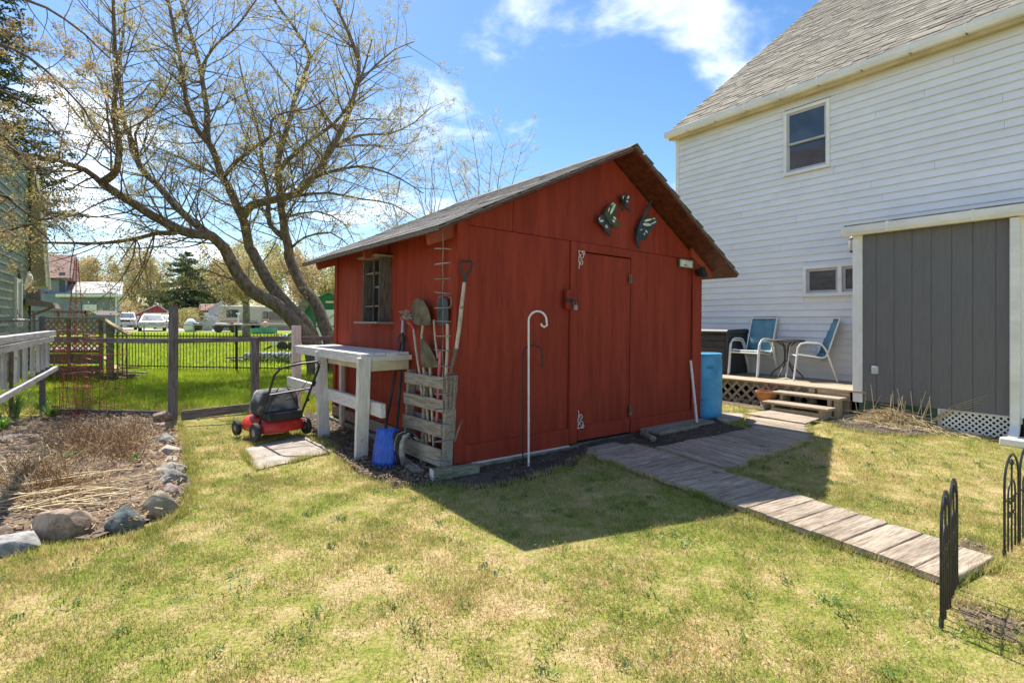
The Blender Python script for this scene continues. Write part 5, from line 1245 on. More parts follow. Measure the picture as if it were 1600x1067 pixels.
db('post', deckw, -.12, -.04, -1.14, -1.06, 0, DZ - .03); db('post', deckw, .30, .38, -1.06, -.98, 0, DZ - .16)
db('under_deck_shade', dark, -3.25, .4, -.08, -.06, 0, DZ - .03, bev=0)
lf = db('lattice_frame', grayw, -3.28, -3.25, -1.13, -1.09, .0, DZ - .03)
lattice(-3.25, -.12, .0, DZ - .03, -1.125, .165, .040, .009, lambda q: DI @ q, palw, lf)
# steps
st = thing('deck_steps', 'two-tread weathered wooden steps up to the low deck', 'steps', HM @ Vector((-.08, -1.4, 0))); st.rotation_euler = ho.rotation_euler
SI = wm(st).inverted() @ HM
def stb(name, mat, x0, x1, y0, y1, z0, z1, bev=.004): return MB().box(((x0 + x1) / 2, (y0 + y1) / 2, (z0 + z1) / 2), (x1 - x0, y1 - y0, z1 - z0)).xf(SI).build(name, mat, st, bev=bev)
piece('tread', (.90, .27, .032), deckw, SI @ Matrix.Translation((-.08, -1.52, .150)), st, .004); piece('tread', (.93, .27, .032), deckw, SI @ Matrix.Translation((-.06, -1.27, .272)), st, .004)
for x in (-.42, .24):
    stb('stringer', deckw, x, x + .045, -1.62, -1.17, 0, .132); stb('stringer', deckw, x, x + .045, -1.38, -1.17, .134, .254)
stb('riser', deckw, -.41, .27, -1.640, -1.622, .02, .09); stb('post', deckw, .31, .36, -1.35, -1.20, 0, .25)
# pot, box, chairs, table
pot = thing('flower_pot', 'round terracotta bowl pot standing left of the deck steps', 'flower pot', HM @ Vector((-.64, -1.32, 0)))
MB().box((0, 0, .05), (.16, .14, .10)).build('brick_base', rks, pot, bev=.01)
MB().lathe([(.085, .10), (.105, .12), (.14, .19), (.155, .245), (.170, .25), (.172, .272), (.155, .272), (.145, .24), (.10, .15), (.02, .15)], 28).build('bowl', terra, pot, smooth='auto')
bx = thing('deck_box', 'dark grey resin storage box with ribbed front standing on the deck', 'storage box', HM @ Vector((-2.39, -.36, DZ))); bx.rotation_euler = ho.rotation_euler
MB().box((0, .02, .36), (1.3, .60, .72)).build('body', boxpl, bx, bev=.012)
for k in range(6): piece('front_slat', (1.20, .014, .105), boxpl, Matrix.Translation((0, -.288, .07 + .115 * k)), bx, .003)
for x in (-.635, .635): MB().box((x, -.29, .36), (.04, .03, .72)).build('corner_post', boxpl, bx, bev=.006)
MB().prism([(-.34, .72), (.34, .72), (.34, .77), (.28, .80), (-.30, .79), (-.34, .76)], -.67, .67, lambda u, v, w_: (w_, u, v)).build('lid', boxpl, bx, bev=.006)
def chair(label, loc, rz, stack=1):
    """sling patio chair; faces local -y"""
    t = thing('patio_chair', label, 'chair', loc, rz, 'patio chairs on the deck')
    for s_ in range(stack):
        dz = .035 * s_; dy = .03 * s_
        hw = .27
        for sg_ in (-1, 1):
            x = sg_ * hw
            MB().tube([(x, -.27 + dy, 0 if s_ == 0 else .03), (x, -.235 + dy, .30 + dz), (x, -.21 + dy, .53 + dz), (x, -.17 + dy, .585 + dz), (x, -.10 + dy, .605 + dz), (x, .06 + dy, .60 + dz), (x, .13 + dy, .575 + dz), (x, .18 + dy, .50 + dz), (x, .34 + dy, 0 if s_ == 0 else .03)], .0135, 8).build('leg_frame', whitem, t, smooth='auto')
            xi = sg_ * .235
            MB().tube([(xi, -.22 + dy, .40 + dz), (xi, -.18 + dy, .415 + dz), (xi, .12 + dy, .37 + dz), (xi, .18 + dy, .385 + dz), (xi, .215 + dy, .44 + dz), (xi, .38 + dy, .98 + dz)], .0125, 8).build('side_rail', whitem, t, smooth='auto')
        MB().tube([(-.27, -.225 + dy, .40 + dz), (.27, -.225 + dy, .40 + dz)], .012, 8).build('front_bar', whitem, t, smooth='auto')
        MB().tube([(-.235, .38 + dy, .98 + dz), (-.22, .383 + dy, .992 + dz), (.22, .383 + dy, .992 + dz), (.235, .38 + dy, .98 + dz)], .0125, 8).build('top_bar', whitem, t, smooth='auto')
        MB().tube([(-.27, .245 + dy, .30 + dz), (.27, .245 + dy, .30 + dz)], .010, 8).build('stretcher', whitem, t, smooth='auto')
        pf = [(-.215, .405), (-.10, .392), (.03, .374), (.12, .366), (.175, .385), (.212, .445), (.27, .63), (.33, .82), (.376, .972)]
        for nm, a_, b_ in (('seat', 0, 5), ('backrest', 5, 9)):
            pp = pf[a_:b_ + (1 if nm == 'seat' else 0)]; vs = []; f = []
            for (y, z) in pp:
                for k in range(5):
                    u = k / 4 - .5; sag = .018 * (1 - (2 * u) ** 2); vs.append((u * .455, y + dy + (sag if z > .5 else 0), z + dz - (sag if z < .5 else 0)))
            for j in range(len(pp) - 1):
                for k in range(4): f.append((j * 5 + k, j * 5 + k + 1, (j + 1) * 5 + k + 1, (j + 1) * 5 + k))
            mb = MB(); mb.add(vs, f); ob = mb.build(nm, teal, t, smooth=True); so = ob.modifiers.new('solid', 'SOLIDIFY'); so.thickness = .004
    return t
c1 = HM @ Vector((-1.42, -.44, DZ)); chair('stacked pair of white framed teal sling chairs beside the dark storage box', c1, ho.rotation_euler.z + R(-2), 2)
f1 = G(1229, 592.5, DZ); bk = G(1298, 594.5, DZ); dr = (f1 - bk); ang = math.atan2(dr.y, dr.x)
c2 = (f1 + bk) / 2; c2.z = DZ; chair('single white framed teal sling chair turned sideways right of the bistro table', c2, ang + R(90))
tb = thing('bistro_table', 'small round bronze bistro table with curved legs between the chairs', 'table', (4.60, 8.80, DZ))
MB().lathe([(.26, .60), (.275, .605), (.275, .625), (.26, .63)], 32).build('table_top', bronze, tb, smooth='auto')
for k in range(4):
    a = R(35 + 90 * k); ca, sa = math.cos(a), math.sin(a)
    MB().tube([(ca * r_, sa * r_, z) for r_, z in ((.27, 0), (.255, .045), (.18, .12), (.07, .21), (.035, .28), (.032, .42), (.05, .52), (.16, .60))], .011, 7).build('leg', bronze, tb, smooth='auto')
MB().lathe([(.045, .27), (.05, .28), (.045, .29)], 14).lathe([(.045, .44), (.05, .45), (.045, .46)], 14).build('ring', bronze, tb)

# dead ornamental grass
rs = random.Random(31); cg = G(1400, 664); L1 = []; L2 = []
for i in range(2600):
    a = rs.uniform(0, 6.28); r_ = abs(rs.gauss(0, .34)); p = cg + HX * (r_ * math.cos(a) * 1.25) + HY * (r_ * math.sin(a) * .5); p.z = .02 + .20 * math.exp(-(r_ / .33) ** 2) * rs.random()
    L1.append((wav(p, rs.uniform(0, 6.28), rs.uniform(.08, .26), rs.uniform(-.3, .25), 3, .3, rs), rs.uniform(.0015, .0032)))
stems('dead_grass_mound', L1, straw, 'low mound of cut straw-coloured ornamental grass below the grey panels', 'dead plants')
gt = thing('dry_stalk_clump', 'stiff upright dry stubs of ornamental grass in front of the grey panels', 'plant', cg)
b = MB()
for i in range(38):
    p = cg + HX * rs.gauss(.12, .20) + HY * rs.gauss(0, .08); p.z = .05; l_ = rs.uniform(.18, .46); tx = rs.gauss(.02, .13)
    b.tube([p, p + HX * tx * l_ * .5 + Vector((0, 0, l_ * .5)), p + HX * tx * l_ + Vector((rs.uniform(-.01, .01), 0, l_))], [.006, .005, .0035], 5)
for i in range(6):
    p = cg + HX * .32; p.z = .06; b.tube([p, p + HX * .25 + Vector((0, 0, .16 + .02 * i)), p + HX * (.42 + .03 * i) + Vector((0, 0, .20 + .045 * i))], [.004, .003, .0015], 4)
for i in range(3):
    p = cg + HX * -.45 + HX * .08 * i; p.z = .1; b.tube([p, p + HX * (-.06 + .09 * i) + Vector((0, 0, .42 - .08 * i))], [.005, .003], 4)
b.build('stalks', straw, gt, world=True)

# border fences --------------------------------------------------------
def bfence(name, label, A, B, n, h, grp='black wire border fences'):
    t = thing(name, label, 'garden fence', A, group=grp); A = Vector(A); B = Vector(B); wv = (B - A) / n
    for i in range(n):
        a = A + wv * i; b_ = A + wv * (i + 1); hh = h * (1 - .0 * i)
        def Q(u, z): q = a.lerp(b_, u); return Vector((q.x, q.y, z))
        arch = [Q(.04, -.04), Q(.04, hh * .72)] + [Q(.5 - .46 * math.cos(math.pi * k / 10), hh * .72 + hh * .28 * math.sin(math.pi * k / 10)) for k in range(1, 10)] + [Q(.96, hh * .72), Q(.96, -.04)]
        MB().tube(arch, .0062, 7).build('arch', blackp, t, smooth='auto', world=True)
        ia = [Q(.27, .02), Q(.27, hh * .60)] + [Q(.5 - .23 * math.cos(math.pi * k / 8), hh * .60 + hh * .14 * math.sin(math.pi * k / 8)) for k in range(1, 8)] + [Q(.73, hh * .60), Q(.73, .02)]
        MB().tube(ia, .005, 6).build('inner_arch', blackp, t, smooth='auto', world=True)
        MB().tube([Q(.5, .0), Q(.5, hh * .90)], .005, 6).tube([Q(.5, hh * .88), Q(.5, hh * .92), Q(.5, hh * .96)], [.003, .014, .002], 6).build('picket', blackp, t, smooth='auto', world=True)
        b = MB()
        for zc, sgn in ((hh * .50, 1), (hh * .50, -1), (hh * .42, 1), (hh * .42, -1)):
            pts = []
            for k in range(12):
                an = k / 11 * 4.6; r_ = .10 * (1 - k / 14); pts.append(Q(.5 + sgn * (.12 + .10 - r_ * math.cos(an) * 1.0) * .8, zc + (r_ * math.sin(an)) * wv.length * (1 if zc > hh * .45 else -1)))
            b.tube(pts, .004, 5)
        for zc in (.56,): b.tube([Q(.04, hh * zc), Q(.96, hh * zc)], .0042, 5)
        tag(b.build('scrollwork', blackp, t, smooth='auto', world=True), None, None, None, 'stuff')
        if i in (0, n - 1):
            q = Q(.04 if i == 0 else .96, .03); MB().box(q, (.013, .013, .04)).build('stake_sleeve', blackpl, t, world=True)
bfence('border_fence', 'nearest black wire border fence seen edge-on beside the end of the plank path', (1.865, 2.285, 0), (2.245, 2.65, 0), 2, .575)
bfence('border_fence', 'farther black wire border fence with scrollwork at the right edge', (2.78, 2.97, 0), (3.33, 3.36, 0), 2, .565)

# ================================================================== fences left
rf = thing('rail_fence', 'grey weathered wooden post and single rail fence behind the garden bed', 'fence', G(270, 655))
rail0 = P(62, 7.45, 1.105); p1 = G(270, 656); p2 = P(398, 7.45); p3 = P(462, 7.62); 
for (q, h, w_) in ((p1, 1.54, .085), (p2, 1.105, .085)): m, ln = frame(Vector((q.x, q.y, -.02)), Vector((q.x + .01, q.y, h)), (0, -1, 0), rf); piece('post', (ln, w_, w_), fencew, m, rf, .004)
for a, b_ in ((Vector((-6.72, 7.50, 1.06)), Vector((p1.x, p1.y + .065, 1.065))), (Vector((p1.x, p1.y + .065, 1.065)), Vector((p2.x, p2.y + .065, 1.075))), (Vector((p2.x, p2.y + .065, 1.075)), Vector((-2.45, 7.78, 1.08)))): plank('rail', a, b_, .035, .065, fencew, rf, world=True)
plank('ground_board', Vector((p1.x + .1, p1.y + .02, .06)), Vector((p2.x, p2.y + .25, .09)), .03, .12, fencew, rf, world=True); plank('ground_board', Vector((-6.6, 7.5, .04)), Vector((p1.x - .1, p1.y + .1, .05)), .03, .10, fencew, rf, world=True)
for z in (.35, .75):
    MB().tube([Vector((-6.7, 7.5, z)), Vector((p1.x, p1.y + .08, z)), Vector((p2.x, p2.y + .08, z)), Vector((-2.5, 7.78, z))], .0010, 4).build('wire', rust, rf, world=True)
# chain link fence running towards the camera on the left
FA = Vector((-6.72, 7.52, 0)); FD = Vector((-.10, -1, 0)).normalized(); FD = Vector((-.575, -.818, 0))
FD = Vector((-1.2, -2.69, 0)).normalized()
cf = thing('chain_link_fence', 'rusty chain-link fence with dead vines running along the left edge', 'fence', FA)
for k, s_ in enumerate((0, 2.4)):
    q = FA + FD * s_; MB().tube([Vector((q.x, q.y, -.02)), Vector((q.x, q.y, 1.40 if k == 0 else 1.36))], .035 if k == 0 else .025, 10).build('post', fencew if k == 0 else rust, cf, world=True)
q = FA + FD * .35; MB().bar((q.x, q.y, 0), (q.x, q.y, .95), .03, .03).build('stake', rust, cf, world=True)
MB().tube([FA + Vector((0, 0, 1.345)), FA + FD * 4.6 + Vector((0, 0, 1.34))], .018, 8).build('top_rail', galv, cf, world=True)
b = MB(); n = 58
for i in range(-14, n):
    for sg_ in (1, -1):
        s0 = i * .078; z0, z1 = .03, 1.33; ln = (z1 - z0); sa, sb2 = (s0, s0 + ln) if sg_ > 0 else (s0 + ln, s0)
        za, zb_ = z0, z1
        # clip to 0..4.5
        def at_(s): return z0 + (s - sa) / (sb2 - sa) * (z1 - z0)
        lo, hi = max(0, min(sa, sb2)), min(4.5, max(sa, sb2))
        if hi - lo < .05: continue
        b.tube([FA + FD * lo + Vector((0, 0, at_(lo))), FA + FD * hi + Vector((0, 0, at_(hi)))], .0022, 3, cap=False)
o = b.build('wire_mesh', galv, cf, world=True); o['kind'] = 'stuff'
L1 = []; rs = random.Random(12)
for i in range(620):
    q = FA + FD * rs.uniform(0, 4.2) + Vector((rs.uniform(-.05, .05), rs.uniform(-.05, .05), rs.choice((rs.uniform(1.0, 1.38), rs.uniform(1.12, 1.36), rs.uniform(.1, .9)))))
    pl_ = []; p = q.copy(); d = FD * rs.choice((-1, 1)) + Vector((rs.uniform(-.5, .5), 0, rs.uniform(-.6, .6)))
    for k in range(5):
        pl_.append(p.copy()); d = (d + Vector((rs.uniform(-.6, .6), rs.uniform(-.4, .4), rs.uniform(-.6, .6)))).normalized(); p = p + d * .06; 
    L1.append((pl_, rs.uniform(.0015, .004)))
vn = stems('dry_vines', L1, mk('vine_grey', (.22, .16, .12), (.36, .29, .23), .9, vs=9, coords='World'), 'tangle of dry brown vines woven through the chain-link fence', 'vines')
# white slatted panel
kk = .70
wa = Vector((-4.74, 4.87, 0)) * kk; wb_ = Vector((-6.63, 7.56, 0)) * kk; wdv = wb_ - wa; z_t, z_b = CH - .193 * kk, CH - .70 * kk
wp = thing('slatted_bench_back', 'worn white wooden slatted rail panel standing along the fence at the left edge', 'bench', wa)
def WQ(s, z, o_=0): q = wa + wdv * s; nrm = Vector((wdv.y, -wdv.x, 0)).normalized(); return Vector((q.x, q.y, z)) + nrm * o_
whiteg = mk('dirty_white_paint', (.34, .315, .30), (.46, .43, .415), .75, vs=6, var=.1, bump=.4, bs=16, stretch=(1, 6, 6), speck=(.22, .17, .15), speck_s=12, speck_t=.60, orand=.06)
for pos in (.05, .242, .387, .527, .66, .78, .90):
    m, ln = frame(WQ(pos - .012, z_b + .03), WQ(pos, z_t + .01), wdv, wp); piece('slat', (ln, .022, .075), whiteg, m, wp, .003)
plank('top_rail', WQ(-.6, z_t + .005), WQ(1.0, z_t + .005), .075, .045, whiteg, wp, world=True); plank('top_rail', WQ(-.6, z_t - .05, .03), WQ(.93, z_t - .05, .03), .02, .05, whiteg, wp, world=True)
plank('bottom_rail', WQ(-.6, z_b, .03), WQ(1.03, z_b, .03), .035, .04, whiteg, wp, world=True)
for s_ in (-.3, -.55): MB().bar(WQ(s_, 0, -.03), WQ(s_, z_b + .02, -.03), .035, .035).build('support_post', rust, wp, world=True)
lk = Vector(WQ(1.0, z_b + .24, 0)); 

# tomato cages
def cage(label, px, py, r0, r1, h, n, hoops, seed, tilt=(0, 0), twr=False):
    base = G(px, py, .02); t = thing('tomato_cage', label, 'plant support', base, group='red wire plant cages at the back of the garden bed'); r = random.Random(seed)
    b = MB(); ax = Vector((tilt[0], tilt[1], h))
    for k in range(n):
        a = 2 * math.pi * k / n + .3; b.tube([Vector((math.cos(a) * r0, math.sin(a) * r0, -.02)), Vector((math.cos(a) * (r0 + r1) / 2 + r.uniform(-.01, .01), math.sin(a) * (r0 + r1) / 2, h * .5)) + ax * .0 + Vector((tilt[0] * .5, tilt[1] * .5, 0)), Vector((math.cos(a) * r1 + tilt[0], math.sin(a) * r1 + tilt[1], h))], .0032, 4)
    b.build('upright_wires', wire, t)
    for k in range(hoops):
        v = (k + .6) / hoops; rad = r0 + (r1 - r0) * v; c = Vector((tilt[0] * v, tilt[1] * v, h * v))
        MB().tube([c + Vector((math.cos(a) * rad, math.sin(a) * rad, r.uniform(-.006, .006))) for a in [2 * math.pi * i / 18 for i in range(18)]], .0032, 4, closed=True).build('hoop', wire, t)
cage('tall red wire obelisk cage tapering to a point in front of the lattice deck', 117, 647, .19, .018, 2.22, 6, 5, 1, (-.02, .05))
cage('square red wire cage left of the tall obelisk cage', 108, 652, .15, .16, 1.55, 4, 6, 2)
cage('short rusty cage right of the tall obelisk cage', 141, 645, .17, .12, 1.15, 5, 5, 3, (.05, 0))
cage('low rusty wire cage nearest the tall fence post', 172, 650, .13, .15, .95, 4, 4, 4, (.04, .02))
cage('small leaning red cage in front of the obelisk cage', 127, 662, .10, .17, .72, 4, 4, 5, (-.04, 0))
cage('narrow faded cage between the corner post and the square cage', 93, 652, .07, .09, 1.0, 3, 4, 6, (.02, .0))
L1 = []; rs = random.Random(44)
for i in range(46):
    c = G(rs.uniform(88, 165), rs.uniform(646, 656), 0); c.z = rs.choice((rs.gauss(.72, .04), rs.gauss(1.08, .03), rs.uniform(.2, 1.1))); a = rs.uniform(-.25, .25)
    L1.append((wav(c, a, rs.uniform(.1, .3), rs.uniform(-.1, .1), 3, .2, rs), rs.uniform(.0015, .003)))
stems('cage_wire_tangle', L1, wire, 'tangle of red wire and dead tendrils inside the plant cages', 'wire')

# black picket fence
bf = thing('metal_picket_fence', 'low black metal picket fence in front of the bright green yard', 'fence', P(300, 13.5, terr(0, 13.5)))
ax0, ax1 = P(168, 14.3), P(462, 13.3)
np_ = 58; zt_ = lambda q: Z(533, q.y)
me = None
for i in range(np_):
    q = ax0.lerp(ax1, i / (np_ - 1)); z0 = terr(0, q.y); h = .98
    if me is None:
        me = MB().tube([(0, 0, 0), (0, 0, h)], .009, 5); pk = me.build('picket', blackp, bf); me = pk.data; o = pk
    else: o = bpy.data.objects.new('picket', me); COL.objects.link(o); o.parent = bf
    o.matrix_basis = wm(bf).inverted() @ Matrix.Translation((q.x, q.y, z0 + .02))
for i in (0, 22, 40, 57):
    q = ax0.lerp(ax1, i / 57); MB().bar((q.x, q.y, 0), (q.x, q.y, 1.22), .05, .05).build('post', blackp, bf, world=True)
for z in (.12, .92): MB().bar(ax0 + Vector((0, .012, z)), ax1 + Vector((0, .012, z)), .02, .03).build('rail', blackp, bf, world=True)
# far chain-link rail
fc = thing('far_wire_fence', 'thin galvanised wire fence crossing the neighbouring yard before the parked cars', 'fence', P(300, 24, terr(0, 24)))
fa, fb_ = P(190, 25), P(470, 24); zf = terr(0, 24)
MB().tube([fa + Vector((0, 0, Z(508, 25))), fb_ + Vector((0, 0, Z(507, 24)))], .025, 6).build('top_rail', galv, fc, world=True)
for px in (225, 303, 367, 432): q = P(px, 24.6); MB().tube([(q.x, q.y, zf - .1), (q.x, q.y, Z(508, 24.6))], .028, 6).build('post', galv, fc, world=True)
# ================================================================== neighbours
def bbx(b, x0, x1, y0, y1, z0, z1): return b.box(((x0 + x1) / 2, (y0 + y1) / 2, (z0 + z1) / 2), (x1 - x0, y1 - y0, z1 - z0))
# sage green house at the left edge: wall recedes parallel to the garden axis
GD = Vector((-.5701, .8216, 0)); GN = Vector((.8216, .5701, 0))      # along the wall (away), towards the garden
gc = P(44, 13.0)                                                      # far corner of the wall
gh = thing('green_house', 'sage green clapboard house with tan roof overhang at the left edge', 'house', gc); gh.rotation_euler = (0, 0, math.atan2(-GD.y, -GD.x))   # local x: back towards the camera
gi = wm(gh).inverted()
GZ0, GZ1 = 0, 6.5
for i in range(int(4.9 / .18)):
    z0 = .15 + i * .18
    for (xa, xb_) in ([(0, 1.05), (1.75, 9)] if Z(496, 12.3) - .15 < z0 + .18 and z0 < 2.35 else [(0, 9)]):
        key = ('gs', xa, xb_); me = _shared.get(key)
        if me is None:
            bb = MB().prism([(0, .18), (-.022, .0), (.02, .0), (.02, .18)], xa, xb_, lambda u, v, w_: (w_, -u, v)); me = bpy.data.meshes.new('siding_board'); me.from_pydata(bb.v, [], bb.f); me.update(); me.materials.append(sage); _shared[key] = me
        o = bpy.data.objects.new('siding_board', me); COL.objects.link(o); o.parent = gh; o.location = (0, 0, z0)
side = 1 if (gi.to_3x3() @ GN).y > 0 else -1
for o in list(gh.children):
    o.scale = (1, side, 1)
def gb(name, mat, x0, x1, y0, y1, z0, z1, bev=.004, par=None): return bbx(MB(), x0, x1, y0 * side, y1 * side, z0, z1).build(name, mat, par or gh, bev=bev)
def gb_(name, mat, x0, x1, y0, y1, z0, z1, bev=.004, par=None):
    a, b_ = sorted((y0 * side, y1 * side)); return bbx(MB(), x0, x1, a, b_, z0, z1).build(name, mat, par or gh, bev=bev)
gb_('corner_board', mk('dark_green_trim', (.05, .06, .04), None, .6), -.05, .03, -.02, .05, .1, 5.05)
gb_('wall', sage, -.04, 9, -.30, -.03, .0, 5.1, bev=0)
w_ = gb_('window', trimw, 1.08, 1.20, -.03, .06, 1.2, 2.28); gb_('frame', trimw, 1.62, 1.74, -.03, .06, 1.2, 2.28, par=w_); gb_('frame', trimw, 1.20, 1.62, -.03, .05, 2.18, 2.28, par=w_); gb_('frame', trimw, 1.39, 1.43, -.03, .04, 1.2, 2.18, par=w_); gb_('pane', glass, 1.20, 1.62, -.03, -.01, 1.2, 2.18, 0, par=w_)
# tall overhang slab seen from below
MB().prism([(.03, Z(447, 13)), (.34, Z(447, 13)), (.20, Z(300, 13)), (.08, Z(255, 13)), (.03, Z(250, 13))], -.5, .0, lambda u, v, w2: (w2, u * side, v)).build('roof_overhang', tanp, gh, bev=.01)
MB().prism([(.31, Z(447, 13) - .05), (.37, Z(447, 13) - .05), (.23, Z(300, 13)), (.17, Z(300, 13))], -.55, -.5, lambda u, v, w2: (w2, u * side, v)).build('fascia', trimw, gh)
MB().prism([(-4.2, 9.2), (.06, 5.2), (.06, 5.05), (-4.2, 9.0)], -.1, 9, lambda u, v, w2: (w2, u * side, v)).build('roof', fencew, gh)
aw = MB().prism([(.05, Z(467, 13)), (.55, Z(474, 13)), (.60, Z(482, 13)), (.05, Z(478, 13))], -.1, .75, lambda u, v, w2: (w2, u * side, v)).build('porch_awning', grayw, gh)
MB().bar((.2, .05 * side, Z(495, 13)), (.2, .48 * side, Z(480, 13)), .05, .05).build('bracket', grayw, aw)
gb_('awning_pediment', grayw, .0, .12, .0, .25, Z(470, 13), Z(452, 13))
# satellite dish on it
MB().lathe([(.01, .0), (.12, .03), (.2, .09), (.21, .09), (.12, .02), (.01, -.015)], 14).xf(Matrix.Translation((2.0, .35 * side, Z(440, 11.5))) @ Matrix.Rotation(R(80), 4, 'X')).build('satellite_dish', trimw, gh, smooth='auto')

# lattice deck of the neighbour
nd = thing('neighbour_deck', 'raised wooden deck with tan lattice railing and stairs beyond the fence', 'deck', P(115, 11.6)); nd['plan_skew'] = (11.6, -.80)
D0 = 11.6
def dx(px, Y=D0): return (px - 800) / 821 * Y
def np2(name, mat, x0, x1, y0, y1, z0, z1, bev=.004): return bbx(MB(), x0, x1, y0, y1, z0, z1).build(name, mat, nd, bev=bev, world=True)
np2('top_rail', tanw, dx(62), dx(164), D0 - .05, D0 + .08, Z(498.5, D0), Z(495.5, D0)); np2('mid_rail', grayw, dx(62), dx(160), D0 - .02, D0 + .04, Z(532, D0), Z(526, D0))
for px in (66, 108, 158): np2('post', grayw, dx(px) - .045, dx(px) + .045, D0 - .03, D0 + .06, 0, Z(497, D0))
fr_ = np2('lattice_frame', grayw, dx(69), dx(71), D0, D0 + .02, Z(550, D0), Z(498, D0))
NI = wm(nd).inverted()
lattice(dx(70), dx(106), Z(524, D0), Z(500, D0), D0 + .02, .125, .035, .008, lambda q: NI @ q, tanw, fr_); lattice(dx(111), dx(155), Z(524, D0), Z(500, D0), D0 + .02, .125, .035, .008, lambda q: NI @ q, tanw, fr_)
lattice(dx(70), dx(106), Z(549, D0), Z(533, D0), D0 + .02, .125, .035, .008, lambda q: NI @ q, tanw, fr_); lattice(dx(111), dx(155), Z(549, D0), Z(533, D0), D0 + .02, .125, .035, .008, lambda q: NI @ q, tanw, fr_)
np2('deck_floor', grayw, dx(55), dx(160), D0, D0 + 2.2, .62, .68); np2('skirt_board', grayw, dx(55), dx(160), D0, D0 + .03, .38, .61); np2('skirt_board', grayw, dx(55), dx(160), D0 + .01, D0 + .04, .12, .34)
plank('stair_rail', Vector((dx(160), D0, Z(498, D0))), Vector((dx(203, D0 - .1), D0 - .1, Z(524, D0))), .12, .04, tanw, nd, world=True)
np2('stair_post', grayw, dx(166), dx(176), D0 - .02, D0 + .06, 0, Z(505, D0))
for k in range(3): np2('stair_tread', tanw, dx(162 + 11 * k), dx(176 + 11 * k), D0, D0 + .9, .45 - .2 * k, .48 - .2 * k)
for k in range(4): px = 176 + 7 * k; np2('baluster', grayw, dx(px), dx(px) + .035, D0, D0 + .035, .1, Z(506 + 4.5 * k, D0))
# lumber pile next to it, rolled pile further
def pile(name, label, px0, px1, Y, n, seed, mats, hh=.25, cat='lumber pile', r=.03):
    t = thing(name, label, cat, P((px0 + px1) / 2, Y, terr(0, Y))); rs = random.Random(seed); x0, x1 = dx(px0, Y), dx(px1, Y)
    for k in range(n):
        a = rs.uniform(x0, x0 + (x1 - x0) * .4); b_ = rs.uniform(x0 + (x1 - x0) * .6, x1); z = terr(0, Y) + r + hh * rs.random() ** 1.4; 
        plank('board', Vector((a, Y + rs.uniform(-.3, .3), z)), Vector((b_, Y + rs.uniform(-.3, .3), z + rs.uniform(-.05, .05))), .10, .03, rs.choice(mats), t, world=True)
pile('lumber_pile', 'small pile of brown boards at the foot of the neighbouring deck stairs', 166, 226, 11.9, 12, 4, [strawb, grayw, palw], .22)
pile('board_pile', 'low stack of dark boards lying in the green yard behind the picket fence', 356, 398, 16.5, 9, 7, [fencew, strawb, grayw], .22)
t = thing('rolled_netting', 'long grey rolled bundle of netting lying in the yard behind the bench post', 'roll', P(430, 16.2, terr(0, 16.2)))
x0, x1 = dx(384, 16.2), dx(466, 16.2); n = 26; pts = [Vector((x0 + (x1 - x0) * k / n, 16.2, terr(0, 16.2) + .16)) for k in range(n + 1)]; rs = random.Random(3)
MB().tube(pts, [.15 + .03 * (k % 2) + rs.uniform(-.01, .02) for k in range(n + 1)], 12).build('roll', mk('netting_grey', (.09, .10, .11), (.40, .42, .42), .8, vs=14, thresh=(.45, .55)), t, world=True)

# blue-grey house -------------------------------------------------------
BY = 36.; bh = thing('blue_house', 'blue-grey sided house with pale garage roof and russet upper roof behind the deck', 'house', P(120, BY, .4)); bh['plan_skew'] = (BY, -.72); 
def bp(name, mat, x0, x1, y0, y1, z0, z1, bev=0, par=None): return bbx(MB(), x0, x1, y0, y1, z0, z1).build(name, mat, par or bh, bev=bev, world=True)
bx_ = lambda px: dx(px, BY)
for i in range(14):
    z0 = .4 + i * .20
    if z0 + .2 <= Z(457, BY): 
        m = wm(bh).inverted() @ Matrix.Translation(((bx_(100) + bx_(181)) / 2, BY, z0 + .1)); piece('siding_board', (bx_(181) - bx_(100), .04, .192), bhouse, m, bh, 0)
bp('side_trim', trimw, bx_(180), bx_(183), BY - .04, BY + .1, .3, Z(456, BY)); bp('end_wall', mk('lavender_wall', (.50, .47, .52), None, .6), bx_(183), bx_(184), BY, BY + 7, .3, Z(458, BY))
MB().prism([(BY - .35, Z(462, BY)), (BY + 3.2, Z(443, BY) + .35), (BY + 7, Z(455, BY)), (BY + 7, Z(455, BY) - .1), (BY + 3.2, Z(444, BY) + .2), (BY - .35, Z(465, BY))], bx_(88), bx_(191), lambda u, v, w2: (w2, u, v)).build('garage_roof', wroof, bh, world=True)
bp('eave_board', trimw, bx_(88), bx_(191), BY - .40, BY - .35, Z(464, BY), Z(460, BY)); bp('roof_vent', dark, bx_(170), bx_(177), BY + 1.2, BY + 1.5, Z(453.5, BY + 1), Z(451, BY + 1))
bp('white_door', trimw, bx_(129), bx_(151), BY - .05, BY - .01, Z(492, BY), Z(476, BY)); bp('garage_wall', bhouse, bx_(52), bx_(180), BY + .03, BY + .2, .3, Z(459, BY))
bp('upper_wall', bhouse, bx_(40), bx_(100), BY + .4, BY + 6, .3, Z(434, BY)); bp('upper_wall_shade', mk('shaded_blue_wall', (.07, .09, .12), None, .7), bx_(91), bx_(101), BY + .38, BY + .42, Z(457, BY), Z(425, BY))  # darker blue strip paints the shade at the upper wall's right end
bp('eave_board', trimw, bx_(52), bx_(96), BY + .0, BY + .1, Z(436, BY), Z(433.5, BY))
MB().prism([(BY, Z(434, BY)), (BY + 3, Z(395, BY) + .2), (BY + 6, Z(434, BY)), (BY + 6, Z(436, BY)), (BY, Z(436, BY))], bx_(45), bx_(112), lambda u, v, w2: (w2, u, v)).build('main_roof', rroof, bh, world=True)
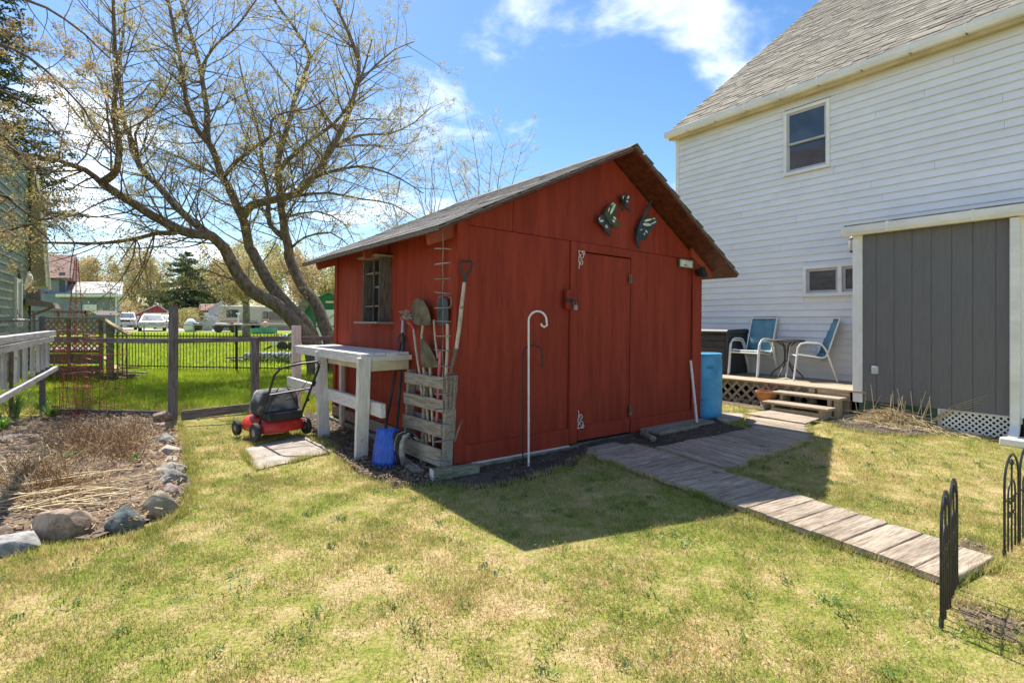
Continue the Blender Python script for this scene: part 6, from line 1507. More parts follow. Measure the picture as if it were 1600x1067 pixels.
bp('window', glass, bx_(58), bx_(70), BY + .33, BY + .38, Z(470, BY), Z(455, BY))
bp('bulb_lamp', trimw, bx_(137.5), bx_(140), BY - .1, BY - .02, Z(473.5, BY), Z(471, BY))
o = thing('picnic_shelter', 'low dark flat canopy and tables standing in front of the blue-grey house', 'canopy', P(110, 22, .1)); 
def op(name, mat, a, b_, y0, y1, c, d, par): return bbx(MB(), dx(a, y0), dx(b_, y0), y0, y1, c, d).build(name, mat, par, world=True)
op('roof_slab', fencew, 45, 135, 22, 24, Z(488.5, 22), Z(485, 22), o); 
MB().prism([(dx(118, 22), Z(489, 22)), (dx(140, 22), Z(485, 22)), (dx(152, 22), Z(492, 22)), (dx(140, 22), Z(492, 22))], 22, 23.5, lambda u, v, w2: (u, w2, v)).build('sloping_end', fencew, o, world=True)
for px in (50, 88, 132): op('post', fencew, px, px + 2, 22, 22.1, .1, Z(487, 22), o)

# red garage
GY = 60.; gg = thing('red_garage', 'small red gabled garage with white overhead door behind the parked car', 'garage', P(242, GY, .45)); gg['plan_skew'] = (GY, -.62); gx = lambda px: dx(px, GY)
MB().prism([(gx(213), .4), (gx(271), .4), (gx(271), Z(492, GY)), (gx(246), Z(477, GY)), (gx(213), Z(490, GY))], GY, GY + 6, lambda u, v, w2: (u, w2, v)).build('wall', garr, gg, world=True)
for a, c, b_, d in ((210.5, 490.5, 246, 475.5), (246, 475.5, 275, 493)):
    MB().prism([(gx(a), Z(c, GY)), (gx(b_), Z(d, GY)), (gx(b_), Z(d + 1.8, GY)), (gx(a), Z(c + 1.8, GY))], GY - .3, GY + 6.3, lambda u, v, w2: (u, w2, v)).build('roof', wroof, gg, world=True)
bbx(MB(), gx(224), gx(262), GY - .06, GY - .01, .45, Z(489, GY)).build('garage_door', trimw, gg, world=True)
for k in range(3): bbx(MB(), gx(224), gx(262), GY - .075, GY - .06, .9 + .45 * k, .93 + .45 * k).build('door_seam', sash, gg, world=True)

# cars
def car(name, label, px, py0, Y, wpx, hpx, hood, boxy, seed):
    base = P(px, Y, terr(0, Y)); t = thing(name, label, 'car', base, math.atan2(800 - px, 821), group='cars parked in the far driveway'); W_ = wpx / 821 * Y; Hh = hpx / 821 * Y; Ln = 4.6; hw = W_ / 2
    st_ = [(0, .80, .33, .60), (.06, .92, .26, .68), (.5, 1, .24, .60 + .16 * 1), (1.25, 1, .24, .70 + .16), (Ln - .9, 1, .24, .92), (Ln - .1, .95, .26, .86), (Ln, .85, .34, .75)]
    st_ = [(0, .82, .36, hood * .80), (.08, .94, .28, hood * .92), (.7, 1, .26, hood * .98), (1.2, 1, .26, hood * 1.02), (3.7, 1, .26, hood * 1.05), (4.5, .95, .28, hood), (4.6, .88, .36, hood * .9)]
    vs = []; n = 12; f = []
    for (y, wf, z0, z1) in st_:
        z1 *= Hh
        ring = [(-.92, z0), (-1, z0 + .12), (-1, (z0 + z1) / 2), (-.98, z1 - .08), (-.90, z1), (-.4, z1 + .03), (.4, z1 + .03), (.90, z1), (.98, z1 - .08), (1, (z0 + z1) / 2), (1, z0 + .12), (.92, z0)]
        for a, z in ring: vs.append((a * wf * hw, y, z))
    for k in range(len(st_) - 1):
        for i in range(n): i2 = (i + 1) % n; f.append((k * n + i, k * n + i2, (k + 1) * n + i2, (k + 1) * n + i))
    f.append(tuple(range(n))); f.append(tuple(range((len(st_) - 1) * n, len(st_) * n)[::-1]))
    b = MB(); b.add(vs, f); b.build('body', carw, t, smooth='auto', bev=.02)
    zh = hood * Hh * 1.02; tw = .80 if boxy else .70; y0, y1, y2, y3 = (1.15, 1.75, 4.1, 4.5) if boxy else (1.1, 1.9, 3.1, 4.0)
    vs = [(-hw * .93, y0, zh), (hw * .93, y0, zh), (hw * tw, y1, Hh), (-hw * tw, y1, Hh), (-hw * .93, y3, zh), (hw * .93, y3, zh), (hw * tw, y2, Hh), (-hw * tw, y2, Hh)]
    b = MB(); b.add(vs, [(0, 1, 2, 3), (3, 2, 6, 7), (7, 6, 5, 4), (0, 3, 7, 4), (1, 5, 6, 2)]); b.build('cabin', carw, t, bev=.05)
    def lerp(a, b_, k): return [a[i] + (b_[i] - a[i]) * k for i in range(3)]
    V = vs; q = [lerp(lerp(V[0], V[1], u), lerp(V[3], V[2], u), v) for u, v in ((.07, .08), (.93, .08), (.92, .90), (.08, .90))]
    b = MB(); b.add([(x, y - .02, z + .01) for x, y, z in q], [(0, 1, 2, 3)]); b.build('windscreen', windsc, t)
    for sg_ in (-1, 1):
        x = hw * .97 * sg_; b = MB(); b.add([(sg_ * hw * .935, y0 + .35, zh + .04), (sg_ * hw * .935, y3 - .3, zh + .04), (sg_ * (hw * tw + .05), y2 - .1, Hh - .08), (sg_ * (hw * tw + .05), y1 + .1, Hh - .08)], [(0, 1, 2, 3)]); b.build('side_window', windsc, t)
        for yy in (.85, 3.7):
            wlm = Matrix.Translation((sg_ * (hw - .11), yy, .32)) @ Matrix.Rotation(R(90), 4, 'Y'); wl_ = MB().lathe([(.2, -.1), (.31, -.11), (.33, -.08), (.33, .08), (.31, .11), (.2, .1)], 18).xf(wlm).build('wheel', rubber, t, smooth='auto'); MB().lathe([(.02, -.112), (.2, -.10), (.2, .10), (.02, .112)], 14).xf(wlm).build('rim', greyst, wl_)
        MB().box((sg_ * hw * .68, .02, hood * Hh * .80), (hw * .40, .10, .14 if not boxy else .20)).build('headlight', lampg, t, bev=.03)
        MB().box((sg_ * (hw + .08), y0 + .45, zh + .12), (.18, .12, .13)).build('wing_mirror', carw, t, bev=.03)
        MB().box((sg_ * hw * .42, -.04, .36), (.22, .06, .10)).build('fog_lamp_recess', chrome, t, bev=.02)
    MB().box((0, -.0, hood * Hh * .80), (hw * (.85 if boxy else .5), .06, .20 if boxy else .08)).build('grille', chrome, t, bev=.02)
    MB().box((0, -.05, .38), (hw * 1.72, .16, .20)).build('bumper', carw if not boxy else chrome, t, bev=.05)
    MB().box((0, -.14, .40), (.34, .02, .13)).build('number_plate', trimw, t)
    return t
car('parked_car', 'white sedan parked facing the yard in front of the red garage', 238, 518, 42., 37, 26.5, .60, False, 1)
car('parked_car', 'white pickup-like vehicle half hidden at the corner of the blue-grey house', 195, 514, 46., 32, 28, .66, True, 2)
car('parked_car', 'white car mostly hidden behind the sedan near the garage door', 256, 514, 52., 27, 22, .62, False, 3)

# trailer home
RY = 45.; rv = thing('travel_trailer', 'long cream travel trailer with brown band and dark windows beyond the trees', 'trailer', P(398, RY, .45)); rv['plan_skew'] = (RY, -.45); rx = lambda px: dx(px, RY)
MB().prism([(rx(344), Z(516, RY)), (rx(338), Z(500, RY)), (rx(341), Z(481, RY)), (rx(345), Z(477, RY)), (rx(470), Z(480, RY)), (rx(470), Z(516, RY))], RY, RY + 2.4, lambda u, v, w2: (u, w2, v)).build('body', rvm, rv, bev=.08, world=True)
def rb(name, mat, a, b_, c, d, o_=.03): return bbx(MB(), rx(a), rx(b_), RY - o_, RY - .001, Z(d, RY), Z(c, RY)).build(name, mat, rv, world=True)
rb('band', rvb, 344, 470, 501, 503); rb('band', rvb, 344, 470, 509, 512)
for a, b_, c, d in ((354.5, 371, 485, 495), (412, 418, 488, 497), (421, 440, 488, 499)):
    f_ = rb('window', chrome, a - .8, b_ + .8, c - .8, d + .8, .05); bbx(MB(), rx(a), rx(b_), RY - .07, RY - .052, Z(d, RY), Z(c, RY)).build('pane', glass, f_, world=True)
rb('door', rvm, 402, 409, 484, 512, .05); rb('lower_skirt', rvb, 344, 470, 512, 516, .02)
for px in (392, 400): MB().lathe([(.1, -.1), (.33, -.1), (.33, .1), (.1, .1)], 16).xf(Matrix.Translation((rx(px), RY - .05, .78)) @ Matrix.Rotation(R(90), 4, 'X')).build('wheel', rubber, rv, world=True)
ws = thing('metal_shed', 'grey gabled building end left of the travel trailer', 'shed', P(335, 50, .45)); ws['plan_skew'] = (50., -.56); 
MB().prism([(dx(326, 50), .4), (dx(350, 50), .4), (dx(350, 50), Z(478, 50)), (dx(347, 50), Z(470, 50)), (dx(326, 50), Z(482, 50))], 50, 55, lambda u, v, w2: (u, w2, v)).build('wall', mk('pale_metal', (.42, .46, .48), (.5, .54, .56), .5, vs=2), ws, world=True)
MB().prism([(dx(324, 50), Z(483, 50)), (dx(347, 50), Z(469, 50)), (dx(352, 50), Z(474, 50)), (dx(352, 50), Z(475.5, 50)), (dx(347, 50), Z(471, 50)), (dx(324, 50), Z(485, 50))], 49.7, 55, lambda u, v, w2: (u, w2, v)).build('roof', wroof, ws, world=True)
rs2 = thing('red_shed_far', 'far small red building with russet roof behind the pale board fence', 'building', P(322, 58, .45)); rs2['plan_skew'] = (58., -.56)
bbx(MB(), dx(313, 58), dx(336, 58), 58, 62, .4, Z(484, 58)).build('wall', garr, rs2, world=True); bbx(MB(), dx(318, 58), dx(326, 58), 57.9, 57.99, .4, Z(488, 58)).build('white_door', trimw, rs2, world=True)
MB().prism([(58 - .4, Z(485, 58)), (60, Z(474, 58)), (62.4, Z(485, 58))], dx(311, 58), dx(338, 58), lambda u, v, w2: (w2, u, v)).build('roof', rroof, rs2, world=True)
pf_ = thing('pale_board_fence', 'pale grey board enclosure left of the travel trailer', 'fence', P(317, 44, .45))
for k in range(8): m = wm(pf_).inverted() @ Matrix.Translation((dx(304 + 3.6 * k, 44), 44, .45 + .45)); piece('board', (3.3 / 821 * 44, .04, .95), wroof, m, pf_, 0)
bbx(MB(), dx(302, 44), dx(334, 44), 43.95, 44.1, Z(495, 44), Z(493.5, 44)).build('cap_board', trimw, pf_, world=True)
# clutter in front of the trailer
ut = thing('utility_trailer', 'low utility trailer loaded with white tubs in front of the travel trailer', 'trailer', P(355, 38, .45)); ux = lambda px: dx(px, 38)
bbx(MB(), ux(331), ux(376), 38, 39.4, Z(512, 38), Z(509.5, 38)).build('bed', chrome, ut, world=True)
for a, b_, c, m_ in ((333, 344, 505, trimw), (346, 357, 506.5, sash), (361, 373, 505.5, trimw), (357, 362, 503, mk('red_tub', (.5, .06, .06), None))): bbx(MB(), ux(a), ux(b_), 38.2, 39, Z(509.4, 38), Z(c, 38)).build('tub', m_, ut, bev=.05, world=True)
for px in (342, 366): MB().lathe([(.1, -.08), (.3, -.08), (.3, .08), (.1, .08)], 16).xf(Matrix.Translation((ux(px), 37.95, .45 + .3)) @ Matrix.Rotation(R(90), 4, 'X')).build('wheel', rubber, ut, world=True)
MB().tube([(ux(369), 38.3, Z(509, 38)), (ux(369), 38.3, Z(489, 38))], .05, 6).tube([(ux(366), 38.3, Z(490, 38)), (ux(372), 38.3, Z(490, 38))], .05, 6).build('white_stand', trimw, ut, world=True)
kb = thing('plastic_pool', 'shallow teal plastic paddling pool with an orange ball beside it', 'pool', P(411, 36, .44)); 
MB().lathe([(.75, 0), (.88, .05), (.95, .32), (.98, .34), (.90, .34), (.82, .08), (.02, .08)], 30, sy=.7).build('basin', mk('teal_plastic', (.08, .36, .32), (.12, .42, .38), .4), kb, smooth='auto')
o = MB().lathe([(.02, 0), (.17, .06), (.24, .2), (.17, .34), (.02, .4)], 16).build('beach_ball', mk('orange_ball', (.70, .33, .16), None, .5), None, smooth=True); o.location = P(414.5, 36, .44 + .42); tag(o, 'orange ball perched on the rim of the teal paddling pool', 'ball')
db_ = thing('dumped_scooter', 'tilted white and black wheeled cart left leaning near the tree trunk', 'cart', P(447, 21, .1)); 
bbx(MB(), -.35, .35, -.15, .15, .35, .62).xf(Matrix.Rotation(R(-28), 4, 'Y')).build('tray', trimw, db_, bev=.04); MB().tube([(-.9, 0, .05), (-.4, 0, .3), (.3, 0, .75)], .04, 6).build('frame', blackpl, db_)
for x in (-.1, .32): MB().lathe([(.05, -.05), (.2, -.05), (.2, .05), (.05, .05)], 14).xf(Matrix.Translation((x, -.12, .2)) @ Matrix.Rotation(R(90), 4, 'X')).build('wheel', rubber, db_)
wr = thing('white_bag', 'white sack with black rubbish beside the pale board enclosure', 'bag', P(298, 40, .45)); 
MB().lathe([(.35, 0), (.5, .25), (.4, .7), (.2, .95), (.05, 1.0)], 9).build('sack', trimw, wr, smooth=True); bbx(MB(), .25, .8, -.3, .3, .1, .7).build('black_bundle', blackpl, wr, bev=.15)
# green barn
GB = 23.; gbn = thing('green_barn', 'dark green garden barn with white double doors and grey roof behind the tree', 'barn', P(500, GB, .2)); gbn['plan_skew'] = (GB, -.35); vx = lambda px: dx(px, GB)
MB().prism([(vx(474), .15), (vx(560), .15), (vx(560), Z(492, GB)), (vx(547), Z(470, GB)), (vx(512), Z(457, GB)), (vx(488), Z(470, GB)), (vx(474), Z(492, GB))], GB, GB + 3.5, lambda u, v, w2: (u, w2, v)).build('wall', gbarn, gbn, world=True)
for a, c, b_, d in ((471, 494, 487, 469), (487, 469, 512, 455.5), (512, 455.5, 549, 469)):
    MB().prism([(vx(a), Z(c, GB)), (vx(b_), Z(d, GB)), (vx(b_), Z(d + 2.2, GB)), (vx(a), Z(c + 2.2, GB))], GB - .12, GB + 3.7, lambda u, v, w2: (u, w2, v)).build('roof', shin, gbn, world=True)
# left roof slope seen from the side
MB().prism([(vx(454), Z(494, GB + 3)), (vx(473), Z(468, GB)), (vx(486), Z(469, GB)), (vx(474), Z(492, GB))], GB - .05, GB + .04, lambda u, v, w2: (u, w2, v)).build('side_roof_slope', shin, gbn, world=True)
bbx(MB(), vx(494), vx(540), GB - .05, GB - .01, .25, Z(484, GB)).build('double_door', trimw, gbn, world=True); bbx(MB(), vx(471.5), vx(474.5), GB - .05, GB - .01, .15, Z(492, GB)).build('corner_trim', trimw, gbn, world=True)
MB().bar((vx(509), GB - .07, Z(501, GB)), (vx(524), GB - .07, Z(490, GB)), .02, .05, (0, -1, 0)).bar((vx(494), GB - .07, Z(510, GB)), (vx(540), GB - .07, Z(510, GB)), .02, .05).build('door_brace', blackpl, gbn, world=True)
MB().box((vx(515), GB - .05, Z(472, GB)), (.35, .03, .09)).build('door_motif', cream, gbn, world=True)
bbx(MB(), vx(471), vx(474), GB, GB + .1, .15, Z(490, GB)).build('downspout', trimw, gbn, world=True)

# driveway
def gsheet(name, poly, mat):
    me = bpy.data.meshes.new(name); me.from_pydata([(x, y, terr(x, y) + .012) for x, y in poly], [], [tuple(range(len(poly)))]); me.materials.append(mat); o = bpy.data.objects.new(name, me); COL.objects.link(o); struct(o)
    me.update()
    if me.polygons[0].normal.z < 0: me.flip_normals()
gsheet('gravel_driveway', [(-60, 43.5), (0, 42), (0, 66), (-60, 66)], gravel)
gsheet('dirt_track', [(dx(170, 19.0), 19), (dx(360, 18.4), 18.4), (dx(360, 19.4), 19.4), (dx(170, 20.4), 20.4)], soil) if 0 else None

# wires
ul = thing('utility_lines', 'thin overhead utility wires crossing low over the neighbouring yards', 'wires', P(300, 30, 4))
for (pa, ya, pb_, yb) in (((-40, 405), 24, (330, 448), 60), ((-40, 395), 24, (340, 440), 60), ((-40, 415), 22, (330, 452), 55), ((-30, 360), 14, (240, 430), 45)):
    A = P(pa[0], ya, Z(pa[1], ya)); B = P(pb_[0], yb, Z(pb_[1], yb)); MB().tube([A.lerp(B, k / 8) - Vector((0, 0, .5 * math.sin(math.pi * k / 8))) for k in range(9)], .014, 4).build('wire', galv, ul, world=True)

# ================================================================== trees
class Tree:
    def __init__(s, seed): s.b = MB(); s.tr = MB(); s.r = random.Random(seed); s.tips = []
    def vec(s, a=1.): return Vector((s.r.uniform(-a, a), s.r.uniform(-a, a), s.r.uniform(-a, a)))
    def limb(s, pts, r0, r1, kids, seglen=.5, trunk=False, n=8):
        """pts: traced limb; smooth it and return samples"""
        pts = [Vector(p) for p in pts]; out = []; 
        for i in range(len(pts) - 1):
            p0 = pts[max(i - 1, 0)]; p1 = pts[i]; p2 = pts[i + 1]; p3 = pts[min(i + 2, len(pts) - 1)]; m = max(2, int((p2 - p1).length / .35))
            for k in range(m):
                t = k / m; out.append(.5 * ((2 * p1) + (-p0 + p2) * t + (2 * p0 - 5 * p1 + 4 * p2 - p3) * t * t + (-p0 + 3 * p1 - 3 * p2 + p3) * t ** 3))
        out.append(pts[-1]); m = len(out); rad = [max(r0 + (r1 - r0) * (i / (m - 1)) ** .8, .004) * (1 + .07 * mnoise.noise(out[i] * 2.3)) for i in range(m)]
        out = [p + Vector((mnoise.noise(p * 1.7), mnoise.noise(p * 1.7 + Vector((5, 0, 0))), mnoise.noise(p * 1.7 + Vector((0, 5, 0))))) * min(.06, rad[i] * .7 + .015) for i, p in enumerate(out)]
        (s.tr if trunk else s.b).tube(out, rad, n); return out, rad
    def grow(s, p, d, ln, r0, lvl, maxl, up=.12, density=1., curve=.22, nseg=5):
        pts = [Vector(p)]; d = d.normalized(); p = Vector(p)
        for i in range(nseg):
            d = (d + s.vec(curve) + Vector((0, 0, up))).normalized(); p = p + d * ln / nseg; pts.append(p.copy())
        r1 = max(r0 * .30, .002); rad = [r0 + (r1 - r0) * i / nseg for i in range(nseg + 1)]
        s.b.tube(pts, rad, 5 if lvl <= 1 else (4 if lvl == 2 else 3), cap=False)
        if lvl >= maxl:
            for q in pts[1:]: s.tips.append(q)
            return
        if lvl == maxl - 1: s.tips += pts[2:]
        k = max(2, int(density * ln / (.30 if lvl == 1 else .20 if lvl == 2 else .11)))
        for i in range(k):
            t = s.r.uniform(.12, 1.) ** .85 * nseg; j = min(int(t), nseg - 1); q = pts[j].lerp(pts[j + 1], t - j); dd = (pts[j + 1] - pts[j]).normalized()
            a = dd.cross(s.vec()).normalized(); nd_ = (dd * s.r.uniform(.5, 1.1) + a * s.r.uniform(.6, 1.1)).normalized()
            s.grow(q, nd_, ln * s.r.uniform(.28, .55) * (1.1 - .45 * t / nseg), max(rad[j] * .5, .0019), lvl + 1, maxl, up, density, curve, 4 if lvl == 1 else 3)
    def kids(s, out, rad, f0, every, lr, maxl=3, flat=1., up=.1, density=1., rk=.38, dirf=None):
        tot = 0; acc = s.r.uniform(0, every)
        for i in range(len(out) - 1):
            seg = (out[i + 1] - out[i]).length; tot += seg
            if i / len(out) < f0: continue
            acc += seg
            while acc > every:
                acc -= every; dd = (out[i + 1] - out[i]).normalized(); a = dd.cross(s.vec()); a.y *= flat; a.normalize()
                nd_ = (dd * s.r.uniform(.35, .9) + a).normalized(); f_ = i / len(out)
                s.grow(out[i], nd_, s.r.uniform(*lr) * (1.05 - .45 * f_), min(max(rad[i] * rk, .0075), .021), 1, maxl, up, density)
    def leaves(s, name, n, size, mat, parent, clump=.06, world=True):
        rg = np.random.RandomState(s.r.randint(0, 9999)); T = np.array([tuple(t) for t in s.tips]); 
        idx = rg.randint(0, len(T), n); c = T[idx] + rg.normal(0, clump, (n, 3)); return leafmesh(name, c, size, mat, parent, rg)
def leafmesh(name, c, size, mat, parent, rg, asp=.55, drop=None):
    n = len(c); u = rg.normal(0, 1, (n, 3)); u /= np.linalg.norm(u, axis=1)[:, None]; v = rg.normal(0, 1, (n, 3)); v -= u * (u * v).sum(1)[:, None]; v /= np.linalg.norm(v, axis=1)[:, None]
    s = (size * rg.uniform(.5, 1.35, n))[:, None]
    V = np.stack((c - u * s, c + v * s * asp, c + u * s, c - v * s * asp), 1)
    if parent is not None:
        inv = np.array(wm(parent).inverted()); V = V @ inv[:3, :3].T + inv[:3, 3]
    V = V.astype(np.float32); m = bpy.data.meshes.new(name); m.vertices.add(n * 4); m.vertices.foreach_set('co', V.ravel()); m.loops.add(n * 4); m.loops.foreach_set('vertex_index', np.arange(n * 4, dtype=np.int32))
    m.polygons.add(n); m.polygons.foreach_set('loop_start', np.arange(0, n * 4, 4, dtype=np.int32)); m.polygons.foreach_set('loop_total', np.full(n, 4, np.int32)); m.update(); m.materials.append(mat)
    o = bpy.data.objects.new(name, m); COL.objects.link(o)
    if parent is not None: o.parent = parent
    return o
TY = 13.0
def T(px, py, dy=0.): Y = TY + dy; return P(px, Y, Z(py, Y))
def z8(zx, zy, dy=0.): return T(zx / 2.2857, zy / 2.2857, dy)
bt = thing('big_tree', 'large spreading multi-stemmed tree with bare limbs and sparse yellow-green young leaves', 'tree', P(490, TY, .0))
tr = Tree(11)
base = [T(497, 585), T(494, 560)]
X1 = tr.limb([T(492, 588, .1), T(490, 550, .1), T(481, 528, .05), T(466, 512), T(451, 495, 0), T(430, 476, -.1), T(408, 462, -.2), T(389, 446, -.3), T(372, 428, -.4), T(360, 404, -.5), T(352, 388, -.6)], .205, .125, 0, trunk=True, n=12)
X2 = tr.limb([T(500, 588, .2), T(497, 550, .2), T(487, 525, .2), T(471, 500, .2), T(452, 481, .3), T(438, 464, .4), T(420, 443, .5), T(406, 415, .6), T(394, 393, .7)], .19, .13, 0, trunk=True, n=12)
X3 = tr.limb([T(522, 590, .5), T(519, 550, .5), T(512, 522, .5), T(501, 492, .6), T(488, 468, .7), T(475, 450, .8), T(462, 425, .9), T(450, 397, 1.)], .18, .125, 0, trunk=True, n=12)
limbs = []
def LB(pts, r0, r1, f0=.06, ev=.13, lr=(1.0, 2.3)): o_, r_ = tr.limb(pts, r0, r1, 0); limbs.append((o_, r_, f0, ev, lr))
# left going limbs
LB([T(352, 388, -.6), T(335, 372, -.8), z8(740, 838, -1), z8(650, 825, -1.2), z8(600, 800, -1.4), z8(500, 740, -1.6), z8(430, 700, -1.8), z8(360, 655, -2)], .13, .08)
LB([z8(360, 655, -2), z8(395, 632, -2.1), z8(420, 600, -2.2), z8(426, 520, -2.3), z8(402, 430, -2.3), z8(415, 300, -2.4), z8(412, 200, -2.6), z8(405, 60, -2.8), z8(402, -80, -3)], .085, .025)
LB([z8(360, 655, -2), z8(300, 605, -2.2), z8(240, 585, -2.6), z8(180, 570, -3), z8(80, 550, -3.4), z8(0, 522, -3.8), z8(-90, 500, -4)], .065, .018)
LB([z8(650, 828, -1.2), z8(550, 836, -1.5), z8(420, 866, -1.9), z8(330, 872, -2.3), z8(200, 870, -2.8), z8(90, 860, -3.2), z8(-60, 850, -3.6)], .055, .015)
LB([T(340, 375, -.7), z8(700, 800, -.4), z8(640, 750, 0), z8(560, 662, .2), z8(505, 600, .4), z8(475, 540, .6), z8(458, 480, .8), z8(440, 410, 1), z8(425, 250, 1.2), z8(440, 120, 1.4), z8(450, -40, 1.6)], .11, .022)
LB([z8(505, 600, .4), z8(480, 480, .1), z8(540, 400, -.3), z8(590, 330, -.6), z8(620, 250, -1)], .035, .010)
# centre
LB([T(394, 393, .7), z8(888, 880, .7), z8(870, 790, .6), z8(832, 695, .5), z8(792, 632, .4), z8(772, 560, .3), z8(742, 500, .2), z8(700, 455, .1), z8(664, 370, -.1), z8(652, 250, -.2), z8(628, 130, -.4), z8(602, 10, -.5), z8(585, -120, -.6)], .14, .028)
LB([z8(745, 505, .2), z8(737, 400, .5), z8(718, 250, .9), z8(692, 150, 1.2), z8(655, 20, 1.5), z8(640, -110, 1.7)], .085, .022)
LB([z8(722, 240, 1.), z8(760, 170, .6), z8(830, 110, .2), z8(905, 20, -.2), z8(960, -70, -.4)], .04, .012)
LB([z8(795, 628, .4), z8(835, 585, 0), z8(870, 555, -.3), z8(920, 515, -.6), z8(962, 490, -.8), z8(972, 430, -1), z8(1020, 400, -1.3), z8(1100, 392, -1.6), z8(1170, 350, -2)], .06, .014)
LB([z8(790, 635, .4), z8(720, 600, 1), z8(640, 560, 1.6), z8(560, 530, 2.2), z8(500, 500, 2.6)], .05, .014)
# right
LB([z8(868, 770, .6), z8(900, 735, .3), z8(960, 718, 0), z8(1060, 690, -.3), z8(1125, 630, -.6), z8(1185, 530, -.8), z8(1232, 430, -1), z8(1268, 320, -1.1), z8(1282, 230, -1.2), z8(1240, 110, -1.4), z8(1190, 0, -1.6), z8(1160, -90, -1.7)], .12, .022)
LB([T(450, 397, 1.), z8(1025, 860, 1), z8(1010, 790, 1), z8(998, 700, 1.1), z8(988, 600, 1.2), z8(1010, 500, 1.4), z8(1042, 400, 1.6), z8(1072, 300, 1.8), z8(1110, 210, 2), z8(1060, 110, 2.2), z8(985, 10, 2.4), z8(960, -80, 2.5)], .135, .022)
LB([z8(1020, 850, 1), z8(965, 800, 1.3), z8(958, 700, 1.6), z8(935, 600, 1.9), z8(925, 480, 2.2), z8(880, 330, 2.5), z8(850, 200, 2.8)], .08, .018)
LB([z8(990, 620, 1.2), z8(1060, 540, .8), z8(1140, 480, .4), z8(1230, 400, 0), z8(1290, 280, -.4), z8(1330, 140, -.8)], .075, .016)
LB([z8(1000, 710, 1.1), z8(1080, 700, .9), z8(1170, 690, .7), z8(1290, 710, .5), z8(1400, 730, .3), z8(1500, 790, .1)], .05, .010)
LB([z8(1120, 635, -.6), z8(1220, 600, -.8), z8(1330, 600, -1.1), z8(1430, 640, -1.3), z8(1510, 690, -1.5)], .045, .009)
LB([z8(1185, 530, -.8), z8(1280, 485, -.6), z8(1380, 480, -.4), z8(1480, 440, -.2), z8(1540, 380, 0)], .04, .009)
LB([z8(1270, 310, -1.1), z8(1340, 240, -1), z8(1410, 180, -.9), z8(1480, 150, -.8)], .03, .008)
LB([z8(1040, 880, 1), z8(1090, 850, .8), z8(1180, 830, .5), z8(1250, 880, .2)], .04, .01)
LB([z8(1010, 780, 1), z8(1130, 755, 1.4), z8(1230, 800, 1.8), z8(1270, 880, 2)], .035, .009)
LB([T(380, 440, -.4), T(345, 432, -1), T(318, 420, -1.6), T(296, 425, -2)], .03, .008)
for o_, r_, f0, ev, lr in limbs: tr.kids(o_, r_, f0, ev, lr, 3, .8, .07, .95)
for X in (X1, X2, X3): tr.kids(X[0], X[1], .72, .6, (.8, 1.6), 3, .8, .05, .7)
tr.tr.build('trunk', bark, bt, smooth='auto', world=True)
o = tr.b.build('crown', bark, bt, smooth=True, world=True)
tr.leaves('leaves', 95000, .0185, leafy, bt, .04)['kind'] = 'stuff'
tr.leaves('leaves', 20000, .022, leafg, bt, .025)['kind'] = 'stuff'
print('main tree verts', len(tr.b.v), 'tips', len(tr.tips))

def simple_tree(label, px, Y, ztop_py, tr_r, seed, leafmat, nleaf, leafsize, spread=.45, name='bare_tree', grp='background trees', fork=.3, maxl=2, dens=.8, barkm=None, clump=.25, lean=0., z0=None):
    base = P(px, Y, terr(0, Y) if z0 is None else z0); t = thing(name, label, 'tree', base, group=grp); tt = Tree(seed); H = Z(ztop_py, Y) - base.z; r = tt.r
    bp_ = [base - Vector((0, 0, .1)), base + Vector((r.uniform(-.02, .02) * H, 0, H * fork * .5)), base + Vector((lean * H * .3, 0, H * fork))]
    tt.limb(bp_, tr_r, tr_r * .75, 0, trunk=True, n=8); top = bp_[-1]; nl = r.randint(4, 6)
    for k in range(nl):
        a = 2 * math.pi * (k + r.uniform(-.3, .3)) / nl; sp = spread * r.uniform(.5, 1.1) * (0 if k == 0 else 1)
        e1 = top + Vector((math.cos(a) * sp * H * .35 + lean * H * .2, math.sin(a) * sp * H * .35, H * (1 - fork) * .4)); e2 = top + Vector((math.cos(a) * sp * H * .7 + lean * H * .3, math.sin(a) * sp * H * .7, H * (1 - fork) * r.uniform(.78, 1.)))
        o_, r_ = tt.limb([top, top.lerp(e1, .5) + tt.vec(.03 * H), e1, e1.lerp(e2, .5) + tt.vec(.03 * H), e2], tr_r * .5, tr_r * .06, 0, n=5)
        tt.kids(o_, r_, .1, H * .045 / dens, (H * .10, H * .24), maxl, 1, .12, .30 * dens * (12 / H) ** 1.0 * 1.5)
    tt.tr.build('trunk', barkm or bark2, t, smooth=True, world=True); tt.b.build('crown', barkm or bark2, t, smooth=True, world=True)
    if nleaf: tt.leaves('leaves', nleaf, leafsize, leafmat, t, clump)['kind'] = 'stuff'
    return t
G1 = 'trees just behind the shed'
simple_tree('bare budding tree behind the shed roof, with the wide right-leaning crown', 722, 20, 192, .09, 3, leafy, 7000, .024, .46, grp=G1, fork=.30, maxl=3, dens=1.5, clump=.05, lean=.22)
simple_tree('thin slender bare tree behind the shed roof between the big tree and the wider one', 674, 21, 208, .055, 5, leafy, 260, .025, .20, grp=G1, fork=.45, maxl=3, dens=.7, clump=.05)
simple_tree('small yard tree with a grey forking trunk in front of the travel trailer', 385, 31, 395, .26, 9, leaft, 5200, .06, .75, grp='yard trees', fork=.40, maxl=3, dens=.9, clump=.2)
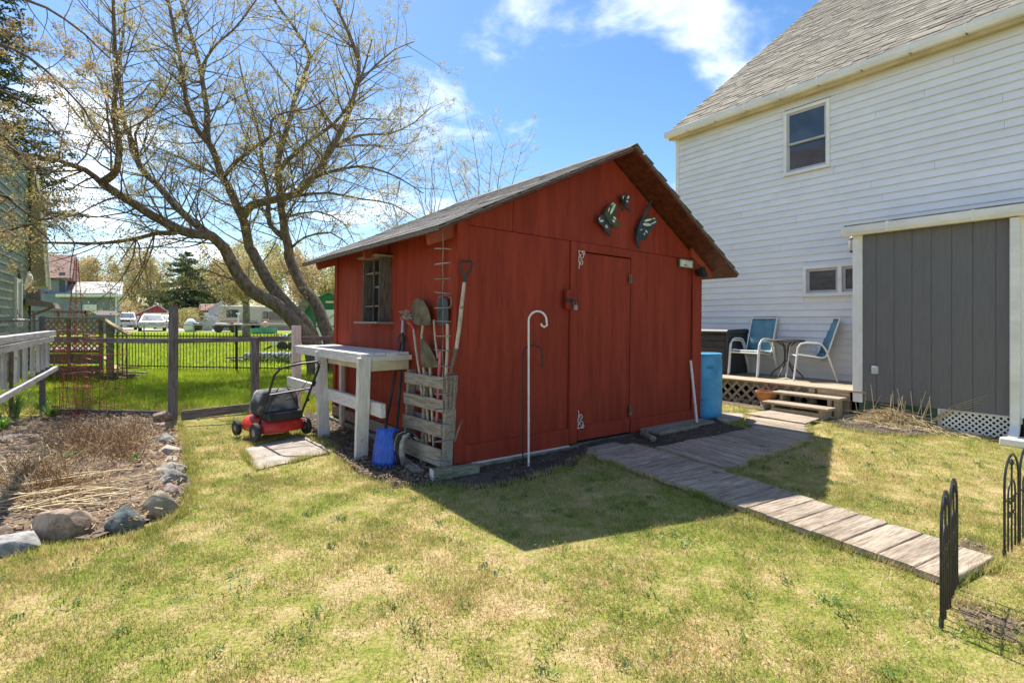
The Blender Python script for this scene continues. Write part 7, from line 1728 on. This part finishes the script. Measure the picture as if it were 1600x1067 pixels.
far = [('tall bare maple standing left of the red garage', 236, 76, 388, .36, leaft, 5200), ('second bare forked tree just left of the red garage', 215, 82, 392, .34, leaft, 4200), ('budding tree above the pale garage roof', 150, 70, 396, .3, leaft, 7800),
       ('hazy yellow tree behind the russet roof', 108, 84, 402, .3, leaft, 7500), ('light tan tree right behind the red garage roof', 262, 92, 400, .3, leaft, 7800), ('pale green tree left of the travel trailer', 312, 80, 405, .3, leafg, 7800),
       ('broad tan tree behind the travel trailer', 362, 72, 388, .3, leaft, 8800), ('yellow-green tree behind the big trunk', 424, 66, 380, .3, leafg, 9200), ('tan tree behind the green barn', 478, 60, 398, .3, leaft, 8200),
       ('green-gold tree between green barn and shed', 520, 70, 402, .3, leafg, 8000), ('far tan tree over the blue-grey house', 180, 98, 410, .3, leaft, 6000), ('faint far tree at the left behind the green house', 60, 80, 405, .3, leaft, 6000)]
for i, (lb, px, Y, top_, r_, lm_, nl_) in enumerate(far):
    simple_tree(lb, px, Y, top_, r_, 100 + i, lm_, nl_, .13, .55 if i > 1 else .5, fork=.22, maxl=2, dens=.75, clump=.42, name='budding_tree' if i > 1 else 'bare_tree')
# far wood closing the horizon
rg = np.random.RandomState(5); cs = []
for i in range(520):
    px = rg.uniform(-60, 1150); Y = rg.uniform(105, 150); q = P(px, Y, 0); h = rg.uniform(4.5, 10.5) ; n = 70
    c = np.stack((q.x + rg.normal(0, 1.8, n), q.y + rg.normal(0, 1.8, n), .5 + h * rg.beta(1.6, 1.6, n) ), 1); cs.append(c)
tag(leafmesh('far_woods', np.concatenate(cs), .30, leaft, None, rg), 'distant belt of yellow-brown spring woods along the horizon', 'woods', None, 'stuff')
def shrub(label, px, Y, w_, h, mat, seed, n=2600, size=.05):
    q = P(px, Y, terr(0, Y)); t = thing('shrub', label, 'shrub', q, group='shrubs in the far yards'); rg = np.random.RandomState(seed)
    u = rg.normal(0, 1, (n, 3)); u /= np.linalg.norm(u, axis=1)[:, None]; c = u * rg.uniform(.4, 1, n)[:, None] ** .5 * np.array([w_ / 2, w_ / 2, h / 2]); c[:, 2] = np.abs(c[:, 2] + h / 2); c += np.array([q.x, q.y, q.z])
    leafmesh('foliage', c, size, mat, t, rg)['kind'] = 'stuff'; b = MB(); r = random.Random(seed)
    for k in range(9): a = r.uniform(0, 6.28); b.tube([(0, 0, 0), (math.cos(a) * w_ * .2, math.sin(a) * w_ * .2, h * .5), (math.cos(a) * w_ * .4, math.sin(a) * w_ * .4, h * .9)], [.03, .02, .008], 4)
    b.build('stems', bark2, t)
shrub('loose pale shrub right of the red garage', 285, 56, 3.4, 2.2, leafg, 3, 2600, .09)
shrub('tan thicket behind the white sedan left of the garage', 205, 62, 4.2, 3.2, leaft, 4, 3000, .11)
shrub('brown brush between garage and board enclosure', 299, 60, 3.2, 2.4, leaft, 5, 2400, .09)

def spruce(label, px, Y, top_py, wbase, seed, n_lv, mat, size=.07, z_low=.8, side=None, per=150, sub=1):
    base = P(px, Y, terr(0, Y)); t = thing('spruce_tree', label, 'tree', base, group='spruce trees'); H = Z(top_py, Y) - base.z; r = random.Random(seed); rg = np.random.RandomState(seed); b = MB(); C = []
    MB().tube([(0, 0, -.1), (0, 0, H * .5), (0, 0, H)], [H * .018, H * .011, .02], 8).build('trunk', bark, t, smooth=True)
    for k in range(n_lv):
        v = k / n_lv; z = z_low + (H - z_low) * v; rad = wbase / 2 * (1 - v) ** .8 + .15; nb = int(9 * (1 - v) + 4)
        for j in range(nb):
            a = r.uniform(0, 6.28); l_ = rad * r.uniform(.75, 1.15); zz = z + r.uniform(-.2, .2); d = np.array([math.cos(a), math.sin(a), 0.])
            pts = [Vector((d[0] * l_ * s_, d[1] * l_ * s_, zz - .20 * l_ * math.sin(s_ * 1.9) + .06 * l_ * s_ * s_)) for s_ in (0, .35, .7, 1)]
            b.tube(pts, [.03, .02, .012, .004], 4, cap=False)
            m = int(per * l_ / (wbase / 2)) + 12; s_ = rg.uniform(.12, 1.02, m); lat = rg.normal(0, .16, m) * l_ * (1.1 - s_) + rg.normal(0, .03, m); px_ = d[0] * l_ * s_ - d[1] * lat; py_ = d[1] * l_ * s_ + d[0] * lat
            pz = zz - .20 * l_ * np.sin(s_ * 1.9) + .06 * l_ * s_ * s_ - np.abs(rg.normal(0, .10, m)) ; C.append(np.stack((px_ + base.x, py_ + base.y, pz + base.z), 1))
    b.build('boughs', bark, t); leafmesh('needles', np.concatenate(C), size, mat, t, rg, .35)['kind'] = 'stuff'
spruce('tall dark spruce rising at the top left corner behind the green house', -48, 16, -260, 5.2, 3, 44, needle, .075, 5.2, per=170)
spruce('dark green spruce right behind the red garage', 290, 66, 388, 11, 7, 22, needl2, .20, 1.2, per=120)
spruce('smaller spruce left of the travel trailer', 338, 84, 408, 7.5, 8, 18, needl2, .22, 1.2, per=110)

# near budding tree whose limbs enter from the left edge
ltree = thing('left_tree', 'budding tree outside the left edge whose drooping twigs hang into the upper left corner', 'tree', (-10.6, 8.6, 0)); tl = Tree(77)
def Q(px, py, Y): return P(px, Y, Z(py, Y))
tl.limb([Vector((-10.6, 8.6, -.1)), Vector((-10.5, 8.7, 2)), Vector((-10.3, 8.8, 4)), Vector((-10.0, 8.8, 6.2))], .22, .12, 0, trunk=True)
for pts in ([Vector((-10.0, 8.8, 6.2)), Q(-40, 60, 8.6), Q(20, 75, 8.3), Q(70, 110, 8.1), Q(130, 170, 8.), Q(170, 240, 7.9)], [Vector((-10.0, 8.8, 5.6)), Q(-40, 130, 8.8), Q(20, 150, 9), Q(75, 190, 9.1), Q(120, 250, 9.2)],
            [Vector((-10.1, 8.8, 5.0)), Q(-50, 200, 8.5), Q(10, 225, 8.4), Q(60, 262, 8.3), Q(110, 300, 8.3)], [Vector((-10.0, 8.8, 6.2)), Q(-30, -20, 8.9), Q(40, 0, 8.6), Q(100, 30, 8.5), Q(160, 80, 8.4), Q(200, 120, 8.4)],
            [Vector((-10.3, 8.8, 4.)), Q(-50, 290, 8.2), Q(10, 310, 8.1), Q(60, 345, 8.), Q(100, 330, 8.)], [Vector((-10.3, 8.8, 3.6)), Q(-50, 350, 8.2), Q(0, 365, 8), Q(50, 352, 7.9), Q(90, 392, 7.8)]):
    o_, r_ = tl.limb(pts, .05, .008, 0, n=6); tl.kids(o_, r_, .18, .30, (.6, 1.3), 3, .8, -.04, .8)
tl.tr.build('trunk', bark, ltree, smooth=True, world=True); tl.b.build('crown', bark, ltree, smooth=True, world=True)
tl.leaves('leaves', 9500, .021, leaft, ltree, .045)['kind'] = 'stuff'
